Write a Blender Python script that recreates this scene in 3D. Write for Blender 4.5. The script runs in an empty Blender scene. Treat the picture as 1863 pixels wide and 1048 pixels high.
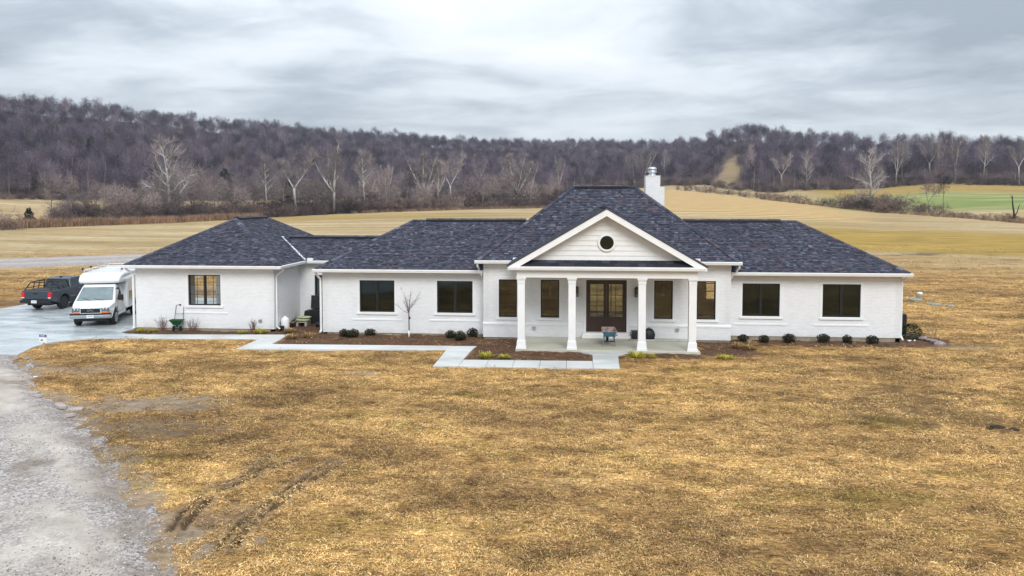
import bpy, math, random
import numpy as np
from mathutils import Vector, Matrix

SC = bpy.context.scene
COL = SC.collection
R = math.radians

# ------------------------------------------------------------------ camera
CAMX, CAMY, CAMZ = 1.725, -36.8, 6.598
cam = bpy.data.cameras.new('camera')
cam.sensor_width = 36.0
cam.lens = 36.0 * 1400.3 / 1863.0
cam.shift_y = -(524 - 439.0) / 1863.0
cam.clip_start = 0.5
cam.clip_end = 6000
camo = bpy.data.objects.new('camera', cam)
camo.location = (CAMX, CAMY, CAMZ)
camo.rotation_euler = (R(87.0), 0, R(4.835))
COL.objects.link(camo)
SC.camera = camo

# ------------------------------------------------------------------ sky, sun, exposure
SUN_EL, SUN_AZ = 38.0, 163.0          # azimuth clockwise from +y (the house faces -y)
world = bpy.data.worlds.new('World')
SC.world = world
world.use_nodes = True
nt = world.node_tree
for n in list(nt.nodes):
    nt.nodes.remove(n)
def wn(t, **k):
    n = nt.nodes.new(t)
    for a, b in k.items():
        setattr(n, a, b)
    return n
def wmath(op, a, b=None, c=None, clamp=False):
    n = wn('ShaderNodeMath', operation=op, use_clamp=clamp)
    for i, x in enumerate((a, b, c)):
        if x is None:
            continue
        if isinstance(x, (int, float)):
            n.inputs[i].default_value = x
        else:
            nt.links.new(x, n.inputs[i])
    return n.outputs[0]
sky = wn('ShaderNodeTexSky', sky_type='NISHITA')
sky.sun_disc = False
sky.sun_elevation = R(SUN_EL)
sky.sun_rotation = R(SUN_AZ)
bg_sky = wn('ShaderNodeBackground')
bg_sky.inputs['Strength'].default_value = 0.1
nt.links.new(sky.outputs['Color'], bg_sky.inputs['Color'])
tc = wn('ShaderNodeTexCoord')
sep = wn('ShaderNodeSeparateXYZ')
nt.links.new(tc.outputs['Generated'], sep.inputs[0])
zpos = wmath('MAXIMUM', sep.outputs[2], 0.0)
den = wmath('ADD', zpos, 0.13)
comb = wn('ShaderNodeCombineXYZ')
nt.links.new(wmath('DIVIDE', sep.outputs[0], den), comb.inputs[0])
nt.links.new(wmath('DIVIDE', sep.outputs[1], den), comb.inputs[1])
def wnoise(scale, detail, rough, off, dist=0.0):
    mp = wn('ShaderNodeMapping')
    mp.inputs['Location'].default_value = off
    mp.inputs['Scale'].default_value = (scale * 0.85, scale, 1)
    nt.links.new(comb.outputs[0], mp.inputs[0])
    nz = wn('ShaderNodeTexNoise')
    nz.inputs['Scale'].default_value = 1.0
    nz.inputs['Detail'].default_value = detail
    nz.inputs['Roughness'].default_value = rough
    nz.inputs['Distortion'].default_value = dist
    nt.links.new(mp.outputs[0], nz.inputs['Vector'])
    return nz.outputs['Fac']
n1 = wnoise(0.62, 7, 0.50, (1.45, 6.74, 1), 0.4)
n2 = wnoise(2.1, 8, 0.58, (4.13, 2.03, 7), 0.4)
mixn = wmath('ADD', wmath('MULTIPLY', n1, 0.72), wmath('MULTIPLY', n2, 0.38))
ramp = wn('ShaderNodeValToRGB')
cr = ramp.color_ramp
cr.elements[0].position = 0.43
cr.elements[0].color = (0.255, 0.295, 0.34, 1)
cr.elements[1].position = 0.78
cr.elements[1].color = (0.68, 0.70, 0.725, 1)
e = cr.elements.new(0.52); e.color = (0.365, 0.41, 0.46, 1)
e = cr.elements.new(0.62); e.color = (0.53, 0.575, 0.62, 1)
nt.links.new(mixn, ramp.inputs['Fac'])
# an overcast sky brightens evenly towards the zenith
grad = wmath('ADD', wmath('MULTIPLY', zpos, 1.45), 0.78)
hz_f = wmath('MULTIPLY', wmath('SUBTRACT', 1.0, wmath('DIVIDE', zpos, 0.17), clamp=True), 0.42)
hmix = wn('ShaderNodeMix', data_type='RGBA')
nt.links.new(hz_f, hmix.inputs[0]); nt.links.new(ramp.outputs['Color'], hmix.inputs[6]); hmix.inputs[7].default_value = (0.60, 0.645, 0.69, 1)
bg_cl = wn('ShaderNodeBackground')
nt.links.new(hmix.outputs[2], bg_cl.inputs['Color'])
nt.links.new(grad, bg_cl.inputs['Strength'])
mixs = wn('ShaderNodeMixShader')
mixs.inputs[0].default_value = 0.95
nt.links.new(bg_sky.outputs[0], mixs.inputs[1])
nt.links.new(bg_cl.outputs[0], mixs.inputs[2])
wout = wn('ShaderNodeOutputWorld')
nt.links.new(mixs.outputs[0], wout.inputs['Surface'])

sun = bpy.data.lights.new('sun', 'SUN')
sun.energy = 1.5
sun.angle = R(30)
sun.color = (1.0, 0.985, 0.96)
suno = bpy.data.objects.new('sun', sun)
suno.location = (0, -20, 60)
suno.rotation_euler = (R(90 - SUN_EL), 0, R(180 - SUN_AZ) + math.pi)
COL.objects.link(suno)
_sd = Vector((math.sin(R(SUN_AZ)) * math.cos(R(SUN_EL)), math.cos(R(SUN_AZ)) * math.cos(R(SUN_EL)), math.sin(R(SUN_EL))))
suno.rotation_euler = _sd.to_track_quat('Z', 'Y').to_euler()

SC.view_settings.view_transform = 'Standard'
SC.view_settings.look = 'None'
SC.view_settings.gamma = 1.0
SC.view_settings.exposure = 0.63
SC.view_settings.use_curve_mapping = False
SC.cycles.max_bounces = 6
SC.cycles.diffuse_bounces = 3
SC.cycles.transparent_max_bounces = 12
SC.cycles.caustics_reflective = False
SC.cycles.caustics_refractive = False

# ------------------------------------------------------------------ helpers
class MB:
    """collects geometry for ONE mesh object"""
    def __init__(s):
        s.v = []; s.f = []; s.c = []; s.smooth = []
    def poly(s, pts, col=None, sm=False):
        b = len(s.v)
        s.v.extend([tuple(p) for p in pts])
        s.f.append(tuple(range(b, b + len(pts))))
        s.c.append(col); s.smooth.append(sm)
    def faces(s, pts, fs, col=None, sm=False):
        b = len(s.v)
        s.v.extend([tuple(p) for p in pts])
        for f in fs:
            s.f.append(tuple(b + i for i in f)); s.c.append(col); s.smooth.append(sm)
    def box(s, x0, x1, y0, y1, z0, z1, col=None, M=None):
        p = [(x0, y0, z0), (x1, y0, z0), (x1, y1, z0), (x0, y1, z0), (x0, y0, z1), (x1, y0, z1), (x1, y1, z1), (x0, y1, z1)]
        if M is not None:
            p = [tuple(M @ Vector(q)) for q in p]
        s.faces(p, [(3, 2, 1, 0), (4, 5, 6, 7), (0, 1, 5, 4), (1, 2, 6, 5), (2, 3, 7, 6), (3, 0, 4, 7)], col)
    def prism(s, poly, a0, a1, axis='y', col=None, scale_end=None, sm=False):
        """poly in the two other axes, extruded from a0 to a1"""
        def P(u, w, a):
            return {'y': (u, a, w), 'x': (a, u, w), 'z': (u, w, a)}[axis]
        n = len(poly)
        A = [P(u, w, a0) for u, w in poly]
        B = [P(u, w, a1) for u, w in poly]
        fl = axis != 'y'
        f = [tuple(range(n)), tuple(range(2 * n - 1, n - 1, -1))]
        s.faces(A + B, f, col)
        s.faces(A + B, [(i, i + n, (i + 1) % n + n, (i + 1) % n) for i in range(n)], col, sm)
    def tube(s, pts, rad, n=6, col=None, cap=True, sm=True):
        pts = [Vector(p) for p in pts]
        if not hasattr(rad, '__len__'):
            rad = [rad] * len(pts)
        b = len(s.v)
        up = None
        for i, p in enumerate(pts):
            d = (pts[min(i + 1, len(pts) - 1)] - pts[max(i - 1, 0)])
            if d.length < 1e-9:
                d = Vector((0, 0, 1))
            d.normalize()
            if up is None:
                up = Vector((0, 0, 1)) if abs(d.z) < 0.9 else Vector((1, 0, 0))
            a = d.cross(up)
            if a.length < 1e-6:
                a = d.cross(Vector((0, 1, 0)))
            a.normalize()
            c = a.cross(d)
            up = c
            for k in range(n):
                t = 2 * math.pi * k / n
                q = p + (a * math.cos(t) + c * math.sin(t)) * rad[i]
                s.v.append(tuple(q))
        for i in range(len(pts) - 1):
            for k in range(n):
                k2 = (k + 1) % n
                s.f.append((b + i * n + k, b + i * n + k2, b + (i + 1) * n + k2, b + (i + 1) * n + k)); s.c.append(col); s.smooth.append(sm)
        if cap:
            s.f.append(tuple(b + k for k in range(n - 1, -1, -1))); s.c.append(col); s.smooth.append(False)
            o = b + (len(pts) - 1) * n
            s.f.append(tuple(o + k for k in range(n))); s.c.append(col); s.smooth.append(False)
    def lathe(s, prof, c=(0, 0), n=16, axis='z', col=None, sm=True):
        """prof: list of (radius, height)"""
        b = len(s.v)
        for r, h in prof:
            for k in range(n):
                t = 2 * math.pi * k / n
                u, w = r * math.cos(t), r * math.sin(t)
                s.v.append({'z': (c[0] + u, c[1] + w, h), 'y': (c[0] + u, h, c[1] + w), 'x': (h, c[0] + u, c[1] + w)}[axis])
        for i in range(len(prof) - 1):
            for k in range(n):
                k2 = (k + 1) % n
                s.f.append((b + i * n + k, b + i * n + k2, b + (i + 1) * n + k2, b + (i + 1) * n + k)); s.c.append(col); s.smooth.append(sm)
        s.f.append(tuple(b + k for k in range(n - 1, -1, -1))); s.c.append(col); s.smooth.append(False)
        o = b + (len(prof) - 1) * n
        s.f.append(tuple(o + k for k in range(n))); s.c.append(col); s.smooth.append(False)
    def mesh(s, name, mat):
        me = bpy.data.meshes.new(name)
        me.from_pydata(s.v, [], s.f)
        if any(s.smooth):
            me.polygons.foreach_set('use_smooth', s.smooth)
        if any(c is not None for c in s.c):
            at = me.attributes.new('tone', 'FLOAT_COLOR', 'FACE')
            arr = np.array([(c if c is not None else (0.5, 0.5, 0.5)) + (1.0,) for c in s.c], np.float32).ravel()
            at.data.foreach_set('color', arr)
        if mat is not None:
            me.materials.append(mat)
        me.update()
        return me
    def build(s, name, mat, parent=None, kind=None, bevel=0.0, seg=2, loc=None, fix=False):
        o = bpy.data.objects.new(name, s.mesh(name, mat))
        COL.objects.link(o)
        if parent is not None:
            o.parent = parent
        if loc is not None:
            o.location = loc
        if kind:
            o['kind'] = kind
        if bevel > 0:
            m = o.modifiers.new('soft_edge', 'BEVEL')
            m.width = bevel; m.segments = seg; m.limit_method = 'ANGLE'; m.angle_limit = R(35)
            m.harden_normals = False
        if fix:
            import bmesh
            bm = bmesh.new(); bm.from_mesh(o.data)
            bmesh.ops.remove_doubles(bm, verts=bm.verts, dist=1e-5)
            bmesh.ops.recalc_face_normals(bm, faces=bm.faces)
            bm.to_mesh(o.data); bm.free()
        return o

def tag(o, label=None, cat=None, group=None, kind=None):
    if label: o['label'] = label
    if cat: o['category'] = cat
    if group: o['group'] = group
    if kind: o['kind'] = kind
    return o

def thing(name, label, cat, loc=(0, 0, 0), rz=0.0, group=None):
    o = bpy.data.objects.new(name, None)
    o.empty_display_size = 0.3
    o.location = loc
    o.rotation_euler = (0, 0, rz)
    COL.objects.link(o)
    return tag(o, label, cat, group)

def copy_tree(o, parent=None, label=None, loc=None, rz=None, scale=None, group=None):
    c = o.copy()
    COL.objects.link(c)
    if parent is not None: c.parent = parent
    if label: c['label'] = label
    if group: c['group'] = group
    if loc is not None: c.location = loc
    if rz is not None: c.rotation_euler = (0, 0, rz)
    if scale is not None: c.scale = scale if hasattr(scale, '__len__') else (scale,) * 3
    for ch in list(o.children):
        copy_tree(ch, c)
    return c

# ------------------------------------------------------------------ materials
def lin(c):
    return tuple(c) + (1.0,)
class Mat:
    def __init__(s, name, rough=0.7, spec=0.4, metal=0.0):
        s.m = bpy.data.materials.new(name); s.m.use_nodes = True
        s.nt = s.m.node_tree
        s.b = s.nt.nodes['Principled BSDF']
        s.b.inputs['Roughness'].default_value = rough
        s.b.inputs['Specular IOR Level'].default_value = spec
        s.b.inputs['Metallic'].default_value = metal
    def n(s, t, **k):
        n = s.nt.nodes.new(t)
        for a, b in k.items(): setattr(n, a, b)
        return n
    def l(s, a, b): s.nt.links.new(a, b)
    def pos(s):
        if not hasattr(s, '_p'):
            s._p = s.n('ShaderNodeNewGeometry').outputs['Position']
        return s._p
    def obj(s):
        if not hasattr(s, '_o'):
            s._o = s.n('ShaderNodeTexCoord').outputs['Object']
        return s._o
    def noise(s, scale, detail=4, rough=0.55, vec=None, dist=0.0, stretch=None, off=None):
        nz = s.n('ShaderNodeTexNoise')
        nz.inputs['Scale'].default_value = scale
        nz.inputs['Detail'].default_value = detail
        nz.inputs['Roughness'].default_value = rough
        nz.inputs['Distortion'].default_value = dist
        vec = vec if vec is not None else s.pos()
        if stretch or off:
            mp = s.n('ShaderNodeMapping')
            if stretch: mp.inputs['Scale'].default_value = stretch
            if off: mp.inputs['Location'].default_value = off
            s.l(vec, mp.inputs[0]); vec = mp.outputs[0]
        s.l(vec, nz.inputs['Vector'])
        return nz.outputs['Fac']
    def ramp(s, fac, stops):
        r = s.n('ShaderNodeValToRGB')
        el = r.color_ramp.elements
        while len(el) < len(stops): el.new(0.5)
        for i, (p, c) in enumerate(stops):
            el[i].position = p
            el[i].color = lin(c) if hasattr(c, '__len__') else (c, c, c, 1)
        s.l(fac, r.inputs['Fac'])
        return r.outputs['Color']
    def mix(s, fac, a, b, mode='MIX'):
        m = s.n('ShaderNodeMix', data_type='RGBA', blend_type=mode)
        if isinstance(fac, (int, float)): m.inputs[0].default_value = fac
        else: s.l(fac, m.inputs[0])
        for i, x in ((6, a), (7, b)):
            if hasattr(x, 'links'): s.l(x, m.inputs[i])
            else: m.inputs[i].default_value = lin(x) if hasattr(x, '__len__') else (x, x, x, 1)
        return m.outputs[2]
    def math(s, op, a, b=None, clamp=False):
        m = s.n('ShaderNodeMath', operation=op, use_clamp=clamp)
        for i, x in enumerate((a, b)):
            if x is None: continue
            if isinstance(x, (int, float)): m.inputs[i].default_value = x
            else: s.l(x, m.inputs[i])
        return m.outputs[0]
    def attr(s, name, typ='GEOMETRY', out='Fac'):
        a = s.n('ShaderNodeAttribute', attribute_type=typ); a.attribute_name = name
        return a.outputs[out]
    def rnd(s):
        return s.n('ShaderNodeObjectInfo').outputs['Random']
    def color(s, c):
        if hasattr(c, 'links'): s.l(c, s.b.inputs['Base Color'])
        else: s.b.inputs['Base Color'].default_value = lin(c)
        return s
    def rough(s, c):
        s.l(c, s.b.inputs['Roughness']); return s
    def bump(s, h, strength=0.3, dist=0.02):
        b = s.n('ShaderNodeBump'); b.inputs['Strength'].default_value = strength
        b.inputs['Distance'].default_value = dist
        s.l(h, b.inputs['Height']); s.l(b.outputs[0], s.b.inputs['Normal'])
        return s

def paint(name, c, rough=0.5, var=0.08, scale=3.0, spec=0.4, metal=0.0, use_obj=False):
    m = Mat(name, rough, spec, metal)
    v = m.obj() if use_obj else m.pos()
    f = m.noise(scale, 5, 0.6, v)
    lo = tuple(x * (1 - var) for x in c); hi = tuple(min(1, x * (1 + var * 0.6)) for x in c)
    m.color(m.ramp(f, [(0.3, lo), (0.7, hi)]))
    return m.m

M = {}
# painted brick: thin paint over brick and mortar, faint dirt
m = Mat('white_painted_brick', 0.62, 0.35)
f1 = m.noise(1.1, 6, 0.62); f2 = m.noise(14, 4, 0.6)
c = m.ramp(f1, [(0.25, (0.80, 0.81, 0.815)), (0.7, (0.85, 0.86, 0.865))])
c = m.mix(0.04, c, m.ramp(f2, [(0.35, 0.6), (0.65, 1.0)]), 'MULTIPLY')
zz_ = m.n('ShaderNodeSeparateXYZ'); m.l(m.pos(), zz_.inputs[0])
spl = m.math('MULTIPLY', m.math('SUBTRACT', 1.0, m.math('MULTIPLY', zz_.outputs[2], 2.6), clamp=True), m.ramp(m.noise(1.3, 6, .65, off=(3, 1, 2)), [(0.4, 0.0), (0.75, 0.75)]))
c = m.mix(spl, c, (0.50, 0.42, 0.32))
t = m.attr('tone', out='Color')
c = m.mix(1.0, c, m.ramp(t, [(0.0, 0.93), (1.0, 1.0)]), 'MULTIPLY')
m.color(c).bump(m.noise(45, 4, 0.6), 0.06, 0.004)
M['brick'] = m.m
m = Mat('white_mortar', 0.75, 0.2)
m.color(m.ramp(m.noise(2.0, 6), [(0.3, (0.62, 0.62, 0.62)), (0.7, (0.70, 0.70, 0.70))]))
M['mortar'] = m.m
M['trim'] = paint('white_trim_paint', (0.80, 0.80, 0.79), 0.42, 0.05, 2.0)
M['gutter'] = paint('white_aluminium', (0.81, 0.81, 0.80), 0.35, 0.06, 1.5)
M['soffit'] = paint('soffit_paint', (0.76, 0.75, 0.71), 0.6, 0.05, 2.0)
M['siding'] = paint('lap_siding_paint', (0.77, 0.77, 0.75), 0.5, 0.06, 2.5)
M['found'] = paint('foundation_concrete', (0.30, 0.26, 0.19), 0.85, 0.3, 4.0)
M['dark_frame'] = paint('black_window_frame', (0.012, 0.013, 0.015), 0.45, 0.2)
M['black'] = paint('black_plastic', (0.012, 0.012, 0.014), 0.5, 0.3, 6)
M['steel'] = paint('galvanised_steel', (0.55, 0.57, 0.60), 0.35, 0.15, 9, metal=0.85)
M['lead'] = paint('flashing_metal', (0.60, 0.63, 0.70), 0.4, 0.1, 6, metal=0.3)
M['drip'] = paint('drip_edge_metal', (0.10, 0.11, 0.16), 0.4, 0.1, 6, metal=0.4)
m = Mat('dark_wood_door', 0.38, 0.45)
f = m.noise(6, 6, 0.6, stretch=(9, 9, 0.6))
m.color(m.ramp(f, [(0.3, (0.022, 0.011, 0.007)), (0.7, (0.060, 0.028, 0.017))])).bump(f, 0.2, 0.004)
M['door'] = m.m
# shingles: slate blue-grey blend with plum and pale tabs
m = Mat('slate_blend_shingle', 0.82, 0.25)
t = m.attr('tone', out='Color')
g = m.noise(70, 3, 0.7)
c = m.mix(0.75, t, m.ramp(g, [(0.3, 0.55), (0.7, 1.35)]), 'MULTIPLY')
c = m.mix(0.5, c, m.ramp(m.noise(0.5, 4, 0.5), [(0.3, 0.85), (0.7, 1.12)]), 'MULTIPLY')
m.color(c).bump(g, 0.4, 0.004)
M['shingle'] = m.m
M['deck'] = paint('roof_underlay', (0.018, 0.018, 0.024), 0.9, 0.2)
m = Mat('ridge_cap', 0.8, 0.2)
m.color(m.ramp(m.noise(5, 4), [(0.3, (0.020, 0.020, 0.028)), (0.7, (0.055, 0.055, 0.075))]))
M['cap'] = m.m

# glass: thin pane, part see-through, part mirror
m = Mat('window_glass')
nt2 = m.nt
fr = m.n('ShaderNodeFresnel'); fr.inputs['IOR'].default_value = 1.62
tr = m.n('ShaderNodeBsdfTransparent'); tr.inputs['Color'].default_value = (0.62, 0.68, 0.66, 1)
gl = m.n('ShaderNodeBsdfGlossy'); gl.inputs['Roughness'].default_value = 0.01
bmp = m.n('ShaderNodeBump'); bmp.inputs['Strength'].default_value = 0.03; bmp.inputs['Distance'].default_value = 0.05
m.l(m.noise(0.9, 2), bmp.inputs['Height']); m.l(bmp.outputs[0], gl.inputs['Normal'])
mx = m.n('ShaderNodeMixShader')
fa = m.math('MULTIPLY', fr.outputs[0], 2.0, clamp=True)
m.l(fa, mx.inputs[0]); m.l(tr.outputs[0], mx.inputs[1]); m.l(gl.outputs[0], mx.inputs[2])
nt2.links.new(mx.outputs[0], nt2.nodes['Material Output'].inputs['Surface'])
M['glass'] = m.m
mc = M['glass'].copy(); mc.name = 'clear_window_glass'
for n_ in mc.node_tree.nodes:
    if n_.type == 'BSDF_TRANSPARENT': n_.inputs['Color'].default_value = (0.92, 0.94, 0.93, 1)
M['clear'] = mc
m = Mat('insect_screened_glass')
tr = m.n('ShaderNodeBsdfTransparent'); tr.inputs['Color'].default_value = (0.30, 0.36, 0.36, 1)
gl = m.n('ShaderNodeBsdfGlossy'); gl.inputs['Roughness'].default_value = 0.04; gl.inputs['Color'].default_value = (0.55, 0.70, 0.74, 1)
fr = m.n('ShaderNodeFresnel'); fr.inputs['IOR'].default_value = 1.55
mx = m.n('ShaderNodeMixShader')
m.l(m.math('MULTIPLY', fr.outputs[0], 1.9, clamp=True), mx.inputs[0]); m.l(tr.outputs[0], mx.inputs[1]); m.l(gl.outputs[0], mx.inputs[2])
m.nt.links.new(mx.outputs[0], m.nt.nodes['Material Output'].inputs['Surface'])
M['screen'] = m.m
M['floor_in'] = paint('interior_floor', (0.11, 0.095, 0.08), 0.5, 0.3, 1.2)
M['wall_in'] = paint('interior_wall', (0.42, 0.40, 0.36), 0.8, 0.05)

# concrete
def concrete(name, lo, hi, wet):
    m = Mat(name, 0.5, 0.5)
    f = m.noise(0.35, 7, 0.6, dist=0.6, stretch=(1, 2.2, 1)); f2 = m.noise(18, 5, 0.65)
    c = m.ramp(f, [(0.32, lo), (0.62, hi)])
    c = m.mix(0.35, c, m.ramp(f2, [(0.3, 0.75), (0.7, 1.05)]), 'MULTIPLY')
    m.color(c)
    if wet:
        m.rough(m.ramp(m.noise(0.28, 6, 0.6, dist=0.8, stretch=(1, 2.6, 1), off=(3, 1, 0)), [(0.36, 0.07), (0.62, 0.42)]))
    else:
        m.rough(m.ramp(f, [(0.3, 0.38), (0.65, 0.62)]))
    m.bump(f2, 0.12, 0.004)
    return m.m
M['drive'] = concrete('wet_driveway_concrete', (0.34, 0.375, 0.39), (0.60, 0.64, 0.65), True)
M['walk'] = concrete('path_concrete', (0.46, 0.47, 0.455), (0.64, 0.645, 0.625), False)
M['porch'] = concrete('porch_concrete', (0.38, 0.36, 0.28), (0.55, 0.53, 0.44), False)
# gravel: crushed limestone with dusty wheel tracks
def gravel(name, bright=1.0):
    m = Mat(name, 0.9, 0.25)
    v = m.n('ShaderNodeTexVoronoi'); v.inputs['Scale'].default_value = 21
    m.l(m.pos(), v.inputs['Vector'])
    sepc = m.n('ShaderNodeSeparateColor'); m.l(v.outputs['Color'], sepc.inputs[0])
    st = m.ramp(sepc.outputs[0], [(0.0, (0.12, 0.106, 0.100)), (0.45, (0.27, 0.243, 0.235)), (1.0, (0.56, 0.51, 0.49))])
    dust = m.ramp(m.noise(1.0, 6, 0.6, dist=0.5), [(0.3, (0.34, 0.295, 0.25)), (0.7, (0.60, 0.53, 0.46))])
    f = m.ramp(m.noise(0.45, 5, 0.62, dist=0.7, off=(2, 5, 0)), [(0.54, 0.0), (0.74, 0.55)])
    tr_ = m.attr('track')
    f = m.math('MAXIMUM', f, tr_)
    c = m.mix(m.math('MULTIPLY', f, 0.85), st, dust)
    c = m.mix(m.attr('dirt'), c, m.ramp(m.noise(6, 5, .7), [(0.3, (0.13, 0.10, 0.075)), (0.7, (0.30, 0.245, 0.20))]))
    wet = m.ramp(m.noise(0.6, 6, 0.7, off=(9, 3, 0)), [(0.60, 1.0), (0.72, 0.72)])
    c = m.mix(1.0, c, wet, 'MULTIPLY')
    c = m.mix(1.0, c, (bright, bright, bright), 'MULTIPLY')
    m.color(c).bump(v.outputs['Distance'], 0.5, 0.02)
    return m.m
M['gravel'] = gravel('crushed_gravel')
M['lane'] = gravel('lane_gravel', 1.0)
# ground: dry lawn / fields / leaf litter driven by masks stored on the mesh
m = Mat('dry_ground', 0.95, 0.15)
big = m.noise(0.09, 6, 0.6, dist=0.4)
mid = m.noise(0.55, 6, 0.65, dist=0.4, stretch=(0.6, 1.3, 1))
fine = m.noise(9, 5, 0.75, stretch=(0.55, 1.4, 1))
straw = m.ramp(mid, [(0.25, (0.21, 0.122, 0.045)), (0.45, (0.39, 0.230, 0.085)), (0.62, (0.57, 0.365, 0.142)), (0.8, (0.70, 0.50, 0.23))])
straw = m.mix(0.9, straw, m.ramp(fine, [(0.36, 0.20), (0.5, 0.78), (0.66, 1.6)]), 'MULTIPLY')
olive = m.mix(0.5, (0.16, 0.125, 0.022), m.ramp(fine, [(0.3, 0.4), (0.7, 1.3)]), 'MULTIPLY')
lawn = m.mix(m.ramp(m.noise(0.30, 6, 0.65, off=(5, 8, 0), stretch=(0.7, 1.5, 1)), [(0.54, 0.0), (0.70, 0.8)]), straw, olive)
tan = m.ramp(m.noise(0.06, 7, 0.62, stretch=(0.35, 1.6, 1), dist=0.5), [(0.28, (0.27, 0.185, 0.085)), (0.48, (0.40, 0.29, 0.145)), (0.7, (0.52, 0.41, 0.25))])
tan = m.mix(0.5, tan, m.ramp(m.noise(1.6, 6, 0.75, stretch=(0.3, 1.2, 1)), [(0.36, 0.42), (0.5, 0.9), (0.64, 1.4)]), 'MULTIPLY')
tan = m.mix(0.35, tan, m.ramp(m.noise(0.25, 5, 0.7, stretch=(0.2, 2.4, 1), dist=0.4, off=(7, 1, 0)), [(0.36, 0.5), (0.62, 1.2)]), 'MULTIPLY')
lawn = m.mix(0.95, lawn, m.ramp(m.noise(1.7, 5, 0.7, off=(2, 6, 0), stretch=(0.8, 1.2, 1)), [(0.34, (0.50, 0.45, 0.45)), (0.50, (1.0, 0.98, 0.96)), (0.64, (1.25, 1.25, 1.2))]), 'MULTIPLY')
lawn = m.mix(0.9, lawn, m.ramp(m.noise(0.17, 6, 0.65, off=(4, 9, 0), stretch=(0.7, 1.4, 1)), [(0.36, (0.52, 0.48, 0.49)), (0.58, (1.14, 1.11, 1.06))]), 'MULTIPLY')
c = m.mix(m.attr('far'), lawn, tan)
ochre = m.ramp(m.noise(0.5, 6, 0.7, stretch=(0.4, 1.3, 1)), [(0.3, (0.24, 0.155, 0.030)), (0.7, (0.42, 0.285, 0.065))])
ochre = m.mix(0.6, ochre, m.ramp(m.noise(0.11, 6, 0.7, stretch=(0.4, 1.8, 1), off=(3, 3, 0)), [(0.36, (0.62, 0.62, 0.8)), (0.62, (1.2, 1.15, 1.3))]), 'MULTIPLY')
c = m.mix(m.attr('ochre'), c, ochre)
wv = m.n('ShaderNodeTexWave', wave_type='BANDS', bands_direction='X'); wv.inputs['Scale'].default_value = 0.06
wv.inputs['Distortion'].default_value = 3.0; wv.inputs['Detail'].default_value = 4; wv.inputs['Detail Scale'].default_value = 0.6
mp = m.n('ShaderNodeMapping'); mp.inputs['Rotation'].default_value = (0, 0, R(62)); m.l(m.pos(), mp.inputs[0]); m.l(mp.outputs[0], wv.inputs['Vector'])
stub = m.ramp(wv.outputs['Fac'], [(0.2, (0.33, 0.19, 0.055)), (0.55, (0.44, 0.29, 0.11)), (0.9, (0.60, 0.45, 0.25))])
stub = m.mix(0.4, stub, m.ramp(m.noise(0.8, 6, 0.7), [(0.3, 0.7), (0.7, 1.2)]), 'MULTIPLY')
c = m.mix(m.attr('stub'), c, stub)
gw = m.noise(0.10, 5, 0.6, stretch=(0.25, 1.4, 1))
green = m.ramp(gw, [(0.3, (0.12, 0.165, 0.038)), (0.5, (0.20, 0.235, 0.070)), (0.68, (0.38, 0.36, 0.15))])
c = m.mix(m.attr('green'), c, green)
litter = m.ramp(m.noise(0.35, 6, 0.7), [(0.3, (0.045, 0.030, 0.030)), (0.7, (0.115, 0.072, 0.062))])
c = m.mix(m.attr('litter'), c, litter)
mul = m.ramp(m.noise(7, 6, 0.75), [(0.30, (0.035, 0.020, 0.013)), (0.52, (0.115, 0.062, 0.036)), (0.70, (0.26, 0.155, 0.09))])
mul = m.mix(0.6, mul, m.ramp(m.noise(0.8, 4, 0.6, off=(1, 2, 0)), [(0.3, 0.55), (0.7, 1.4)]), 'MULTIPLY')
c = m.mix(m.attr('mulch'), c, mul)
mud = m.ramp(m.noise(2.2, 6, 0.7, stretch=(1, 1.6, 1)), [(0.3, (0.16, 0.115, 0.075)), (0.55, (0.30, 0.235, 0.17)), (0.75, (0.43, 0.36, 0.29))])
c = m.mix(m.attr('mud'), c, mud)
dk = m.ramp(m.noise(5, 5, 0.7), [(0.3, (0.035, 0.022, 0.012)), (0.7, (0.11, 0.070, 0.038))])
c = m.mix(m.attr('wet'), c, dk)
m.color(c)
m.bump(m.noise(16, 5, 0.8, stretch=(0.6, 1.3, 1)), 0.7, 0.03)
M['ground'] = m.m

# bark and twigs
def bark(name, lo, hi, var):
    m = Mat(name, 0.9, 0.1)
    c = m.ramp(m.noise(1.4, 4, 0.6, m.obj()), [(0.3, lo), (0.7, hi)])
    r = m.rnd()
    c = m.mix(var, c, m.ramp(r, [(0.0, (0.28, 0.29, 0.34)), (0.22, (0.52, 0.50, 0.58)), (0.5, (0.95, 0.88, 0.97)), (0.72, (1.2, 1.15, 1.22)), (0.88, (1.7, 1.5, 1.52)), (1.0, (2.1, 1.98, 1.95))]), 'MULTIPLY')
    m.color(c)
    return m.m
M['bark'] = bark('grey_bark', (0.13, 0.12, 0.118), (0.27, 0.25, 0.245), 0.9)
M['twig'] = bark('winter_twigs', (0.064, 0.055, 0.072), (0.132, 0.114, 0.142), 1.0)
M['scrubtwig'] = bark('scrub_twigs', (0.085, 0.068, 0.055), (0.175, 0.135, 0.115), 1.0)
M['rowtwig'] = bark('hedgerow_twigs', (0.20, 0.165, 0.15), (0.34, 0.29, 0.27), 0.55)
M['redtwig'] = bark('reddish_twigs', (0.13, 0.055, 0.050), (0.22, 0.11, 0.10), 0.4)
m = Mat('sycamore_bark', 0.75, 0.2)
z = m.n('ShaderNodeSeparateXYZ'); m.l(m.obj(), z.inputs[0])
up = m.math('MULTIPLY', m.math('SUBTRACT', z.outputs[2], 3.5), 0.20, clamp=True)
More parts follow.
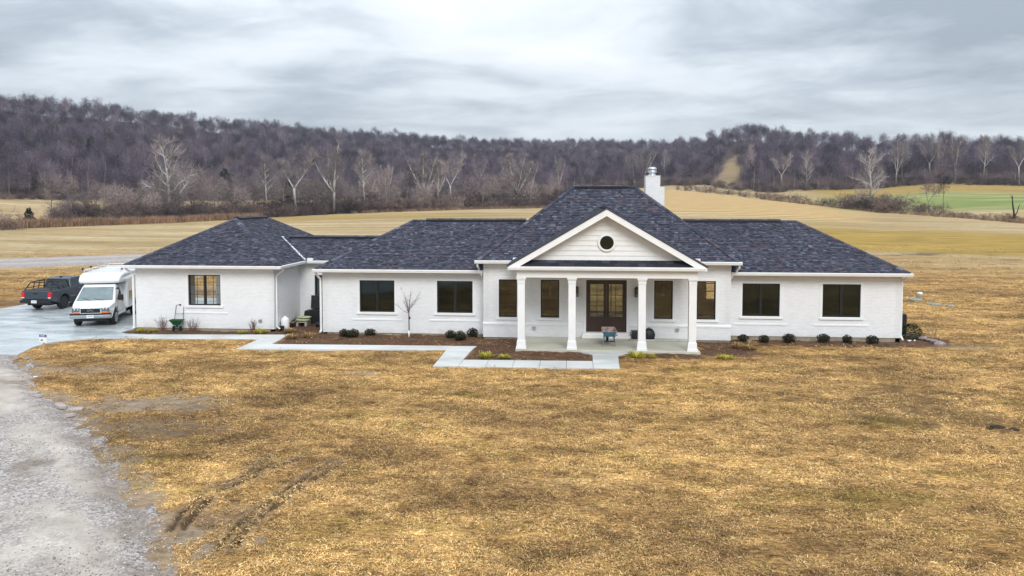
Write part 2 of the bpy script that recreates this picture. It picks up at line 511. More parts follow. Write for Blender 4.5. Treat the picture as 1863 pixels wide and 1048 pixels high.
c = m.mix(up, m.ramp(m.noise(1.2, 4, 0.6, m.obj()), [(0.3, (0.10, 0.09, 0.08)), (0.7, (0.20, 0.18, 0.16))]),
          m.ramp(m.noise(0.9, 5, 0.65, m.obj()), [(0.34, (0.24, 0.225, 0.205)), (0.5, (0.48, 0.47, 0.45)), (0.75, (0.70, 0.70, 0.69))]))
m.color(c)
M['syc'] = m.m
M['syctwig'] = bark('sycamore_twigs', (0.20, 0.17, 0.168), (0.34, 0.30, 0.298), 0.35)
def leafm(name, lo, hi, rough=0.75):
    m = Mat(name, rough, 0.08)
    g = m.n('ShaderNodeNewGeometry')
    rv = g.outputs['Random Per Island']
    m.color(m.ramp(rv, [(0.0, lo), (1.0, hi)]))
    return m.m
M['box'] = leafm('boxwood_leaves', (0.006, 0.009, 0.004), (0.042, 0.046, 0.020))
M['cedar'] = leafm('cedar_foliage', (0.008, 0.016, 0.007), (0.045, 0.060, 0.022))
M['weed'] = leafm('dead_weed', (0.035, 0.026, 0.012), (0.13, 0.10, 0.04))
M['yellow'] = leafm('yellow_green_leaves', (0.28, 0.25, 0.03), (0.55, 0.50, 0.09))
M['greenleaf'] = leafm('green_leaves', (0.03, 0.07, 0.012), (0.13, 0.19, 0.035))
M['dry'] = leafm('dry_straw_grass', (0.22, 0.13, 0.05), (0.55, 0.40, 0.20), 0.8)
# straw blades of the lawn: each tuft has its own tone
m = Mat('straw_blades', 0.85, 0.2)
isl = m.n('ShaderNodeNewGeometry').outputs['Random Per Island']
c1 = m.ramp(isl, [(0.0, (0.13, 0.068, 0.026)), (0.26, (0.43, 0.245, 0.083)), (0.6, (0.79, 0.505, 0.195)), (1.0, (0.96, 0.74, 0.42))])
c2 = m.ramp(isl, [(0.0, (0.07, 0.060, 0.010)), (0.6, (0.20, 0.165, 0.030)), (1.0, (0.42, 0.32, 0.08))])
c = m.mix(m.ramp(m.rnd(), [(0.60, 0.0), (0.95, 0.8)]), c1, c2)
c = m.mix(m.ramp(m.noise(0.30, 6, 0.65, off=(5, 8, 0), stretch=(0.7, 1.5, 1)), [(0.55, 0.0), (0.68, 0.65)]), c, c2)
pt = m.mix(0.9, c, m.ramp(m.noise(0.55, 6, 0.65, dist=0.4, stretch=(0.6, 1.3, 1)), [(0.30, 0.50), (0.46, 0.95), (0.64, 1.25)]), 'MULTIPLY')
pt = m.mix(0.9, pt, m.ramp(m.noise(0.17, 6, 0.65, off=(4, 9, 0), stretch=(0.7, 1.4, 1)), [(0.36, (0.52, 0.48, 0.49)), (0.58, (1.14, 1.11, 1.06))]), 'MULTIPLY')
pt = m.mix(0.95, pt, m.ramp(m.noise(1.7, 5, 0.7, off=(2, 6, 0), stretch=(0.8, 1.2, 1)), [(0.34, (0.50, 0.45, 0.45)), (0.50, (1.0, 0.98, 0.96)), (0.64, (1.25, 1.25, 1.2))]), 'MULTIPLY')
m.color(pt)
M['blade'] = m.m
M['reed'] = bark('tawny_reeds', (0.20, 0.125, 0.075), (0.40, 0.28, 0.175), 0.7)
m = Mat('gravel_stone', 0.85, 0.25)
m.color(m.ramp(m.rnd(), [(0.0, (0.20, 0.18, 0.172)), (0.5, (0.34, 0.31, 0.30)), (1.0, (0.60, 0.56, 0.54))]))
M['stone'] = m.m

# ------------------------------------------------------------------ lie of the land
FWD = R(94.835)
def az_of(px):
    return FWD - np.arctan((np.asarray(px, float) - 931.5) / 1400.3)
def place(px, D):
    """point at ground distance D from the camera's foot, on the bearing px"""
    a = az_of(px)
    return CAMX + D * np.cos(a), CAMY + D * np.sin(a)
def polar(x, y):
    dx, dy = np.asarray(x, float) - CAMX, np.asarray(y, float) - CAMY
    D = np.hypot(dx, dy)
    d = FWD - np.arctan2(dy, dx)
    d = (d + np.pi) % (2 * np.pi) - np.pi
    px = 931.5 + 1400.3 * np.tan(np.clip(d, -1.2, 1.2))
    return px, D, d
def vnoise(x, y, s, seed=0):
    rng = np.random.RandomState(seed)
    g = rng.rand(128, 128)
    u, w = np.asarray(x) / s, np.asarray(y) / s
    i, j = np.floor(u).astype(int), np.floor(w).astype(int)
    fu, fw = u - i, w - j
    fu = fu * fu * (3 - 2 * fu); fw = fw * fw * (3 - 2 * fw)
    a = g[i % 128, j % 128]; b = g[(i + 1) % 128, j % 128]; c = g[i % 128, (j + 1) % 128]; d = g[(i + 1) % 128, (j + 1) % 128]
    return (a * (1 - fu) + b * fu) * (1 - fw) + (c * (1 - fu) + d * fu) * fw
def fnoise(x, y, s, seed=0, oct=4):
    t = 0; a = 1; n = 0
    for k in range(oct):
        t = t + a * vnoise(np.asarray(x) + 17.3 * k, np.asarray(y) - 9.1 * k, s / 2 ** k, seed + k); n += a; a *= 0.55
    return t / n
def sstep(a, b, x):
    t = np.clip((np.asarray(x, float) - a) / (b - a), 0, 1)
    return t * t * (3 - 2 * t)
# bearing: [(distance, height of the ground as seen, in picture rows), ...]
LAND = {
    -250: [(180, 420), (330, 365), (690, 196)],
    0: [(190, 415), (330, 365), (700, 200)],
    150: [(200, 410), (340, 367), (720, 212)],
    300: [(215, 405), (360, 370), (740, 226)],
    500: [(240, 396), (390, 368), (800, 246)],
    700: [(260, 386), (400, 365), (850, 262)],
    1000: [(300, 378), (430, 362), (950, 273)],
    1220: [(370, 345), (470, 337), (900, 277)],
    1250: [(360, 347), (460, 338), (860, 273)],
    1320: [(330, 354), (410, 345), (700, 259)],
    1360: [(320, 359), (415, 348), (690, 252)],
    1400: [(310, 364), (420, 352), (680, 263)],
    1450: [(300, 370), (430, 348), (680, 262)],
    1530: [(285, 379), (440, 346), (680, 272)],
    1600: [(270, 387), (450, 343), (680, 278)],
    1700: [(250, 394), (450, 332), (680, 279)],
    1863: [(225, 407), (450, 337), (680, 285)],
    2150: [(210, 412), (450, 340), (680, 288)]}
LPX = np.array(sorted(LAND))
LD = np.array([0, 60, 95, 130, 160] + list(range(180, 1001, 10)) + [1100, 1300, 1700, 3000], float)
LZ = []
for pxk in LPX:
    ca = math.cos(math.atan((pxk - 931.5) / 1400.3))
    ds = [0, 95]; zs = [0, 0]
    for D, yy in LAND[pxk]:
        ds.append(D); zs.append(CAMZ - D * ca * (yy - 365.6) / 1400.3)
    ds += [ds[-1] + 120, 1300, 3000]; zs += [zs[-1] - 2, zs[-1] - 35, zs[-1] - 40]
    z = np.interp(LD, ds, zs)
    for _ in range(3):
        z[3:-4] = 0.25 * z[2:-5] + 0.5 * z[3:-4] + 0.25 * z[4:-3]
    LZ.append(z)
LZ = np.array(LZ)
def gz(x, y):
    px, D, d = polar(x, y)
    px = np.clip(px, LPX[0], LPX[-1]); Dc = np.clip(D, 0, 2999)
    i = np.clip(np.searchsorted(LPX, px, side='right') - 1, 0, len(LPX) - 2)
    t = (px - LPX[i]) / (LPX[i + 1] - LPX[i])
    j = np.clip(np.searchsorted(LD, Dc, side='right') - 1, 0, len(LD) - 2)
    w = (Dc - LD[j]) / (LD[j + 1] - LD[j])
    z = (LZ[i, j] * (1 - w) + LZ[i, j + 1] * w) * (1 - t) + (LZ[i + 1, j] * (1 - w) + LZ[i + 1, j + 1] * w) * t
    fade = 1 - sstep(R(70), R(115), np.abs(d))
    rel = (fnoise(x, y, 60, 5) - 0.5) * 3.0 * sstep(300, 500, D)
    return (z + rel) * fade
def gz1(x, y):
    return float(gz(np.array([x]), np.array([y]))[0])

LX0, LX1, LY0, LY1 = -22.0, 22.0, -27.5, 5.3
def edge_in(x, y):
    return np.minimum(np.minimum(x - LX0, LX1 - x), np.minimum(y - LY0, LY1 - y))

def grid_mesh(name, X, Y, Z, attrs, mat, wrap=False):
    n, k = X.shape
    v = np.stack([X.ravel(), Y.ravel(), Z.ravel()], 1)
    idx = np.arange(n * k).reshape(n, k)
    f = np.stack([idx[:-1, :-1].ravel(), idx[1:, :-1].ravel(), idx[1:, 1:].ravel(), idx[:-1, 1:].ravel()], 1)
    me = bpy.data.meshes.new(name)
    me.vertices.add(len(v)); me.vertices.foreach_set('co', v.ravel().astype(np.float32))
    me.loops.add(len(f) * 4); me.loops.foreach_set('vertex_index', f.ravel().astype(np.int32))
    me.polygons.add(len(f)); me.polygons.foreach_set('loop_start', (np.arange(len(f)) * 4).astype(np.int32))
    me.polygons.foreach_set('loop_total', np.full(len(f), 4, np.int32))
    me.update(calc_edges=True)
    me.polygons.foreach_set('use_smooth', np.ones(len(f), bool))
    for a, arr in attrs.items():
        at = me.attributes.new(a, 'FLOAT', 'POINT'); at.data.foreach_set('value', np.asarray(arr, np.float32).ravel())
    me.materials.append(mat)
    me.validate()
    o = bpy.data.objects.new(name, me); COL.objects.link(o)
    return o

# far ground: rings round the camera's foot, fine where the picture looks
ring = np.concatenate([[2, 8], np.geomspace(14, 1000, 190), [1150, 1400, 1800, 2400, 2950]])
angs = np.concatenate([np.linspace(R(-180), R(-50), 40)[:-1], np.linspace(R(-50), R(50), 420), np.linspace(R(50), R(180), 40)[1:]])
AA, RR = np.meshgrid(FWD - angs, ring, indexing='ij')
GX = CAMX + RR * np.cos(AA); GY = CAMY + RR * np.sin(AA)
GZ = gz(GX, GY)
GZ = GZ - 0.28 * sstep(0.6, 2.5, edge_in(GX, GY)) + (fnoise(GX, GY, 9, 11) - 0.5) * 0.16 * sstep(60, 110, RR)
pxg, Dg, dg = polar(GX, GY)
infr = np.abs(dg) < R(75)
wob = (fnoise(GX, GY, 30, 21) - 0.5)
def edge_D(px):      # where the back field meets the first row of trees and scrub
    return np.interp(px, LPX, [LAND[k][0][0] for k in LPX])
def wood_D(px):      # where the woods begin
    return np.interp(px, LPX, [LAND[k][1][0] for k in LPX])
far = sstep(62, 118, Dg + wob * 40) 
och = sstep(104, 112, Dg + wob * 14) * (1 - sstep(150, 185, Dg + wob * 30)) * sstep(1130, 1330, pxg)
och = np.maximum(och, 0.75 * sstep(205, 212, Dg + wob * 10) * (1 - sstep(232, 246, Dg)) * (1 - sstep(800, 1000, pxg)) * sstep(330, 500, pxg))
och = np.maximum(och, 0.8 * sstep(345, 380, Dg) * sstep(1440, 1520, pxg))
grn = sstep(1440, 1560, pxg + wob * 60) * sstep(262, 285, Dg + wob * 8) * (1 - sstep(340, 385, Dg + wob * 40))
stb = sstep(960, 1060, pxg) * (1 - sstep(1500, 1640, pxg)) * sstep(175, 205, Dg + wob * 20) * (1 - sstep(0, 14, Dg - edge_D(pxg)))
lit = sstep(-4, 10, Dg - wood_D(pxg) + wob * 8) * infr
cl0 = 1286 + np.clip((Dg - 425) / 150, 0, 1) * 46
clr = sstep(-4, 8, pxg + wob * 16 - cl0) * (1 - sstep(1334, 1348, pxg + wob * 20)) * sstep(405, 425, Dg + wob * 30) * (1 - sstep(560, 600, Dg))
lit = lit * (1 - clr * (0.35 + 0.55 * fnoise(GX, GY, 22, 38))); och = np.maximum(och, clr * (0.12 + 0.35 * sstep(1300, 1335, pxg)) * (0.5 + fnoise(GX, GY, 14, 35)))
far = np.maximum(far, clr)
mudg0 = clr * 0.55 * fnoise(GX, GY, 18, 36)
# dark soil streaks in the field on the right, bare soil along the back of the driveway
wet = 0.9 * sstep(0.56, 0.66, fnoise(GX * 0.35, GY * 1.7, 7, 33)) * sstep(90, 96, Dg) * (1 - sstep(104, 112, Dg)) * sstep(1500, 1700, pxg)
mudg = sstep(2.4, 0.6, np.abs((GY - 8.6) - 0.62 * (GX + 35.5)) + wob * 3) * (GX < -27.5) * (GX > -50) * (GY < 16)
mudg = np.maximum(mudg, sstep(2.5, 0.8, np.abs(GY - 16.3 + wob * 4)) * (GX < -24) * (GX > -33))
tone0 = np.zeros_like(GX)
ground = grid_mesh('ground', GX, GY, GZ, dict(far=far, ochre=och, green=grn, stub=stb, litter=lit, mulch=mudg * 0.75, mud=mudg0, wet=wet), M['ground'])
tag(ground, kind='structure')

# ------------------------------------------------------------------ near lawn with its beds, bare patches and ruts
nx, ny = int((LX1 - LX0) / 0.07), int((LY1 - LY0) / 0.07)
LX, LY = np.meshgrid(np.linspace(LX0, LX1, nx), np.linspace(LY0, LY1, ny), indexing='ij')
nz_ = fnoise(LX, LY, 1.3, 41) - 0.5
nf_ = fnoise(LX, LY, 0.45, 52) - 0.5
def soft_rect(x, y, x0, x1, y0, y1, s=0.25, n=None):
    d = np.minimum(np.minimum(x - x0, x1 - x), np.minimum(y - y0, y1 - y))
    if n is not None: d = d + n
    return sstep(-s, s, d)
BEDS = [(-20.9, -13.2, -0.95, 1.0), (-13.6, -10.6, -0.5, 4.6), (-12.2, -2.7, -2.8, 0.8), (-2.9, 2.4, -5.6, -3.2), (-2.9, -0.6, -5.6, 0.2),
        (3.45, 7.2, -4.6, -3.2), (6.9, 9.4, -3.9, 0.3), (9.0, 17.6, -1.15, 0.8), (16.6, 19.0, -0.9, 3.0)]
def bed_mask(x, y, n):
    b = np.zeros_like(x)
    for k, r in enumerate(BEDS):
        b = np.maximum(b, soft_rect(x, y, *r, 0.22, n * (0.25 if k < 5 else 1.4)))
    return b
mul = bed_mask(LX, LY, nz_ + nf_)
def blob(x, y, cx, cy, rx, ry, n):
    return sstep(-0.35, 0.35, 1 - np.hypot((x - cx) / rx, (y - cy) / ry) + n)
mudn = nz_ * 1.5 + nf_ * 1.3
mud = 0.85 * blob(LX, LY, -12.6, -13.2, 2.6, 1.1, mudn)
mud = np.maximum(mud, 0.7 * blob(LX, LY, -17.6, -8.6, 1.7, 0.8, mudn))
mud = np.maximum(mud, 0.7 * blob(LX, LY, -6.4, -8.3, 0.8, 0.28, mudn))
mud = np.maximum(mud, 0.45 * blob(LX, LY, -5.55, -22.0, 0.9, 1.3, mudn))
mud = np.maximum(mud, 0.6 * blob(LX, LY, -10.2, -15.6, 1.4, 0.9, mudn))
mud = np.maximum(mud, 0.5 * blob(LX, LY, 19.3, -0.7, 1.3, 0.7, mudn))
wetm = 0.55 * blob(LX, LY, 12.5, -11.6, 3.4, 1.7, mudn * 1.4) + 0.35 * blob(LX, LY, -9.0, -15.5, 3.5, 2.0, mudn * 1.6)
def seg_dist(x, y, pts):
    d = np.full_like(x, 1e9)
    for (ax, ay), (bx, by) in zip(pts[:-1], pts[1:]):
        t = np.clip(((x - ax) * (bx - ax) + (y - ay) * (by - ay)) / ((bx - ax) ** 2 + (by - ay) ** 2), 0, 1)
        d = np.minimum(d, np.hypot(x - ax - t * (bx - ax), y - ay - t * (by - ay)))
    return d
def poly_mask(x, y, poly):
    inside = np.zeros(x.shape, bool)
    j = len(poly) - 1
    for i in range(len(poly)):
        xi, yi = poly[i]; xj, yj = poly[j]
        c = ((yi > y) != (yj > y)) & (x < (xj - xi) * (y - yi) / (yj - yi + 1e-12) + xi)
        inside ^= c; j = i
    return inside
RUTS = [[(-4.38, -17.95), (-4.69, -19.1), (-4.94, -20.3), (-5.05, -21.2)], [(-4.14, -18.2), (-4.46, -19.3), (-4.70, -20.4), (-4.82, -21.3)],
        [(-5.07, -21.2), (-5.10, -22.2), (-5.04, -23.1)], [(-4.85, -21.5), (-4.86, -22.4), (-4.78, -23.0)],
        [(-6.12, -18.0), (-6.22, -19.3), (-6.56, -20.1)], [(-5.9, -18.3), (-5.98, -19.4), (-6.3, -20.2)],
        [(-6.60, -20.4), (-6.56, -21.3), (-6.35, -22.4)], [(-6.36, -20.6), (-6.30, -21.4), (-6.1, -22.5)], [(-5.3, -18.0), (-5.75, -18.7)]]
LZ_ = nz_ * 0.07 + nf_ * 0.05
GR = [(-21.95, -6.02), (-20.95, -7.48), (-18.14, -11.02), (-16.4, -12.35), (-14.78, -13.71), (-13.3, -15.2), (-12.21, -16.41), (-11.0, -17.8), (-9.94, -18.94), (-8.8, -20.2), (-8.41, -20.6), (-6.89, -22.2), (-5.68, -24.15), (-4.4, -27.4), (-20, -27.4), (-30, -17), (-41, -12), (-41, -6.6)]
for k, rt in enumerate(RUTS):
    d = seg_dist(LX + (fnoise(LX, LY, 0.5, 43) - .5) * 0.16, LY + nf_ * 0.2, rt)
    br = sstep(0.28, 0.40, fnoise(LX, LY, 0.7, 70 + k))
    rgh = 0.6 + 0.9 * fnoise(LX, LY, 0.2, 83)
    LZ_ = LZ_ - 0.10 * np.exp(-(d / 0.06) ** 2) * br + 0.035 * rgh * np.exp(-((d - 0.15) / 0.07) ** 2) * br
    wetm = np.maximum(wetm, 1.0 * sstep(0.13, 0.05, d) * br)
    mud = np.maximum(mud, 0.45 * sstep(0.30, 0.12, d) * rgh * br)
for cx, cy, rx, ry in [(-4.85, -21.6, .16, .34), (-4.42, -22.6, .16, .3), (-5.2, -23.2, .3, .6), (-5.9, -22.6, .35, .5)]:
    mud = np.maximum(mud, 0.95 * blob(LX, LY, cx, cy, rx, ry, mudn * .8))
gin = poly_mask(LX, LY, GR)
gsd = seg_dist(LX, LY, GR + GR[:1]); gsd = np.where(gin, gsd, -gsd)
LZ_ = LZ_ - 0.13 * sstep(-0.35, 0.45, gsd + (fnoise(LX, LY, 0.9, 66) - .5) * .7 + (fnoise(LX, LY, 0.25, 67) - .5) * .5)
mud = np.maximum(mud, 0.8 * sstep(-0.9, -0.1, gsd + nz_ * 1.6 + nf_ * 1.2))
LZ_ = LZ_ + 0.04 * mul * nf_ * 2
LZ_ = np.where(edge_in(LX, LY) < 0.5, LZ_ * 0.2 - 0.05, LZ_ + 0.012)
# keep the ground under slabs, walls and paving
for (x0, x1, y0, y1) in [(-21.2, -13.2, 0.5, 5.3), (-11.2, 17.2, 0.2, 5.3), (-3.0, 9.2, -0.5, 5.3)]:
    LZ_ = LZ_ - 0.05 * soft_rect(LX, LY, x0, x1, y0, y1, 0.2)
lfar = np.zeros_like(LX)
lgreen = 0.8 * blob(LX, LY, -2.24, -12.9, 0.26, 0.14, nf_ * 1.2)
lo_ = 0.55 * sstep(0.56, 0.70, fnoise(LX, LY, 3.2, 91)) * sstep(-9, -4, LY)
lawn = grid_mesh('lawn', LX, LY, LZ_, dict(far=lfar, ochre=lfar, green=lgreen, stub=lfar, litter=lfar, mulch=mul, mud=mud, wet=np.clip(wetm, 0, 0.95)), M['ground'])
tag(lawn, kind='structure')

# ------------------------------------------------------------------ paving, driveway, gravel
def sheet(name, outline, z, mat, thick=0.10, sub=1, jitter=0.0, seed=1):
    rng = random.Random(seed)
    pts = []
    for i, a in enumerate(outline):
        b = outline[(i + 1) % len(outline)]
        L = math.hypot(b[0] - a[0], b[1] - a[1]); n = max(1, int(L / sub))
        for k in range(n):
            t = k / n
            pts.append((a[0] + (b[0] - a[0]) * t + rng.uniform(-jitter, jitter), a[1] + (b[1] - a[1]) * t + rng.uniform(-jitter, jitter)))
    mb = MB(); mb.prism([(p[0], p[1]) for p in pts], z - thick, z, 'z')
    o = mb.build(name, mat, fix=True)
    return tag(o, kind='structure')
sheet('driveway', [(-40, -6.7), (-22.05, -6.1), (-22.35, -5.2), (-22.6, -4.4), (-22.6, -3.6), (-22.35, -2.85), (-21.6, -2.3), (-20.3, -2.1), (-19.2, -2.04), (-19.2, -0.95), (-20.4, -0.8), (-20.92, -0.5), (-20.93, 0.5), (-20.93, 12.9), (-28.7, 13.4), (-33.1, 9.8), (-33.2, 6.4), (-40, 2.2)], 0.055, M['drive'], 0.12)
# gravel drive as a fine grid cut to its ragged edge
gx, gy = np.meshgrid(np.arange(-41, -4.0, 0.08), np.arange(-27.5, -5.9, 0.08), indexing='ij')
edge_n = lambda x, y, k: (fnoise(x, y, 1.6, k) - .5) * 0.5 + (fnoise(x, y, 0.32, k + 7) - .5) * 0.42
gn = fnoise(gx, gy, 0.9, 61) - 0.5
ins = poly_mask(gx + edge_n(gx, gy, 61) - 0.25, gy + edge_n(gx, gy, 62) - 0.2, GR)
gcen = seg_dist(gx + gn * 0.5, gy + gn * 0.5, [(-30, -6.5), (-20.2, -9.4), (-16.5, -13.85), (-14.3, -15.8), (-12.2, -17.9), (-10.7, -19.4), (-7.9, -22.6), (-6.9, -24.5)])
gce2 = seg_dist(gx + gn * 0.5, gy, [(-32, -9.5), (-22.5, -13.5), (-17.2, -17.2), (-12.5, -20.6), (-9.0, -23.3), (-8.0, -26)])
lng = fnoise(gx + gy, (gx - gy) * 0.25, 0.8, 63)
track = 1.15 * np.exp(-(gcen / 0.75) ** 2) * (0.35 + 0.65 * sstep(0.30, 0.50, lng)) + 0.9 * np.exp(-(gce2 / 0.6) ** 2) * (0.3 + 0.7 * sstep(0.36, 0.56, lng))
dirt = np.zeros_like(gx)
dpx = np.hypot((gx + 11.75) / 0.55, (gy + 19.0) / 0.5) + gn * 2.6
dirt = 0.8 * sstep(1.1, 0.35, dpx) * sstep(0.35, 0.6, fnoise(gx, gy, 0.45, 69))
dirt = np.maximum(dirt, 0.5 * np.exp(-((gcen - 0.75) / 0.3) ** 2) * sstep(0.55, 0.7, fnoise(gx, gy, 1.1, 64)))
gzz = 0.075 + gn * 0.05 - 0.02 * np.exp(-(gcen / 0.4) ** 2)
gedge = seg_dist(gx, gy, GR + GR[:1])
gzz = np.where(ins, -0.02 + (gzz + 0.02) * sstep(0.0, 0.6, gedge + gn * .5), -0.10)
dirt = np.maximum(dirt, 0.75 * sstep(1.1, 0.1, gedge + gn * 1.2) * sstep(0.38, 0.62, fnoise(gx, gy, 0.9, 68)))
gravel_o = grid_mesh('gravel_drive', gx, gy, gzz, dict(track=np.clip(track, 0, 1), dirt=dirt), M['gravel'])
tag(gravel_o, kind='structure')
# gravel lane far behind on the left
def lane(name, pts, widths, mat, lift=0.07):
    P = []
    for (a, b), (w0, w1) in zip(zip(pts[:-1], pts[1:]), zip(widths[:-1], widths[1:])):
        for k in range(10):
            t = k / 10; P.append((a[0] + (b[0] - a[0]) * t, a[1] + (b[1] - a[1]) * t, w0 + (w1 - w0) * t))
    P.append((pts[-1][0], pts[-1][1], widths[-1]))
    P = np.array(P)
    tdir = np.gradient(P[:, :2], axis=0); tdir /= np.linalg.norm(tdir, axis=1)[:, None]
    nrm = np.stack([-tdir[:, 1], tdir[:, 0]], 1)
    us = np.linspace(-1, 1, 13)
    X = P[:, None, 0] + nrm[:, None, 0] * us[None] * P[:, None, 2] / 2
    Y = P[:, None, 1] + nrm[:, None, 1] * us[None] * P[:, None, 2] / 2
    Z = gz(X, Y) + lift * (1 - us[None] ** 8) - 0.05 + (fnoise(X, Y, 2, 9) - 0.5) * 0.03
    tr_ = 0.8 * np.exp(-((np.abs(us[None] + 0 * X) - 0.38) / 0.16) ** 2)
    o = grid_mesh(name, X, Y, Z, dict(track=tr_), mat)
    return tag(o, kind='structure')
lane('gravel_lane', [(-86, 26), (-70, 33), (-58, 39.5), (-49, 46), (-40, 50), (-30, 52)], [12, 12.5, 13.5, 15.5, 16.5, 17], M['lane'], 0.2)
lane('gravel_pad', [(-31.5, 15), (-33.5, 22), (-36, 30), (-39, 40)], [7, 8, 9, 12], M['lane'], 0.19)

# front walk: every slab its own piece
walk = thing('sidewalk', None, None); tag(walk, kind='structure')
def slab_quad(c4, z=0.062, g=0.008):
    cx = sum(p[0] for p in c4) / 4; cy = sum(p[1] for p in c4) / 4
    q = []
    for p in c4:
        dx, dy = cx - p[0], cy - p[1]; L = math.hypot(dx, dy)
        q.append((p[0] + dx / L * g * 1.4, p[1] + dy / L * g * 1.4))
    mb = MB(); mb.prism(q, z - 0.12, z, 'z')
    mb.build('slab', M['walk'], walk, bevel=0.008, seg=1, fix=True)
def run(a0, b0, a1, b1, n):
    """slabs between edge a0->a1 and edge b0->b1"""
    for k in range(n):
        t0, t1 = k / n, (k + 1) / n
        L = lambda p, q, t: (p[0] + (q[0] - p[0]) * t, p[1] + (q[1] - p[1]) * t)
        slab_quad([L(a0, a1, t0), L(a0, a1, t1), L(b0, b1, t1), L(b0, b1, t0)])
run((-19.2, -2.04), (-19.2, -0.95), (-13.3, -1.66), (-12.3, -0.42), 5)
run((-13.3, -1.66), (-12.3, -0.42), (-13.3, -4.18), (-12.18, -2.9), 2)
run((-13.3, -4.18), (-12.18, -2.9), (-4.0, -3.56), (-3.75, -2.66), 7)
slab_quad([(-4.0, -3.56), (-2.86, -3.56), (-2.75, -2.62), (-3.75, -2.66)])
run((-4.0, -3.56), (-2.86, -3.56), (-3.96, -5.62), (-2.93, -5.62), 2)
slab_quad([(-3.96, -6.95), (-2.93, -6.87), (-2.93, -5.62), (-3.96, -5.62)])
run((-2.93, -6.87), (-2.93, -5.62), (2.38, -6.72), (2.38, -5.45), 5)
slab_quad([(2.38, -6.72), (3.42, -6.72), (3.45, -5.4), (2.38, -5.45)])
slab_quad([(2.38, -5.45), (3.45, -5.4), (3.5, -4.1), (2.4, -4.1)])
slab_quad([(2.4, -4.1), (3.5, -4.1), (3.98, -3.49), (1.86, -3.49)])

# ------------------------------------------------------------------ the house
house = thing('house', 'long single-storey white painted brick house with slate-blue hipped roofs and columned porch', 'house')
E1, E2, EG = 3.276, 3.813, 3.376
P1, P2, PG = 0.563, 0.793, 0.558
rs = random.Random(7)
def grid_cells(a0, a1, z0, z1, ops):
    xs = sorted({a0, a1} | {min(max(o[k], a0), a1) for o in ops for k in (0, 1)})
    zs = sorted({z0, z1} | {min(max(o[k], z0), z1) for o in ops for k in (2, 3)})
    for i in range(len(xs) - 1):
        run = None
        for j in range(len(zs) - 1):
            cx, cz = (xs[i] + xs[i + 1]) / 2, (zs[j] + zs[j + 1]) / 2
            hole = any(o[0] < cx < o[1] and o[2] < cz < o[3] for o in ops)
            if not hole:
                if run is None: run = zs[j]
                if j == len(zs) - 2: yield xs[i], xs[i + 1], run, zs[j + 1]
            elif run is not None:
                yield xs[i], xs[i + 1], run, zs[j]; run = None
def bricks(parent, axis, pos, sgn, a0, a1, z0, z1, ops=(), proud=0.012):
    """courses of painted brick as real pieces; face at pos+sgn*proud"""
    ch, bl, jt = 0.0677, 0.203, 0.009
    mb = MB()
    nrow = int(round((z1 - z0) / ch)); ch = (z1 - z0) / nrow
    for r in range(nrow):
        za, zb = z0 + r * ch + jt / 2, z0 + (r + 1) * ch - jt / 2
        zc = (za + zb) / 2
        cuts = sorted([(o[0], o[1]) for o in ops if o[2] - 0.01 < zc < o[3] + 0.01])
        segs = []; x = a0
        for c0, c1 in cuts:
            if c0 > x: segs.append((x, c0))
            x = max(x, c1)
        if x < a1: segs.append((x, a1))
        for s0, s1 in segs:
            x = s0 - (bl / 2 if r % 2 else 0)
            while x < s1 - 0.02:
                b0, b1 = max(x, s0) + jt / 2, min(x + bl, s1) - jt / 2
                x += bl
                if b1 - b0 < 0.03: continue
                p = proud + rs.uniform(-0.0035, 0.0035); tl = rs.uniform(-0.002, 0.002)
                tone = rs.uniform(0.25, 1.0) if rs.random() < 0.85 else rs.uniform(0, 0.3)
                def Q(u, d, z): return (u, pos + sgn * d, z) if axis == 'y' else (pos + sgn * d, u, z)
                pts = [Q(b0, 0, za), Q(b1, 0, za), Q(b1, 0, zb), Q(b0, 0, zb), Q(b0, p + tl, za), Q(b1, p - tl, za), Q(b1, p - tl, zb), Q(b0, p + tl, zb)]
                mb.faces(pts, [(4, 5, 6, 7), (0, 1, 5, 4), (1, 2, 6, 5), (2, 3, 7, 6), (3, 0, 4, 7)], (tone,) * 3)
    return mb.build('brick', M['brick'], parent, 'stuff', fix=False)
def wall(axis, pos, sgn, a0, a1, z0, z1, ops=(), brick=True, thick=0.28, proud=0.012, found=True):
    """wall whose outer face is at pos, facing sgn along axis"""
    mb = MB()
    for u0, u1, w0, w1 in grid_cells(a0, a1, z0, z1, ops):
        if axis == 'y': mb.box(u0, u1, *sorted((pos, pos - sgn * thick)), w0, w1)
        else: mb.box(*sorted((pos, pos - sgn * thick)), u0, u1, w0, w1)
    w = mb.build('wall', M['mortar'], house)
    if brick: bricks(w, axis, pos, sgn, a0, a1, z0, z1, ops, proud)
    if found:
        mb = MB()
        q = pos - sgn * 0.02
        if axis == 'y': mb.box(a0 + 0.02, a1 - 0.02, *sorted((q, q - sgn * 0.2)), -0.4, z0 - 0.001)
        else: mb.box(*sorted((q, q - sgn * 0.2)), a0 + 0.02, a1 - 0.02, -0.4, z0 - 0.001)
        mb.build('foundation', M['found'], house)
    return w
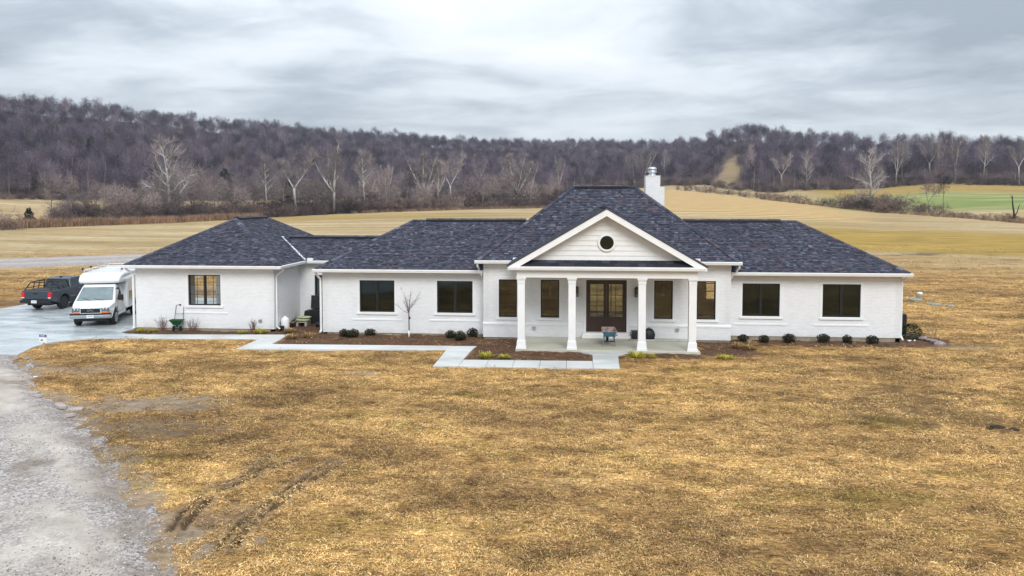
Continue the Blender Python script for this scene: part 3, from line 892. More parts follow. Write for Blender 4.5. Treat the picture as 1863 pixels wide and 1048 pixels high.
# openings: x0, x1, z0, z1
W_GAR = [(-18.04, -16.33, 1.28, 2.84)]
W_L = [(-9.03, -7.27, 1.09, 2.67), (-5.14, -3.37, 1.09, 2.67)]
W_R = [(9.59, 11.33, 1.11, 2.68), (13.30, 15.04, 1.11, 2.68)]
W_C = [(-2.0, -1.13, 1.03, 2.85), (0.01, 0.89, 1.03, 2.85), (5.36, 6.23, 1.03, 2.85), (7.34, 8.21, 1.03, 2.85)]
DOOR = (2.17, 4.08, 0.37, 2.86)
BRK = 0.02
wall('y', 0.78, -1, -20.85, -13.53, 0.10, 3.19, W_GAR)
wall('x', -13.53, 1, 0.78, 4.4, 0.10, 3.19)
wall('x', -20.85, -1, 0.78 + .28, 12.0, 0.10, 3.19, [(2.4, 5.6, 0.1, 2.55), (6.4, 9.6, 0.1, 2.55)], brick=False, found=False)
wall('y', 12.0, 1, -20.85, -13.53, 0.0, 3.19, brick=False, found=False)
wall('y', 4.4, -1, -13.53, -10.92, 0.10, 3.19, [(-12.68, -11.6, 0.15, 2.53)])
wall('y', 7.7, 1, -13.53, -10.92, 0.0, 3.19, brick=False, found=False)
wall('x', -13.53, 1, 7.7, 12.0, 0.0, 3.19, brick=False, found=False)
wall('y', 0.5, -1, -10.92, -2.75, 0.05, 3.09, W_L)
wall('x', -10.92, -1, 0.5, 7.64, 0.05, 3.09)
wall('y', 7.64, 1, -10.92, -2.74, 0.0, 3.09, brick=False, found=False)
wall('y', -0.25, -1, -2.74, 8.90, 0.06, 3.63, W_C + [DOOR], found=False)
wall('x', -2.74, -1, -0.25, 1.6, 0.06, 3.63, found=False)
wall('x', 8.90, 1, -0.25, 1.6, 0.06, 3.63, found=False)
wall('y', 7.75, 1, -2.74, 8.90, 0.0, 3.63, [(0.7, 5.2, 0.2, 2.5)], brick=False, found=False)
wall('y', 0.5, -1, 8.91, 16.88, 0.16, 3.09, W_R)
wall('x', 16.88, 1, 0.5, 7.64, 0.16, 3.09)
wall('y', 7.64, 1, 8.9, 16.88, 0.0, 3.09, [(9.0, 10.2, 1.0, 2.4)], brick=False, found=False)
mb = MB(); mb.box(-2.72, 8.88, -0.24, 0.0, -0.4, 0.058); mb.build('foundation', M['found'], house)
# thicker water table across the middle block, broken at the door
for (a0, a1) in [(-2.76, 2.0), (4.25, 8.92)]:
    mb = MB(); mb.box(a0, a1, -0.285, -0.251, 0.06, 0.66); w = mb.build('water_table', M['mortar'], house)
    bricks(w, 'y', -0.285, -1, a0, a1, 0.06, 0.66)
    mb = MB(); mb.box(a0 - .004, a1 + .004, -0.325, -0.252, 0.661, 0.73)
    mb.poly([(a0 - .004, -0.325, 0.731), (a1 + .004, -0.325, 0.731), (a1 + .004, -0.252, 0.80), (a0 - .004, -0.252, 0.80)])
    mb.build('water_table_cap', M['brick'], house)
# inside: floor, ceiling
mb = MB(); mb.box(-10.6, 16.6, 0.85, 7.3, 0.0, 0.17); mb.box(-2.4, 8.6, 0.05, 0.84, 0.0, 0.17); mb.build('interior_floor', M['floor_in'], house)
mb = MB(); mb.box(-20.5, -13.8, 1.1, 11.7, 0.0, 0.06); mb.build('garage_floor', M['walk'], house)
mb = MB(); mb.box(-10.6, 16.6, 0.79, 7.3, 3.0, 3.05); mb.box(-20.5, -13.8, 1.1, 11.7, 3.05, 3.1); mb.build('ceiling', M['wall_in'], house)
for b in ((-3.0, -2.9, 0.8, 7.3), (5.25, 5.35, 2.6, 7.3), (-10.6, -3.0, 4.3, 4.4), (10.9, 16.5, 4.3, 4.4)):
    mb = MB(); mb.box(*b, 0.17, 3.0); mb.build('partition', M['wall_in'], house)

# ---- windows
def window(op, y, sashes, screen=True, grille=False, apron=True, mats=None):
    x0, x1, z0, z1 = op
    yy = y + 0.05
    mb = MB(); fw = 0.055
    mb.box(x0, x0 + fw, yy, yy + 0.09, z0, z1); mb.box(x1 - fw, x1, yy, yy + 0.09, z0, z1)
    mb.box(x0 + fw, x1 - fw, yy, yy + 0.09, z0, z0 + fw); mb.box(x0 + fw, x1 - fw, yy, yy + 0.09, z1 - fw, z1)
    w = mb.build('window', M['dark_frame'], house)
    if sashes == 2:
        mb = MB(); xm = (x0 + x1) / 2; mb.box(xm - 0.055, xm + 0.055, yy - 0.012, yy + 0.085, z0 + fw, z1 - fw); mb.build('mullion', M['dark_frame'], w)
        spans = [(x0 + fw, xm - 0.055), (xm + 0.055, x1 - fw)]
    else:
        spans = [(x0 + fw, x1 - fw)]
    for k, (a, b) in enumerate(spans):
        mt = mats[k] if mats else (M['screen'] if screen else M['glass'])
        mb = MB()
        if grille:
            xm = (a + b) / 2
            rows = 3
            for i, (c, d) in enumerate(((a, xm - 0.009), (xm + 0.009, b))):
                for r in range(rows):
                    h = (z1 - z0 - 2 * fw) / rows
                    mb = MB(); mb.box(c, d, yy + 0.045, yy + 0.051, z0 + fw + r * h + 0.008, z0 + fw + (r + 1) * h - 0.008); mb.build('pane', mt, w)
            mb = MB(); mb.box(xm - 0.009, xm + 0.009, yy + 0.035, yy + 0.06, z0 + fw, z1 - fw)
            for r in range(1, rows):
                zz = z0 + fw + r * (z1 - z0 - 2 * fw) / rows
                mb.box(a, xm - 0.009, yy + 0.035, yy + 0.06, zz - 0.008, zz + 0.008); mb.box(xm + 0.009, b, yy + 0.035, yy + 0.06, zz - 0.008, zz + 0.008)
            mb.build('muntin', M['dark_frame'], w)
        else:
            mb.box(a, b, yy + 0.045, yy + 0.051, z0 + fw, z1 - fw); mb.build('pane', mt, w)
    # brick frame, sill and the projecting course under it
    mb = MB(); c = 0.125; f0, f1 = y - 0.022, y - 0.0005
    mb.box(x0 - c, x0 - 0.001, f0, f1, z0 - 0.002, z1 + c); mb.box(x1 + 0.001, x1 + c, f0, f1, z0 - 0.002, z1 + c); mb.box(x0 - 0.001, x1 + 0.001, f0, f1, z1 + 0.001, z1 + c)
    mb.box(x0 - 0.0005, x1 + 0.0005, y + 0.14, y + 0.27, z1 - 0.004, z1 + 0.002)
    mb.build('surround', M['brick'], w)
    mb = MB(); mb.prism([(y - 0.075, z0 - 0.115), (y + 0.14, z0 - 0.115), (y + 0.14, z0 - 0.003), (y - 0.075, z0 - 0.028)], x0 - 0.14, x1 + 0.14, 'x'); mb.build('sill', M['trim'], w, fix=True)
    if apron:
        mb = MB(); mb.prism([(y - 0.035, z0 - 0.42), (y - 0.0005, z0 - 0.42), (y - 0.0005, z0 - 0.33), (y - 0.035, z0 - 0.35)], x0 - 0.38, x1 + 0.38, 'x'); mb.build('apron', M['brick'], w, fix=True)
    return w
window(W_GAR[0], 0.78, 2, False, True, mats=[M['clear'], M['clear']])
for o in W_L: window(o, 0.5, 2)
for o in W_R: window(o, 0.5, 2)
for o in W_C: window(o, -0.25, 1, False, False, apron=False, mats=[M['clear']] if o[0] > 7 else None)
# tall glass door of the link, rear patio glazing
mb = MB(); x0, x1, z0, z1 = -12.68, -11.6, 0.15, 2.53
for b in ((x0, x0 + .08, z0, z1), (x1 - .08, x1, z0, z1), (x0 + .08, x1 - .08, z0, z0 + .1), (x0 + .08, x1 - .08, z1 - .08, z1)):
    mb.box(b[0], b[1], 4.46, 4.55, b[2], b[3])
gd = mb.build('glass_door', M['dark_frame'], house)
mb = MB(); mb.box(x0 + .08, x1 - .08, 4.5, 4.506, z0 + .1, z1 - .08); mb.build('pane', M['glass'], gd)
mb = MB()
for xx in (0.7, 2.18, 3.66, 5.14): mb.box(xx, xx + 0.06, 7.6, 7.68, 0.2, 2.5)
for xx in (0.76, 2.24, 3.72): mb.box(xx, xx + 1.42, 7.6, 7.68, 2.42, 2.5); mb.box(xx, xx + 1.42, 7.6, 7.68, 0.2, 0.28)
pd = mb.build('patio_door', M['dark_frame'], house)
mb = MB(); mb.box(0.77, 5.13, 7.64, 7.645, 0.29, 2.41); mb.build('pane', M['glass'], pd)
mb = MB()
for xx in (9.0, 9.57, 10.14): mb.box(xx, xx + 0.06, 7.5, 7.56, 1.0, 2.4)
for zz in (1.0, 1.45, 1.9, 2.34): mb.box(9.06, 10.14, 7.51, 7.55, zz, zz + 0.05)
mb.build('rear_window', M['dark_frame'], house)
# ---- front double door
x0, x1, z0, z1 = DOOR
mb = MB(); yy = -0.20
mb.box(x0, x0 + 0.07, yy, yy + 0.14, z0, z1); mb.box(x1 - 0.07, x1, yy, yy + 0.14, z0, z1); mb.box(x0 + .07, x1 - .07, yy, yy + 0.14, z1 - 0.07, z1)
dfr = mb.build('door_frame', M['door'], house)
xm = (x0 + x1) / 2
for s, (a, b) in enumerate(((x0 + 0.073, xm - 0.004), (xm + 0.004, x1 - 0.073))):
    st = 0.125; g0, g1 = z0 + 0.72, z1 - 0.21
    yd = yy + 0.035
    mb = MB()
    mb.box(a, a + st, yd, yd + 0.05, z0 + 0.015, z1 - 0.073); mb.box(b - st, b, yd, yd + 0.05, z0 + 0.015, z1 - 0.073)
    mb.box(a + st, b - st, yd, yd + 0.05, g1, z1 - 0.073); mb.box(a + st, b - st, yd, yd + 0.05, z0 + 0.56, g0); mb.box(a + st, b - st, yd, yd + 0.05, z0 + 0.015, z0 + 0.14)
    mb.box(a + st, b - st, yd + 0.018, yd + 0.035, z0 + 0.14, z0 + 0.56)
    mb.box(a + st + .05, b - st - .05, yd + 0.006, yd + 0.018, z0 + 0.19, z0 + 0.51)
    dl = mb.build('door', M['door'], house)
    mc = (a + b) / 2; mb = MB()
    mb.box(mc - 0.012, mc + 0.012, yd + 0.006, yd + 0.044, g0, g1)
    for r in (1, 2):
        zz = g0 + (g1 - g0) * r / 3
        mb.box(a + st, mc - .012, yd + .006, yd + .044, zz - .012, zz + .012); mb.box(mc + .012, b - st, yd + .006, yd + .044, zz - .012, zz + .012)
    mb.build('muntin', M['door'], dl)
    for i in range(2):
        for r in range(3):
            u0, u1 = ((a + st, mc - .012), (mc + .012, b - st))[i]; w0 = g0 + (g1 - g0) * r / 3; w1 = g0 + (g1 - g0) * (r + 1) / 3
            mb = MB(); mb.box(u0, u1, yd + .022, yd + .028, w0 + (.012 if r else 0), w1 - (.012 if r < 2 else 0)); mb.build('pane', M['clear'], dl)
    hx = b - 0.06 if s == 0 else a + 0.06
    mb = MB(); mb.tube([(hx, yd - 0.05, z0 + 0.82), (hx, yd - 0.05, z0 + 1.12)], 0.012, 6); mb.box(hx - .02, hx + .02, yd - 0.055, yd - 0.0, z0 + 0.8, z0 + 0.84); mb.box(hx - .02, hx + .02, yd - 0.055, yd - 0.0, z0 + 1.1, z0 + 1.14)
    mb.build('handle', M['black'], dl)
mb = MB(); mb.box(x0 - 0.13, x0 - 0.002, -0.275, -0.2515, 0.37, z1 + 0.12); mb.box(x1 + 0.002, x1 + 0.13, -0.275, -0.2515, 0.37, z1 + 0.12); mb.box(x0 - .002, x1 + .002, -0.275, -0.2515, z1 + 0.002, z1 + 0.12)
mb.build('door_surround', M['brick'], house)
mb = MB(); mb.box(x0 - 0.16, x1 + 0.16, -0.47, -0.16, 0.245, 0.365); mb.box(x0 - 0.2, x1 + 0.2, -0.56, -0.16, 0.121, 0.244); mb.build('threshold', M['trim'], house, bevel=0.01)

# ---- porch
mb = MB(); mb.box(-0.95, 7.03, -3.47, -0.335, -0.2, 0.12); mb.build('porch_floor', M['porch'], house, bevel=0.015)
PCX = (-0.70, 1.52, 4.545, 6.70); PCY = -3.2
for cx in PCX:
    sh = MB(); sh.prism([(cx - .16, PCY - .16), (cx + .16, PCY - .16), (cx + .16, PCY + .16), (cx - .16, PCY + .16)], 0.47, 3.03, 'z')
    cm = sh.build('column', M['trim'], house, bevel=0.012, fix=True)
    b = MB()
    prof = [(0.225, 0.121), (0.225, 0.20), (0.205, 0.205), (0.185, 0.47), (0.165, 0.50)]
    for (h0, q0), (h1, q1) in zip(prof[:-1], prof[1:]):
        p = [(cx - h0, PCY - h0, q0), (cx + h0, PCY - h0, q0), (cx + h0, PCY + h0, q0), (cx - h0, PCY + h0, q0), (cx - h1, PCY - h1, q1), (cx + h1, PCY - h1, q1), (cx + h1, PCY + h1, q1), (cx - h1, PCY + h1, q1)]
        b.faces(p, [(0, 1, 5, 4), (1, 2, 6, 5), (2, 3, 7, 6), (3, 0, 4, 7)])
    b.build('column_base', M['trim'], cm)
    c = MB(); c.box(cx - .175, cx + .175, PCY - .175, PCY + .175, 3.0, 3.035); c.box(cx - .17, cx + .17, PCY - .17, PCY + .17, 3.036, 3.15); c.box(cx - .195, cx + .195, PCY - .195, PCY + .195, 3.151, 3.195); c.box(cx - .215, cx + .215, PCY - .215, PCY + .215, 3.196, 3.255)
    c.build('capital', M['trim'], cm, bevel=0.006, seg=1)
mb = MB(); mb.box(-0.90, 6.90, PCY - .19, PCY + .19, 3.257, 3.60); mb.box(-0.90, -0.52, PCY + .191, -0.262, 3.257, 3.60); mb.box(6.52, 6.90, PCY + .191, -0.262, 3.257, 3.60)
mb.build('beam', M['trim'], house, bevel=0.008, seg=1)
mb = MB(); mb.box(-0.515, 6.515, PCY + .195, -0.27, 3.42, 3.45)
mb.build('porch_ceiling', M['soffit'], house)
# ---- pediment
AX, AZ, SL = 2.99, 6.26, 0.586
def tri_x(z, zt):          # half width of the gable at height z when its top is zt
    return max(0.0, (zt - z) / SL)
GT = 5.97
gw = MB(); gw.prism([(AX - tri_x(3.9, GT), 3.9), (AX + tri_x(3.9, GT), 3.9), (AX, GT)], -2.99, -2.9, 'y')
gable = gw.build('gable_wall', M['mortar'], house, fix=True)
nb = 9; zb = 3.985; hh = (GT - zb) / nb
for k in range(nb):
    q0, q1 = zb + k * hh, zb + (k + 1) * hh - 0.004
    a, b = tri_x(q0, GT), tri_x(q1, GT)
    mb = MB()
    f0, f1 = -3.03, -3.004
    pts = [(AX - a, f0, q0), (AX + a, f0, q0), (AX + b, f1, q1), (AX - b, f1, q1), (AX - a, -2.991, q0), (AX + a, -2.991, q0), (AX + b, -2.991, q1), (AX - b, -2.991, q1)]
    mb.faces(pts, [(0, 1, 2, 3), (4, 5, 1, 0), (2, 6, 7, 3), (1, 5, 6, 2), (0, 3, 7, 4)]); mb.build('siding_board', M['siding'], gable)
rw = MB(); rw.lathe([(0.395, -3.04), (0.395, -3.075), (0.37, -3.085), (0.30, -3.085), (0.30, -3.045)], (3.02, 4.78), 40, 'y', sm=False); 
rwin = rw.build('round_window', M['trim'], house, fix=True)
mb = MB(); mb.lathe([(0.298, -3.088), (0.298, -3.0885)], (3.02, 4.78), 40, 'y', sm=False); mb.build('pane', M['screen'], rwin, fix=True)
mb = MB(); mb.lathe([(0.299, -3.0862), (0.299, -3.0868)], (3.02, 4.78), 40, 'y', sm=False); mb.build('backing', M['black'], rwin, fix=True)
# rake boards and their soffits
for s in (-1, 1):
    tip = AX + s * 4.27; zt = AZ - 4.27 * SL
    mb = MB(); mb.prism([(AX, AZ - 0.31), (AX, AZ), (tip, zt), (tip, zt - 0.17), (tip - s * 0.23, zt - 0.17)], -3.56, -3.515, 'y'); mb.build('rake_board', M['trim'], house, fix=True)
    mb = MB(); mb.prism([(AX, AZ - 0.13), (AX, AZ - 0.05), (tip, zt - 0.05), (tip, zt - 0.13)], -3.512, -2.9, 'y'); mb.build('rake_soffit', M['soffit'], house, fix=True)
    # drip edge line along the rake
    mb = MB(); mb.prism([(AX, AZ + 0.005), (AX, AZ + 0.05), (tip + s * 0.03, zt + 0.035), (tip + s * 0.03, zt - 0.01)], -3.60, -3.50, 'y'); mb.build('drip_edge', M['drip'], house, fix=True)
# skirt roof across the foot of the gable, tab by tab
def shingle_tone(r=rs):
    k = r.random()
    if k < 0.30: b = (0.037, 0.040, 0.059)
    elif k < 0.58: b = (0.054, 0.058, 0.084)
    elif k < 0.74: b = (0.072, 0.064, 0.086)
    elif k < 0.90: b = (0.083, 0.088, 0.120)
    elif k < 0.94: b = (0.120, 0.126, 0.165)
    else: b = (0.088, 0.068, 0.082)
    v = r.uniform(0.8, 1.2)
    return tuple(x * v for x in b)
sk = MB(); sk.poly([(-0.82, -3.52, 3.765), (6.80, -3.52, 3.765), (6.80, -2.99, 4.0), (-0.82, -2.99, 4.0)]); skirt = sk.build('skirt_roof', M['deck'], house)
for r in range(2):
    nn = 22
    for k in range(nn):
        w = 7.5 / nn; x = -0.76 + k * w - (w / 2 if r else 0)
        t0, t1 = (0.0, 0.62) if r == 0 else (0.5, 1.0)
        L = lambda t, h: (-3.54 + 0.55 * t, 3.765 + 0.245 * t + h)
        (ya, za), (yb, zb_) = L(t0, 0.018 + r * 0.006), L(t1, 0.008 + r * 0.006)
        xa, xb = max(x + 0.006, -0.80), min(x + w - 0.006, 6.78)
        if xb - xa < 0.05: continue
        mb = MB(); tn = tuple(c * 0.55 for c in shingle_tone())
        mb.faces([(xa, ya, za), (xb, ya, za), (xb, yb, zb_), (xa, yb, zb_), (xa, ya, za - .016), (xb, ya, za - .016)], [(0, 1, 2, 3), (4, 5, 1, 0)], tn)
        mb.build('shingle', M['shingle'], skirt)
mb = MB(); mb.prism([(-3.53, 3.60), (-3.53, 3.76), (-3.66, 3.75), (-3.66, 3.70), (-3.63, 3.60)], -1.22, 7.20, 'x'); mb.build('gutter', M['gutter'], house, bevel=0.008, seg=1, fix=True)

# ---- roofs
def clip_poly(poly, nx_, ny_, c):
    """keep the side nx*u+ny*v<=c"""
    out = []
    for i, p in enumerate(poly):
        q = poly[(i + 1) % len(poly)]
        dp, dq = nx_ * p[0] + ny_ * p[1] - c, nx_ * q[0] + ny_ * q[1] - c
        if dp <= 0: out.append(p)
        if dp * dq < 0:
            t = dp / (dp - dq); out.append((p[0] + (q[0] - p[0]) * t, p[1] + (q[1] - p[1]) * t))
    return out
def roof_plane(corners, shingles=True, seed=0):
    """corners: convex planar polygon, first edge is the eave (left to right seen from outside below)"""
    P = [Vector(c) for c in corners]
    u = (P[1] - P[0]).normalized()
    n = (P[1] - P[0]).cross(P[-1] - P[0]).normalized()
    if n.z < 0: n = -n
    v = n.cross(u)
    if v.z < 0: v = -v; 
    mb = MB(); mb.poly([p for p in P]); mb.poly([p - n * 0.06 for p in reversed(P)])
    for i in range(len(P)):
        a, b = P[i], P[(i + 1) % len(P)]
        mb.poly([a, a - n * 0.06, b - n * 0.06, b])
    rf = mb.build('roof', M['deck'], house)
    if not shingles: return rf
    uv = [((p - P[0]).dot(u), (p - P[0]).dot(v)) for p in P]
    area = sum(a[0] * b[1] - a[1] * b[0] for a, b in zip(uv, uv[1:] + uv[:1]))
    if area < 0: uv = uv[::-1]
    edges = []
    for a, b in zip(uv, uv[1:] + uv[:1]):
        ex, ey = b[0] - a[0], b[1] - a[1]; L = math.hypot(ex, ey)
        nx_, ny_ = ey / L, -ex / L
        edges.append((nx_, ny_, nx_ * a[0] + ny_ * a[1]))
    vmax = max(q[1] for q in uv); umin = min(q[0] for q in uv); umax = max(q[0] for q in uv)
    r = random.Random(seed); ex = 0.132
    sh = MB(); row = 0; vv = -0.02
    while vv < vmax:
        x = umin - r.uniform(0, 0.4)
        prev = shingle_tone(r)
        while x < umax:
            w = r.choice((0.09, 0.12, 0.15, 0.18, 0.22)) * r.uniform(0.9, 1.1)
            poly = [(x + 0.003, vv), (x + w - 0.003, vv), (x + w - 0.003, vv + ex + 0.03), (x + 0.003, vv + ex + 0.03)]
            th = r.choice((0.012, 0.018, 0.030))
            for e_ in edges:
                if e_[1] < -0.99: continue      # let the first course overhang the eave
                poly = clip_poly(poly, *e_)
                if len(poly) < 3: break
            if len(poly) >= 3:
                tn = shingle_tone(r)
                prev = tn
                pts = []
                for (a, b) in poly:
                    lift = th * (1 - (b - vv) / (ex + 0.03)) + 0.004
                    pts.append(P[0] + u * a + v * b + n * lift)
                sh.poly(pts, tn)
                for i in range(len(poly)):
                    a, b = poly[i], poly[(i + 1) % len(poly)]
                    if abs(a[1] - vv) < 1e-6 and abs(b[1] - vv) < 1e-6:
                        sh.poly([pts[i], pts[(i + 1) % len(poly)], pts[(i + 1) % len(poly)] - n * (th + .004), pts[i] - n * (th + .004)], tuple(c * 0.42 for c in tn))  # butt face: shade line of the course put into a darker tone
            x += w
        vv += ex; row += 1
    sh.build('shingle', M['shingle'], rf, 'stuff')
    return rf
def cap_run(a, b, w=0.16, h=0.03, name='hip_cap', mat=None, step=0.30):
    """overlapping cap shingles along a hip or ridge"""
    a, b = Vector(a), Vector(b); d = (b - a); L = d.length; d.normalize()
    s = d.cross(Vector((0, 0, 1))).normalized(); up = s.cross(d).normalized()
    mb = MB(); n = max(1, int(L / step))
    for k in range(n):
        p, q = a + d * (L * k / n), a + d * (L * (k + 1) / n + 0.03)
        dr = up * (-w * 0.42)
        lo, hi = up * (h + 0.018), up * (h + 0.006)
        tn = shingle_tone()
        mb.poly([p + lo, p + s * w + dr + lo, q + s * w + dr + hi, q + hi], tn); mb.poly([p + lo, q + hi, q - s * w + dr + hi, p - s * w + dr + lo], tn)
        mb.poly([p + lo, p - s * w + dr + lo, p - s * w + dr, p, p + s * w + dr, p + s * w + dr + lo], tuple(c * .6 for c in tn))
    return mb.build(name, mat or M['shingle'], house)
def ridge_vent(a, b):
    a, b = Vector(a), Vector(b)
    mb = MB()
    if abs(a.x - b.x) > abs(a.y - b.y):
        mb.prism([(a.y - 0.19, a.z - 0.055), (a.y - 0.19, a.z + 0.03), (a.y, a.z + 0.085), (a.y + 0.19, a.z + 0.03), (a.y + 0.19, a.z - 0.055)], a.x, b.x, 'x')
    else:
        mb.prism([(a.x - 0.19, a.z - 0.055), (a.x - 0.19, a.z + 0.03), (a.x, a.z + 0.085), (a.x + 0.19, a.z + 0.03), (a.x + 0.19, a.z - 0.055)], a.y, b.y, 'y')
    mb.build('ridge_vent', M['black'], house, fix=True)
    c = 0.09
    cap_run((a.x, a.y, a.z + c), (b.x, b.y, b.z + c), 0.17, 0.0, 'ridge_cap')
# garage
gx0, gx1, gy0 = -21.15, -13.055, 0.287
hw = (gx1 - gx0) / 2; gm = (gx0 + gx1) / 2; gy1 = gy0 + 2 * hw + 4.135; gzr = EG + PG * hw
ra, rb = (gm, gy0 + hw, gzr), (gm, gy1 - hw, gzr)
roof_plane([(gx0, gy0, EG), (gx1, gy0, EG), ra], seed=1)
roof_plane([(gx1, gy0, EG), (gx1, gy1, EG), rb, ra], seed=2)
roof_plane([(gx0, gy1, EG), (gx0, gy0, EG), ra, rb], seed=3)
roof_plane([(gx1, gy1, EG), (gx0, gy1, EG), rb], False)
cap_run((gx0, gy0, EG), ra); cap_run((gx1, gy0, EG), ra); cap_run((gx1, gy1, EG), rb)
ridge_vent((gm, gy0 + hw + 0.15, gzr), (gm, gy1 - hw - 0.1, gzr))
# link between garage and house
cy0 = 3.968; cr = 2.085; czr = EG + PG * cr
roof_plane([(gx1, cy0, EG), (-10.70, cy0, EG), (-8.3, cy0 + cr, czr), (gx1 - cr, cy0 + cr, czr)], seed=4)
roof_plane([(-10.70, cy0 + 2 * cr, EG), (gx1, cy0 + 2 * cr, EG), (gx1 - cr, cy0 + cr, czr), (-8.3, cy0 + cr, czr)], False)
ridge_vent((gx1 - cr + 0.5, cy0 + cr, czr), (-8.7, cy0 + cr, czr))
mb = MB(); a, b = Vector((gx1 + 0.02, cy0 - 0.02, EG + 0.03)), Vector((gx1 - cr, cy0 + cr, czr + 0.03)); s = Vector((0.085, 0.085, 0))
mb.poly([a - s, a + s, b + s, b - s]); mb.poly([a - s, b - s, b - s - Vector((0, 0, .02)), a - s - Vector((0, 0, .02))]); mb.build('valley_flashing', M['lead'], house)
# left wing
lx0 = -11.12; r1 = 4.071; wz = E1 + P1 * r1
roof_plane([(lx0, 0, E1), (-2.745, 0, E1), (-0.6, r1, wz), (lx0 + r1, r1, wz)], seed=5)
roof_plane([(lx0, 2 * r1, E1), (lx0, 0, E1), (lx0 + r1, r1, wz)], seed=6)
roof_plane([(-0.6, 2 * r1, E1), (lx0, 2 * r1, E1), (lx0 + r1, r1, wz), (-0.6, r1, wz)], False)
cap_run((lx0, 0, E1), (lx0 + r1, r1, wz)); ridge_vent((lx0 + r1 + 0.7, r1, wz), (-1.0, r1, wz)); cap_run((lx0 + r1, r1, wz), (lx0 + r1 + 0.7, r1, wz), 0.16, 0.02)
# right wing
rx1 = 17.04
roof_plane([(8.91, 0, E1), (rx1, 0, E1), (rx1 - r1, r1, wz), (6.8, r1, wz)], seed=7)
roof_plane([(rx1, 0, E1), (rx1, 2 * r1, E1), (rx1 - r1, r1, wz)], seed=8)
roof_plane([(rx1, 2 * r1, E1), (6.8, 2 * r1, E1), (6.8, r1, wz), (rx1 - r1, r1, wz)], False)
cap_run((rx1, 0, E1), (rx1 - r1, r1, wz)); ridge_vent((7.25, r1, wz), (rx1 - r1 - 0.8, r1, wz)); cap_run((rx1 - r1 - 0.8, r1, wz), (rx1 - r1, r1, wz), 0.16, 0.02)
# middle block
mx0, mx1, my0, rc = -2.99, 9.19, -0.69, 4.441
mzr = E2 + P2 * rc
ma, mbp = (mx0 + rc + .03, my0 + rc, mzr), (mx1 - rc - .03, my0 + rc, mzr)
roof_plane([(mx0, my0, E2), (mx1, my0, E2), mbp, ma], seed=9)
roof_plane([(mx0, my0 + 2 * rc, E2), (mx0, my0, E2), ma], seed=10)
roof_plane([(mx1, my0, E2), (mx1, my0 + 2 * rc, E2), mbp], seed=11)
roof_plane([(mx1, my0 + 2 * rc, E2), (mx0, my0 + 2 * rc, E2), ma, mbp], False)
cap_run((mx0, my0, E2), ma); cap_run((mx1, my0, E2), mbp); ridge_vent((ma[0] + 0.1, ma[1], mzr), (mbp[0] - 0.35, ma[1], mzr)); cap_run((mbp[0] - .35, ma[1], mzr), mbp, 0.16, 0.02)
# porch gable roof running back into the middle roof
tz = AZ - 4.30 * SL + 0.05; rz_ = AZ + 0.05; yb_ = my0 + (rz_ - E2) / P2
roof_plane([(AX - 4.30, my0 + (tz - E2) / P2, tz), (AX - 4.30, -3.58, tz), (AX, -3.58, rz_), (AX, yb_ + .05, rz_)], seed=12)
roof_plane([(AX + 4.30, -3.58, tz), (AX + 4.30, my0 + (tz - E2) / P2, tz), (AX, yb_ + .05, rz_), (AX, -3.58, rz_)], seed=13)
cap_run((AX, -3.56, rz_), (AX, yb_, rz_), 0.15, 0.02, 'ridge_cap')
# ---- eaves: gutter, fascia, soffit
def gutter_y(x0, x1, y, z, out=-1, ends=(0, 0)):
    """along x, the roof edge at y"""
    mb = MB(); o = out
    mb.prism([(y + 0.0 * o, z - 0.175), (y, z - 0.02), (y + .125 * o, z - 0.025), (y + .125 * o, z - 0.06), (y + .09 * o, z - 0.175)], x0, x1, 'x')
    return mb.build('gutter', M['gutter'], house, bevel=0.01, seg=1, fix=True)
def gutter_x(y0, y1, x, z, out=1):
    mb = MB(); o = out
    mb.prism([(x, z - 0.175), (x, z - 0.02), (x + .125 * o, z - 0.025), (x + .125 * o, z - 0.06), (x + .09 * o, z - 0.175)], y0, y1, 'y')
    return mb.build('gutter', M['gutter'], house, bevel=0.01, seg=1, fix=True)
gutter_y(gx0 - 0.12, gx1 + 0.11, gy0, EG); gutter_x(gy0 + 0.002, cy0 - 0.13, gx1, EG); gutter_x(gy0 + 0.002, gy1, gx0, EG, -1)
gutter_y(gx1 + 0.13, -10.95, cy0, EG)
gutter_y(lx0 - 0.12, -2.79, 0, E1); gutter_x(0.002, 8, lx0, E1, -1)
gutter_y(8.95, rx1 + 0.12, 0, E1); gutter_x(0.002, 8, rx1, E1, 1)
gutter_y(mx0 - 0.12, -1.26, my0, E2); gutter_y(7.25, mx1 + 0.12, my0, E2)
gutter_x(my0 + .002, 0.9, mx0, E2, -1); gutter_x(my0 + .002, 0.9, mx1, E2, 1)
def soff(x0, x1, y0, y1, z):
    sf = MB(); sf.box(x0, x1, y0, y1, z - 0.02, z); sf.build('soffit', M['soffit'], house)
soff(gx0 + .004, gx1 - .004, gy0 + .004, 0.775, EG - .17); soff(-13.525, gx1 - .004, 0.78, cy0, EG - .171); soff(gx0 + .004, -20.86, 0.79, 12, EG - .171)
soff(-13.52, -11.0, cy0 + .004, 4.395, EG - .1705)
soff(lx0 + .004, -2.76, 0.004, 0.495, E1 - .17); soff(lx0 + .004, -10.93, 0.5, 7.6, E1 - .171)
soff(8.92, rx1 - .004, 0.004, 0.495, E1 - .17); soff(16.89, rx1 - .004, 0.5, 7.6, E1 - .171)
soff(mx0 + .004, -0.9, my0 + .004, -0.255, E2 - .17); soff(6.92, mx1 - .004, my0 + .004, -0.255, E2 - .17)
soff(mx0 + .004, -2.76, -0.25, 1.0, E2 - .171); soff(8.92, mx1 - .004, -0.25, 1.0, E2 - .171)
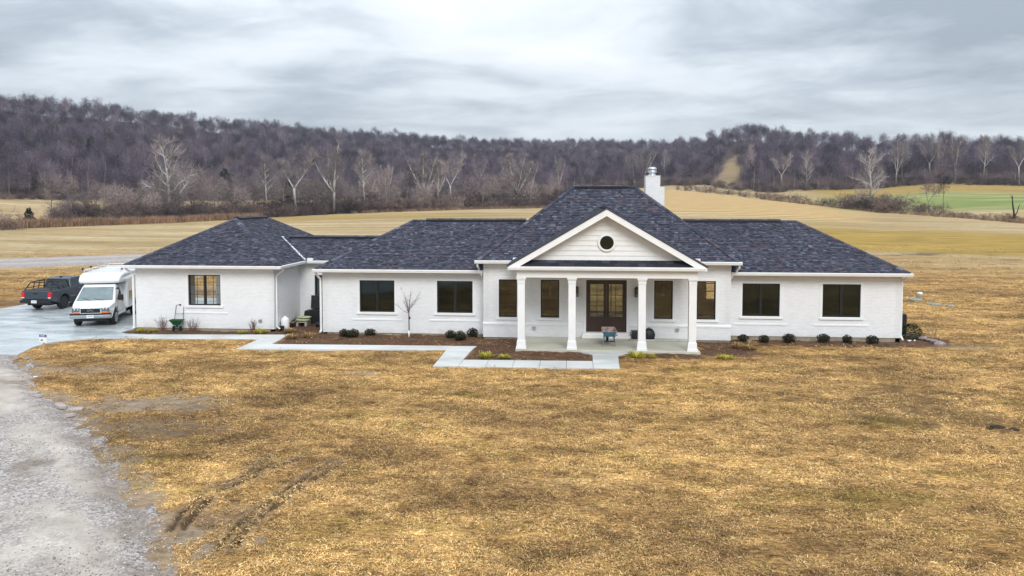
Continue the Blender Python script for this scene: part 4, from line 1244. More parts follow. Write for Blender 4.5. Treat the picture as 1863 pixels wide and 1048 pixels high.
# splash guards on the gutters at the valleys
for (x, y, z) in [(-1.28, my0 - 0.13, E2 - 0.03), (7.10, my0 - 0.13, E2 - 0.03), (gx1 + 0.16, cy0 - 0.12, EG - 0.03)]:
    mb = MB(); mb.box(x, x + 0.30, y, y + 0.03, z, z + 0.14); mb.box(x, x + 0.03, y + 0.031, y + 0.25, z, z + 0.14); mb.box(x + .27, x + 0.30, y + 0.031, y + 0.25, z, z + 0.14); mb.box(x + .031, x + .269, y + .031, y + .25, z + .11, z + .139); mb.build('splash_guard', M['gutter'], house)
# downspouts
def spout(pts, r=0.042):
    mb = MB(); mb.tube(pts, r, 8, sm=False); mb.build('downspout', M['gutter'], house)
spout([(-21.12, 0.35, 3.22), (-21.1, 0.40, 3.12), (-20.93, 0.68, 2.90), (-20.93, 0.70, 2.8), (-20.93, 0.70, 0.14), (-20.93, 0.55, 0.06)], 0.055)
spout([(-13.05, 0.75, 3.2), (-13.06, 0.78, 3.08), (-13.40, 0.92, 2.86), (-13.46, 0.93, 2.75), (-13.46, 0.93, 0.2), (-13.3, 0.93, 0.1)])
spout([(lx0 - .03, 0.12, 3.12), (lx0 - .02, 0.16, 3.02), (-10.99, 0.40, 2.72), (-10.99, 0.42, 2.6), (-10.99, 0.42, 0.16), (-10.99, 0.25, 0.08)], 0.055)
spout([(-2.86, -0.06, 3.12), (-2.86, -0.04, 3.02), (-2.86, 0.42, 2.82), (-2.86, 0.43, 2.7), (-2.86, 0.43, 0.2), (-2.86, 0.28, 0.1)])
spout([(-2.98, -0.68, 3.66), (-2.98, -0.62, 3.5), (-2.98, -0.1, 3.35), (-2.98, -0.05, 3.28)], 0.05)
spout([(8.99, -0.06, 3.12), (8.99, -0.04, 3.02), (8.99, 0.42, 2.82), (8.99, 0.43, 2.7), (8.99, 0.43, 0.25), (8.99, 0.28, 0.1)])
spout([(9.2, -0.68, 3.66), (9.2, -0.62, 3.5), (9.2, -0.1, 3.35), (9.2, -0.05, 3.28)], 0.05)
spout([(rx1 + .04, 0.30, 3.1), (rx1 + .03, 0.34, 3.0), (16.95, 0.62, 2.86), (16.95, 0.63, 2.75), (16.95, 0.63, 0.25), (16.97, 0.42, 0.08)], 0.05)
# chimney
mb = MB(); mb.box(5.36, 6.11, 4.75, 5.6, 4.5, 7.91)
chim = mb.build('chimney', M['mortar'], house); bricks(chim, 'y', 4.75, -1, 5.36, 6.11, 6.0, 7.91); bricks(chim, 'x', 6.11, 1, 4.75, 5.6, 6.0, 7.91); bricks(chim, 'x', 5.36, -1, 4.75, 5.6, 6.0, 7.91)
mb = MB(); mb.box(6.125, 6.34, 4.80, 5.55, 4.5, 7.30); sh_ = mb.build('chimney_shoulder', M['mortar'], house); bricks(sh_, 'y', 4.80, -1, 6.125, 6.34, 5.6, 7.30); bricks(sh_, 'x', 6.34, 1, 4.80, 5.55, 5.6, 7.30)
mb = MB(); mb.box(6.122, 6.36, 4.78, 5.57, 7.302, 7.35); mb.box(5.33, 6.14, 4.72, 5.63, 7.912, 7.945); mb.build('chimney_crown', M['brick'], house)
mb = MB(); mb.lathe([(0.23, 7.946), (0.20, 8.0), (0.16, 8.03), (0.16, 8.10), (0.24, 8.12), (0.24, 8.20), (0.215, 8.21), (0.215, 8.24), (0.24, 8.25), (0.24, 8.33), (0.20, 8.38), (0.10, 8.42)], (5.73, 5.15), 20); mb.build('chimney_cap', M['steel'], house)
# wall lanterns beside the door
for lx in (1.72, 4.53):
    mb = MB(); y0 = -0.47
    mb.box(lx - .05, lx + .05, -0.30, -0.262, 2.20, 2.48); mb.box(lx - .012, lx + .012, y0 + .07, -0.30, 2.49, 2.515)
    mb.prism([(lx - .10, 2.47), (lx + .10, 2.47), (lx + .045, 2.55), (lx - .045, 2.55)], y0 - .03, y0 + .17, 'y')
    for dx in (-.09, .075):
        for dy in (-.02, .145): mb.box(lx + dx, lx + dx + .015, y0 + dy, y0 + dy + .015, 2.10, 2.47)
    mb.box(lx - .095, lx + .095, y0 - .025, y0 + .165, 2.08, 2.10)
    ln = mb.build('wall_lantern', M['black'], house)
    mb = MB(); mb.box(lx - .07, lx + .07, y0, y0 + .14, 2.105, 2.465); mb.build('lantern_glass', M['glass'], ln)
# covered sockets
for (x, y, z) in [(-0.30, -0.30, 0.50), (6.45, -0.30, 0.52), (-14.25, 0.765, 0.52)]:
    mb = MB(); mb.box(x - .075, x + .075, y - .07, y - .012, z - .05, z + .07); mb.prism([(y - .07, z + .071), (y - .012, z + .071), (y - .012, z + .09), (y - .10, z + .06), (y - .10, z + .045)], x - .08, x + .08, 'x'); mb.build('outlet_cover', M['steel'], house)

# ------------------------------------------------------------------ scattering of uncountable things
def scatter(name, pts, rots, scls, kinds, idx=None, seed=0, kind='stuff', label=None):
    """one object whose instances are picked from a few small meshes"""
    me = bpy.data.meshes.new(name)
    n = len(pts)
    me.vertices.add(n); me.vertices.foreach_set('co', np.asarray(pts, np.float32).ravel())
    a = me.attributes.new('turn', 'FLOAT_VECTOR', 'POINT'); a.data.foreach_set('vector', np.asarray(rots, np.float32).ravel())
    a = me.attributes.new('size', 'FLOAT', 'POINT'); a.data.foreach_set('value', np.asarray(scls, np.float32).ravel())
    if idx is None: idx = np.random.RandomState(seed).randint(0, len(kinds), n)
    a = me.attributes.new('pick', 'INT', 'POINT'); a.data.foreach_set('value', np.asarray(idx, np.int32))
    o = bpy.data.objects.new(name, me); COL.objects.link(o)
    kc = bpy.data.collections.new(name + '_kinds')
    for i, km in enumerate(kinds):
        ko = bpy.data.objects.new('%s_kind_%02d' % (name, i), km); kc.objects.link(ko)
    g = bpy.data.node_groups.new(name + '_nodes', 'GeometryNodeTree')
    g.interface.new_socket('Geometry', in_out='INPUT', socket_type='NodeSocketGeometry')
    g.interface.new_socket('Geometry', in_out='OUTPUT', socket_type='NodeSocketGeometry')
    gi = g.nodes.new('NodeGroupInput'); go = g.nodes.new('NodeGroupOutput')
    ci = g.nodes.new('GeometryNodeCollectionInfo'); ci.inputs['Collection'].default_value = kc
    ci.inputs['Separate Children'].default_value = True; ci.inputs['Reset Children'].default_value = True
    ip = g.nodes.new('GeometryNodeInstanceOnPoints'); ip.inputs['Pick Instance'].default_value = True
    def na(nm, t):
        x = g.nodes.new('GeometryNodeInputNamedAttribute'); x.data_type = t; x.inputs['Name'].default_value = nm; return x.outputs['Attribute']
    er = g.nodes.new('FunctionNodeEulerToRotation')
    g.links.new(na('turn', 'FLOAT_VECTOR'), er.inputs[0])
    g.links.new(er.outputs[0], ip.inputs['Rotation'])
    g.links.new(na('size', 'FLOAT'), ip.inputs['Scale'])
    g.links.new(na('pick', 'INT'), ip.inputs['Instance Index'])
    g.links.new(gi.outputs[0], ip.inputs['Points']); g.links.new(ci.outputs[0], ip.inputs['Instance'])
    g.links.new(ip.outputs[0], go.inputs[0])
    md = o.modifiers.new('scatter', 'NODES'); md.node_group = g
    return tag(o, label=label, kind=kind)

# ------------------------------------------------------------------ thin winter haze
mb = MB(); mb.box(-3100, 3100, -3100, 3100, -1.6, 125)
hm = bpy.data.materials.new('haze'); hm.use_nodes = True
hn = hm.node_tree; hn.nodes.remove(hn.nodes['Principled BSDF'])
pv = hn.nodes.new('ShaderNodeVolumePrincipled'); pv.inputs['Color'].default_value = (0.86, 0.91, 1.0, 1); pv.inputs['Density'].default_value = 0.00013
hn.links.new(pv.outputs[0], hn.nodes['Material Output'].inputs['Volume'])
tag(mb.build('haze', hm), kind='stuff')

# ------------------------------------------------------------------ bare trees
def path_from(rng, p, d, L, n, wig, up):
    pts = [p.copy()]; d = d.normalized()
    for i in range(n):
        d = (d + Vector((rng.gauss(0, wig), rng.gauss(0, wig), rng.gauss(0, wig) + up))).normalized()
        p = p + d * (L / n); pts.append(p.copy())
    return pts
def on_path(pts, t):
    f = t * (len(pts) - 1); i = min(int(f), len(pts) - 2); u = f - i
    return pts[i].lerp(pts[i + 1], u), (pts[i + 1] - pts[i]).normalized()
def side_dir(rng, d, ang):
    a = d.cross(Vector((rng.gauss(0, 1), rng.gauss(0, 1), rng.gauss(0, 1)))).normalized()
    return (d * math.cos(ang) + a * math.sin(ang)).normalized()
def sliver(mb, rng, p, d, L, w):
    s = d.cross(Vector((rng.gauss(0, 1), rng.gauss(0, 1), rng.gauss(0, 1)))).normalized() * w * 0.5
    mid = p + d * L * 0.55 + Vector((rng.gauss(0, .06), rng.gauss(0, .06), rng.gauss(0, .06))) * L
    mb.poly([p - s, p + s, mid + s * .6, mid - s * .6]); mb.poly([mid - s * .6, mid + s * .6, p + d * L + Vector((rng.gauss(0, .1), rng.gauss(0, .1), 0.08)) * L])
def grow_tree(seed, H=14, r0=0.17, clear=0.3, nlimb=9, limb=0.42, el=(25, 60), nsub=5, ntw=9, tw=1.25, tww=0.05, stems=1, wig=0.10, subwhite=False, twlow=1.0):
    rng = random.Random(seed)
    T, C = MB(), MB()
    trunks = []
    base = path_from(rng, Vector((0, 0, -0.4)), Vector((rng.gauss(0, .05), rng.gauss(0, .05), 1)), H * (clear if stems > 1 else 0.93) + 0.4, 7 if stems == 1 else 4, wig * 0.35, 0.08)
    if stems == 1:
        T.tube(base, [r0 * (1.25 if i == 0 else 1 - 0.86 * i / 7) for i in range(8)], 6)
        trunks.append((base, r0, clear))
    else:
        T.tube(base, [r0 * (1.25, 1.05, 0.98, 0.92, 0.9)[i] for i in range(5)], 7)
        az0 = rng.uniform(0, 6.28)
        for k in range(stems):
            a = az0 + 6.283 * k / stems + rng.uniform(-.4, .4); lean = R(rng.uniform(14, 40))
            d = Vector((math.cos(a) * math.sin(lean), math.sin(a) * math.sin(lean), math.cos(lean)))
            L = H * (1 - clear) * rng.uniform(0.78, 1.02)
            st = path_from(rng, base[-1] - Vector((0, 0, rng.uniform(0, .5))), d, L, 6, wig, 0.09)
            rr = r0 * rng.uniform(0.5, 0.72)
            T.tube(st, [rr * (1 - 0.85 * i / 6) for i in range(7)], 5)
            trunks.append((st, rr, 0.18))
    for tp, tr, cl in trunks:
        nl = max(3, nlimb // len(trunks) + (0 if len(trunks) == 1 else 2))
        tl = sum((b - a).length for a, b in zip(tp[:-1], tp[1:]))
        az0 = rng.uniform(0, 6.28)
        for i in range(nl):
            t = cl + (0.97 - cl) * (i + rng.uniform(0.1, 0.9)) / nl
            p, d = on_path(tp, t)
            az = az0 + i * 2.4 + rng.uniform(-.5, .5)
            e_ = R(rng.uniform(*el)) + 0.35 * (t - cl)
            dd = Vector((math.cos(az) * math.cos(e_), math.sin(az) * math.cos(e_), math.sin(e_)))
            if len(trunks) > 1: dd = (dd + d * 0.7).normalized()
            L = limb * H * (1 - 0.62 * (t - cl) / (1 - cl)) * rng.uniform(0.7, 1.15)
            if len(trunks) > 1: L *= 0.62
            lp = path_from(rng, p, dd, L, 4, wig * 1.5, 0.06)
            lr = max(0.022, tr * (0.55 - 0.35 * t))
            T.tube(lp, [lr, lr * .78, lr * .58, lr * .4, lr * .18], 4, cap=False)
            for j in range(nsub):
                u = 0.22 + 0.78 * (j + rng.random()) / nsub
                q, qd = on_path(lp, min(u, 0.99))
                sd = side_dir(rng, qd, R(rng.uniform(25, 60))); sd.z += 0.25; sd.normalize()
                SL_ = L * rng.uniform(0.28, 0.5) * (1.1 - 0.5 * u)
                sp = path_from(rng, q, sd, SL_, 2, 0.16, 0.06)
                sr = max(0.014, lr * 0.38)
                (T if subwhite else C).tube(sp, [sr, sr * .65, sr * .25], 3, cap=False)
                for k in range(ntw):
                    q2, d2 = on_path(sp, rng.uniform(0.1, 1.0) * 0.999)
                    t2 = side_dir(rng, d2, R(rng.uniform(12, 62))); t2.z += 0.22; t2.normalize()
                    sliver(C, rng, q2, t2, tw * rng.uniform(0.55, 1.3), tww * rng.uniform(0.6, 1.2))
            for k in range(ntw):
                q2, d2 = on_path(lp, rng.uniform(0.45, 1.0) * 0.999)
                t2 = side_dir(rng, d2, R(rng.uniform(20, 65))); t2.z += 0.2; t2.normalize()
                sliver(C, rng, q2, t2, tw * rng.uniform(0.5, 1.2), tww)
    return T, C
def dome_twigs(C, seed, H, clear, Rw, N, L=1.25, w=0.055):
    """fine winter twigs filling a lobed, rounded crown"""
    rng = random.Random(seed)
    z0 = H * clear; zc = z0 + (H - z0) * 0.42; Rz = (H - z0) * 0.56
    lobes = [(Vector((0, 0, zc)), 0.92)]
    for k in range(7):
        a = k * 0.9 + rng.uniform(-.3, .3); q = rng.uniform(.35, .62); zz = rng.uniform(-.35, .55)
        lobes.append((Vector((Rw * q * math.cos(a), Rw * q * math.sin(a), zc + Rz * zz)), rng.uniform(.38, .6)))
    for i in range(N):
        c, f = lobes[0] if rng.random() < 0.25 else rng.choice(lobes)
        u = rng.uniform(-0.75, 1); a = rng.uniform(0, 6.283); q = math.sqrt(1 - u * u)
        n = Vector((q * math.cos(a), q * math.sin(a), u)); rr = rng.random() ** 0.4
        p = c + Vector((n.x * Rw * f * rr, n.y * Rw * f * rr, n.z * Rz * f * rr))
        d = (n * 0.8 + Vector((p.x, p.y, 0)) * (0.5 / Rw) + Vector((rng.gauss(0, .35), rng.gauss(0, .35), 0.45 + rng.gauss(0, .2)))).normalized()
        ll = L * rng.uniform(.5, 1.25)
        s = d.cross(Vector((rng.gauss(0, 1), rng.gauss(0, 1), rng.gauss(0, 1)))).normalized() * w * .5 * rng.uniform(.6, 1.2)
        b = p - d * ll * .6; e = p + d * ll * .4
        C.poly([b - s, b + s, e])
        C.poly([p - s * .6, p + s * .6, p + side_dir(rng, d, 0.6) * ll * .55])
def grow_scrub(seed, H=3.2, W=1.8, nst=16, nsub=5, ntw=7, tw=0.7, tww=0.03):
    rng = random.Random(seed); T, C = MB(), MB()
    for i in range(nst):
        a = rng.uniform(0, 6.28); lean = R(rng.uniform(5, 55))
        d = Vector((math.cos(a) * math.sin(lean), math.sin(a) * math.sin(lean), math.cos(lean)))
        p = Vector((rng.gauss(0, W * .3), rng.gauss(0, W * .3), -0.15))
        sp = path_from(rng, p, d, H * rng.uniform(0.65, 1.05), 4, 0.16, -0.02)
        r = rng.uniform(0.02, 0.045); T.tube(sp, [r, r * .8, r * .6, r * .4, r * .2], 3, cap=False)
        for j in range(nsub):
            q, qd = on_path(sp, rng.uniform(0.12, 0.98)); sd = side_dir(rng, qd, R(rng.uniform(25, 75)))
            s2 = path_from(rng, q, sd, H * rng.uniform(0.18, 0.4), 2, 0.2, 0.03); C.tube(s2, [r * .4, r * .3, r * .1], 3, cap=False)
            for k in range(ntw):
                q2, d2 = on_path(s2, rng.uniform(0.05, 0.99)); sliver(C, rng, q2, side_dir(rng, d2, R(rng.uniform(15, 80))), tw * rng.uniform(.5, 1.3), tww)
    return T, C
def joined(T, C, name, mt, mc):
    """one mesh, two materials, for the instanced woods"""
    b = len(T.v); n = len(T.f)
    mb = MB(); mb.v = T.v + C.v; mb.f = T.f + [tuple(i + b for i in f) for f in C.f]; mb.c = [None] * len(mb.f); mb.smooth = T.smooth + C.smooth
    me = mb.mesh(name, mt); me.materials.append(mc)
    me.polygons.foreach_set('material_index', [0] * n + [1] * len(C.f))
    return me
WOOD = []
for i in range(7):
    Hh = (13, 14, 12.5, 15, 11.5, 13.5, 14.5)[i]; cl = (.28, .32, .22, .38, .2, .3, .34)[i]; Rw = (4.6, 4.3, 4.9, 3.9, 5.0, 4.5, 3.6)[i]
    T_, C_ = grow_tree(100 + i, H=Hh, r0=0.16, clear=cl, nlimb=9, limb=0.9 * Rw / Hh, el=(30, 62), stems=(1, 1, 1, 1, 3, 2, 1)[i], nsub=4, ntw=2, tw=1.2, tww=0.05)
    dome_twigs(C_, 140 + i, Hh, cl, Rw, (820, 780, 880, 680, 850, 820, 680)[i], 1.35, 0.085)
    WOOD.append((T_, C_))
wood_me = [(t.mesh('bare_tree_trunk', M['bark']), c.mesh('bare_tree_crown', M['twig'])) for t, c in WOOD]
wood_row = [(t.mesh('bare_tree_trunk', M['bark']), c.mesh('bare_tree_crown', M['rowtwig'])) for t, c in WOOD]
wood_join = [joined(t, c, 'wood_tree', M['bark'], M['twig']) for t, c in WOOD]
SCR = [grow_scrub(200 + i, H=(3.2, 2.6, 4.2)[i], W=(1.8, 2.0, 1.7)[i], tw=0.8, tww=0.04, nst=(18, 16, 18)[i]) for i in range(3)]
scr_me = [(t.mesh('scrub_stems', M['bark']), c.mesh('scrub_twigs', M['scrubtwig'])) for t, c in SCR]
scr_join = [joined(t, c, 'scrub', M['bark'], M['scrubtwig']) for t, c in SCR]
SYC = [grow_tree(300, H=20, r0=0.55, clear=0.12, nlimb=17, limb=0.52, el=(5, 50), nsub=8, ntw=11, tw=1.6, tww=0.075, wig=0.17, subwhite=True),
       grow_tree(301, H=20, r0=0.42, clear=0.40, nlimb=14, limb=0.34, el=(30, 60), nsub=7, ntw=13, tw=1.7, tww=0.075, stems=2, wig=0.13, subwhite=True),
       grow_tree(302, H=20, r0=0.46, clear=0.30, nlimb=18, limb=0.32, el=(35, 65), nsub=7, ntw=13, tw=1.7, tww=0.075, stems=4, wig=0.12, subwhite=True),
       grow_tree(303, H=20, r0=0.34, clear=0.40, nlimb=13, limb=0.30, el=(30, 60), nsub=7, ntw=13, tw=1.7, tww=0.075, stems=1, wig=0.12, subwhite=True),
       grow_tree(304, H=20, r0=0.40, clear=0.22, nlimb=24, limb=0.30, el=(40, 65), nsub=7, ntw=13, tw=1.5, tww=0.075, stems=6, wig=0.11, subwhite=True)]
for i, (T_, C_) in enumerate(SYC): dome_twigs(C_, 340 + i, 20.5, (.18, .42, .34, .42, .30)[i], (7.0, 5.2, 5.6, 4.2, 5.2)[i], (1300, 800, 900, 650, 900)[i], 1.5, 0.05)
syc_me = [(t.mesh('sycamore_trunk', M['syc']), c.mesh('sycamore_crown', M['syctwig'])) for t, c in SYC]
def cedar_mesh(seed, H=4.0, W=1.3, n=1500):
    rng = random.Random(seed); mb = MB()
    for i in range(n):
        z = H * (1 - math.sqrt(rng.random())) * 0.98 + 0.05; rad = W * (1 - z / H) ** 0.75 * rng.uniform(0.6, 1.0) * (1 + 0.22 * math.sin(z * 5 + seed))
        a = rng.uniform(0, 6.283); p = Vector((rad * math.cos(a), rad * math.sin(a), z)); d = Vector((math.cos(a), math.sin(a), rng.uniform(0.2, 1.2))).normalized()
        s = d.cross(Vector((rng.gauss(0, 1), rng.gauss(0, 1), rng.gauss(0, 1)))).normalized() * 0.09 * W
        mb.poly([p - s, p + s, p + d * 0.28 * W + s * .3, p + d * 0.28 * W - s * .3])
    return mb.mesh('cedar_foliage', M['cedar'])
cedar_me = [cedar_mesh(1), cedar_mesh(5, 5.5, 1.7, 1500)]
_mb = MB(); _mb.tube([(0, 0, -.2), (0, 0, 3.6)], [0.09, 0.02], 6); cedar_trunk = _mb.mesh('cedar_trunk', M['bark'])
def plant_pair(name, label, cat, me2, x, y, scale, rz, group=None, names=('trunk', 'crown'), z=None):
    o = thing(name, label, cat, (x, y, gz1(x, y) if z is None else z), rz, group)
    o.scale = scale if hasattr(scale, '__len__') else (scale,) * 3
    for nm, me in zip(names, me2):
        c = bpy.data.objects.new(nm, me); COL.objects.link(c); c.parent = o
    return o
rv = random.Random(11)
# pale sycamores: bearing, distance, height, kind, width, what it looks like
SYCS = [(310, 222, 21.5, 0, 1.0, 'broad white-limbed sycamore with long low branches, at the field edge beyond the garage'),
        (490, 246, 18.8, 3, 0.9, 'slim pale sycamore leaning in the tree row, beyond the garage roof hip'),
        (540, 250, 21.0, 1, 0.95, 'white forked sycamore with two main limbs above the garage ridge end'),
        (608, 253, 23.0, 2, 0.85, 'tall vase-shaped sycamore with several white stems above the link roof'),
        (668, 262, 21.0, 3, 0.9, 'slender straight white-topped sycamore between the vase-shaped one and the left wing ridge'),
        (775, 280, 22.0, 4, 0.9, 'fine many-stemmed pale tree over the left wing ridge'),
        (822, 286, 21.5, 1, 0.75, 'white sycamore with one leaning fork beside the dark branching tree'),
        (942, 306, 22.5, 4, 1.05, 'wide fan of thin white stems left of the middle roof'),
        (873, 440, 21.0, 1, 0.7, 'small pale sycamore half hidden in the wood behind the fan of white stems'),
        (1017, 425, 22.0, 2, 0.6, 'small white-topped sycamore at the wood edge above the middle roof slope'),
        (1168, 468, 23.5, 4, 0.95, 'pale many-stemmed sycamore at the wood edge just left of the chimney'),
        (1212, 474, 21.0, 3, 0.8, 'thin pale trunk at the wood edge just right of the chimney'),
        (1365, 440, 22.0, 3, 0.6, 'pale straight trunk beside the grassy cut in the wood'),
        (1422, 428, 20.0, 1, 0.85, 'white forked sycamore in front of the wood, nearest the grassy cut'),
        (1466, 432, 20.5, 0, 0.62, 'crooked white sycamore in front of the wood, second from the grassy cut'),
        (1583, 278, 19.5, 0, 0.85, 'spreading pale sycamore standing over the dark thicket in the hedge'),
        (1628, 452, 24.0, 2, 0.7, 'cluster of white stems in the wood behind the dark thicket'),
        (1690, 456, 24.5, 1, 0.75, 'white forked tree in the wood above the two-stemmed dark tree'),
        (1736, 456, 25.0, 2, 0.65, 'upright white tree in the wood above the grassy knoll'),
        (1786, 452, 24.5, 3, 0.85, 'single pale tree in the wood right of the knoll top'),
        (1852, 446, 23.0, 1, 0.7, 'pale tree in the wood at the far right end'),
        (797, 283, 19.5, 2, 0.6, 'grey-white stems crowded just left of the leaning white fork'),
        (762, 284, 18.0, 3, 0.8, 'thin pale tree at the left side of the fine many-stemmed one'),
        (922, 309, 19.0, 3, 0.75, 'thin white tree on the left flank of the wide fan of stems'),
        (962, 310, 20.0, 4, 0.6, 'narrow white tree on the right flank of the wide fan of stems'),
        (1146, 470, 21.0, 2, 0.7, 'grey-white tree at the wood edge over the left end of the middle ridge'),
        (700, 268, 17.0, 4, 0.6, 'small grey-white tree right of the slender straight sycamore'),
        (1708, 458, 23.0, 4, 0.6, 'fine white stems between the forked and the upright white trees'),
        (1642, 455, 22.5, 3, 0.8, 'thin white trunk on the right of the stem cluster behind the thicket'),
        (423, 610, 15.0, 2, 0.7, 'lone white-limbed tree high on the wooded hillside')]
for px, D, H, k, wd, lb in SYCS:
    x, y = place(px, D); s = H / 20.0
    plant_pair('sycamore', lb, 'tree', syc_me[k], x, y, (s * wd, s * wd, s), {0: 0.6, 1: 1.2}.get(k, rv.uniform(0, 6.28)), 'white-barked sycamores')
# dark trees with a place of their own
for px, D, H, k, wd, lb in [(857, 292, 16.5, 4, 1.1, 'dark wide-branching bare tree in the row over the left wing ridge'),
                            (1690, 257, 13.5, 5, 0.8, 'dark bare tree with two bent stems in the hedge gap'),
                            (1716, 258, 12.5, 3, 0.6, 'thin dark upright bare tree right of the two-stemmed one'),
                            (128, 207, 8.0, 4, 0.75, 'small pale multi-stemmed tree at the left end of the scrub'),
                            (1300, 440, 17.0, 3, 0.8, 'bare tree at the lower left corner of the grassy cut')]:
    x, y = place(px, D); s = H / 14.0
    plant_pair('bare_tree', lb, 'tree', wood_me[k], x, y, (s * wd, s * wd, s), rv.uniform(0, 6.28))
x, y = place(1845, 229)
mb = MB(); mb.tube([(0, 0, -.2), (-0.1, 0, 2.2), (-0.45, 0.1, 4.4), (-0.6, 0, 6.4)], [0.24, 0.20, 0.17, 0.11], 6); mb.tube([(0.05, 0, 1.2), (0.7, 0.1, 2.3), (0.95, 0, 3.6), (1.3, 0, 4.4)], [0.15, 0.12, 0.10, 0.05], 5); mb.tube([(-0.5, 0, 5.2), (-0.9, 0.1, 6.2), (-1.2, 0, 6.9)], [0.07, 0.05, 0.02], 4)
sn = thing('dead_snag', 'dark dead tree snag with a broken side limb beside the green field', 'tree', (x, y, gz1(x, y))); mb.build('trunk', M['black'], sn)
# the row of trees along the far edge of the field: each tree a thing
row_lab = 'bare grey-brown tree in the row along the far field edge'
npx = 92
while npx < 1012:
    D = float(edge_D(npx)) + rv.uniform(2, 34)
    x, y = place(npx, D); H = rv.uniform(9, 16.5) * (0.75 if npx < 240 else 1.0)
    k = rv.randrange(7); s = H / 14
    plant_pair('bare_tree', row_lab, 'tree', wood_row[k], x, y, (s * rv.uniform(.8, 1.1),) * 2 + (s,), rv.uniform(0, 6.28), 'bare trees in the row along the field edge')
    npx += rv.uniform(7, 17)
# front of the woods: each tree a thing
edge_lab = 'bare grey tree at the lower edge of the wooded hillside'
npx = -25
while npx < 1890:
    if not (1288 < npx < 1346):
        D = float(wood_D(npx)) + rv.uniform(0, 9); x, y = place(npx, D); H = rv.uniform(11, 17.5); k = rv.randrange(7); s = H / 14
        plant_pair('bare_tree', edge_lab, 'tree', wood_me[k], x, y, (s * rv.uniform(.75, 1.05),) * 2 + (s,), rv.uniform(0, 6.28), 'bare trees at the edge of the woods')
    npx += rv.uniform(10, 20)
# the wooded hills as one mass
rngw = np.random.RandomState(5)
Dl = []; 
D = 342.0
while D < 1010:
    step = 8.0 + (D - 342) * 0.004
    na_ = int(1.32 * D / step)
    aa = FWD + np.linspace(0.66, -0.66, na_) + rngw.uniform(-.5, .5, na_) * step / D
    rr = D + rngw.uniform(-.5, .5, na_) * step
    Dl.append(np.stack([aa, rr], 1)); D += step
PA = np.concatenate(Dl)
wx = CAMX + PA[:, 1] * np.cos(PA[:, 0]); wy = CAMY + PA[:, 1] * np.sin(PA[:, 0])
wpx, wD, wd_ = polar(wx, wy)
crest = np.interp(wpx, LPX, [LAND[k][2][0] for k in LPX])
keep = (wD > wood_D(wpx) + 7) & (wD < crest + 45)
cutn = (fnoise(wx, wy, 26, 77) - 0.5) * 22
incut = (wpx + cutn * .7 > 1287 + np.clip((wD - 425) / 150, 0, 1) * 46) & (wpx + cutn * .5 < 1342) & (wD < 590)
keep &= ~incut
wx, wy, wD, wpx, crest = wx[keep], wy[keep], wD[keep], wpx[keep], crest[keep]
wz = gz(wx, wy)
hs = 0.66 + 0.5 * fnoise(wx, wy, 40, 81) + rngw.uniform(-.24, .24, len(wx))
hs *= np.where(wD > crest - 40, 1.12, 1.0)
turn = np.stack([rngw.normal(0, .05, len(wx)), rngw.normal(0, .05, len(wx)), rngw.uniform(0, 6.28, len(wx))], 1)
woods = scatter('woods', np.stack([wx, wy, wz - 0.2], 1), turn, hs, wood_join, seed=3)
# a few dark evergreens in the hillside
for px, D, H, lb in [(53, 196, 3.9, 'small cone-shaped dark cedar standing alone left of the scrub'),
                     (75, 352, 9, 'dark evergreen at the wood edge behind the lone cone-shaped cedar'),
                     (170, 460, 11, 'olive evergreen halfway up the hillside at far left'), (410, 375, 13, 'tall dark evergreen behind the broad white sycamore'),
                     (365, 420, 9, 'rounded olive evergreen on the slope right of the broad sycamore'), (525, 300, 10, 'dark evergreen behind the forked white sycamore')]:
    x, y = place(px, D); s = H / 4.0
    plant_pair('cedar_tree', lb, 'tree', (cedar_trunk, cedar_me[0 if D < 200 else 1]), x, y, (s * (1.0 if D < 200 else .8),) * 2 + (s * (1 if D < 200 else .8),), rv.uniform(0, 6), 'evergreens among the bare trees', ('trunk', 'foliage'))
# scrub under the tree row
n = 1100
spx = rngw.uniform(95, 1040, n); sD = edge_D(spx) + rngw.uniform(-1, 22, n) ** 1.0
sx, sy = place(spx, sD)
ssc = rngw.uniform(0.5, 1.4, n) * np.interp(spx, [95, 200, 1040], [0.7, 1.0, 1.15])
scrub = scatter('scrub_undergrowth', np.stack([sx, sy, gz(sx, sy)], 1), np.stack([np.zeros(n), np.zeros(n), rngw.uniform(0, 6.28, n)], 1), ssc, scr_join, seed=4)
# brush along the foot of the woods
n = 1300
spx = rngw.uniform(-60, 1930, n); sD = wood_D(spx) + rngw.uniform(-3, 16, n)
k_ = ~((spx > 1292) & (spx < 1344) & (rngw.rand(n) < .45)); spx, sD = spx[k_], sD[k_]; n = len(spx)
sx, sy = place(spx, sD)
brush = scatter('woodland_brush', np.stack([sx, sy, gz(sx, sy)], 1), np.stack([np.zeros(n), np.zeros(n), rngw.uniform(0, 6.28, n)], 1), rngw.uniform(0.5, 1.2, n), scr_join, seed=6)
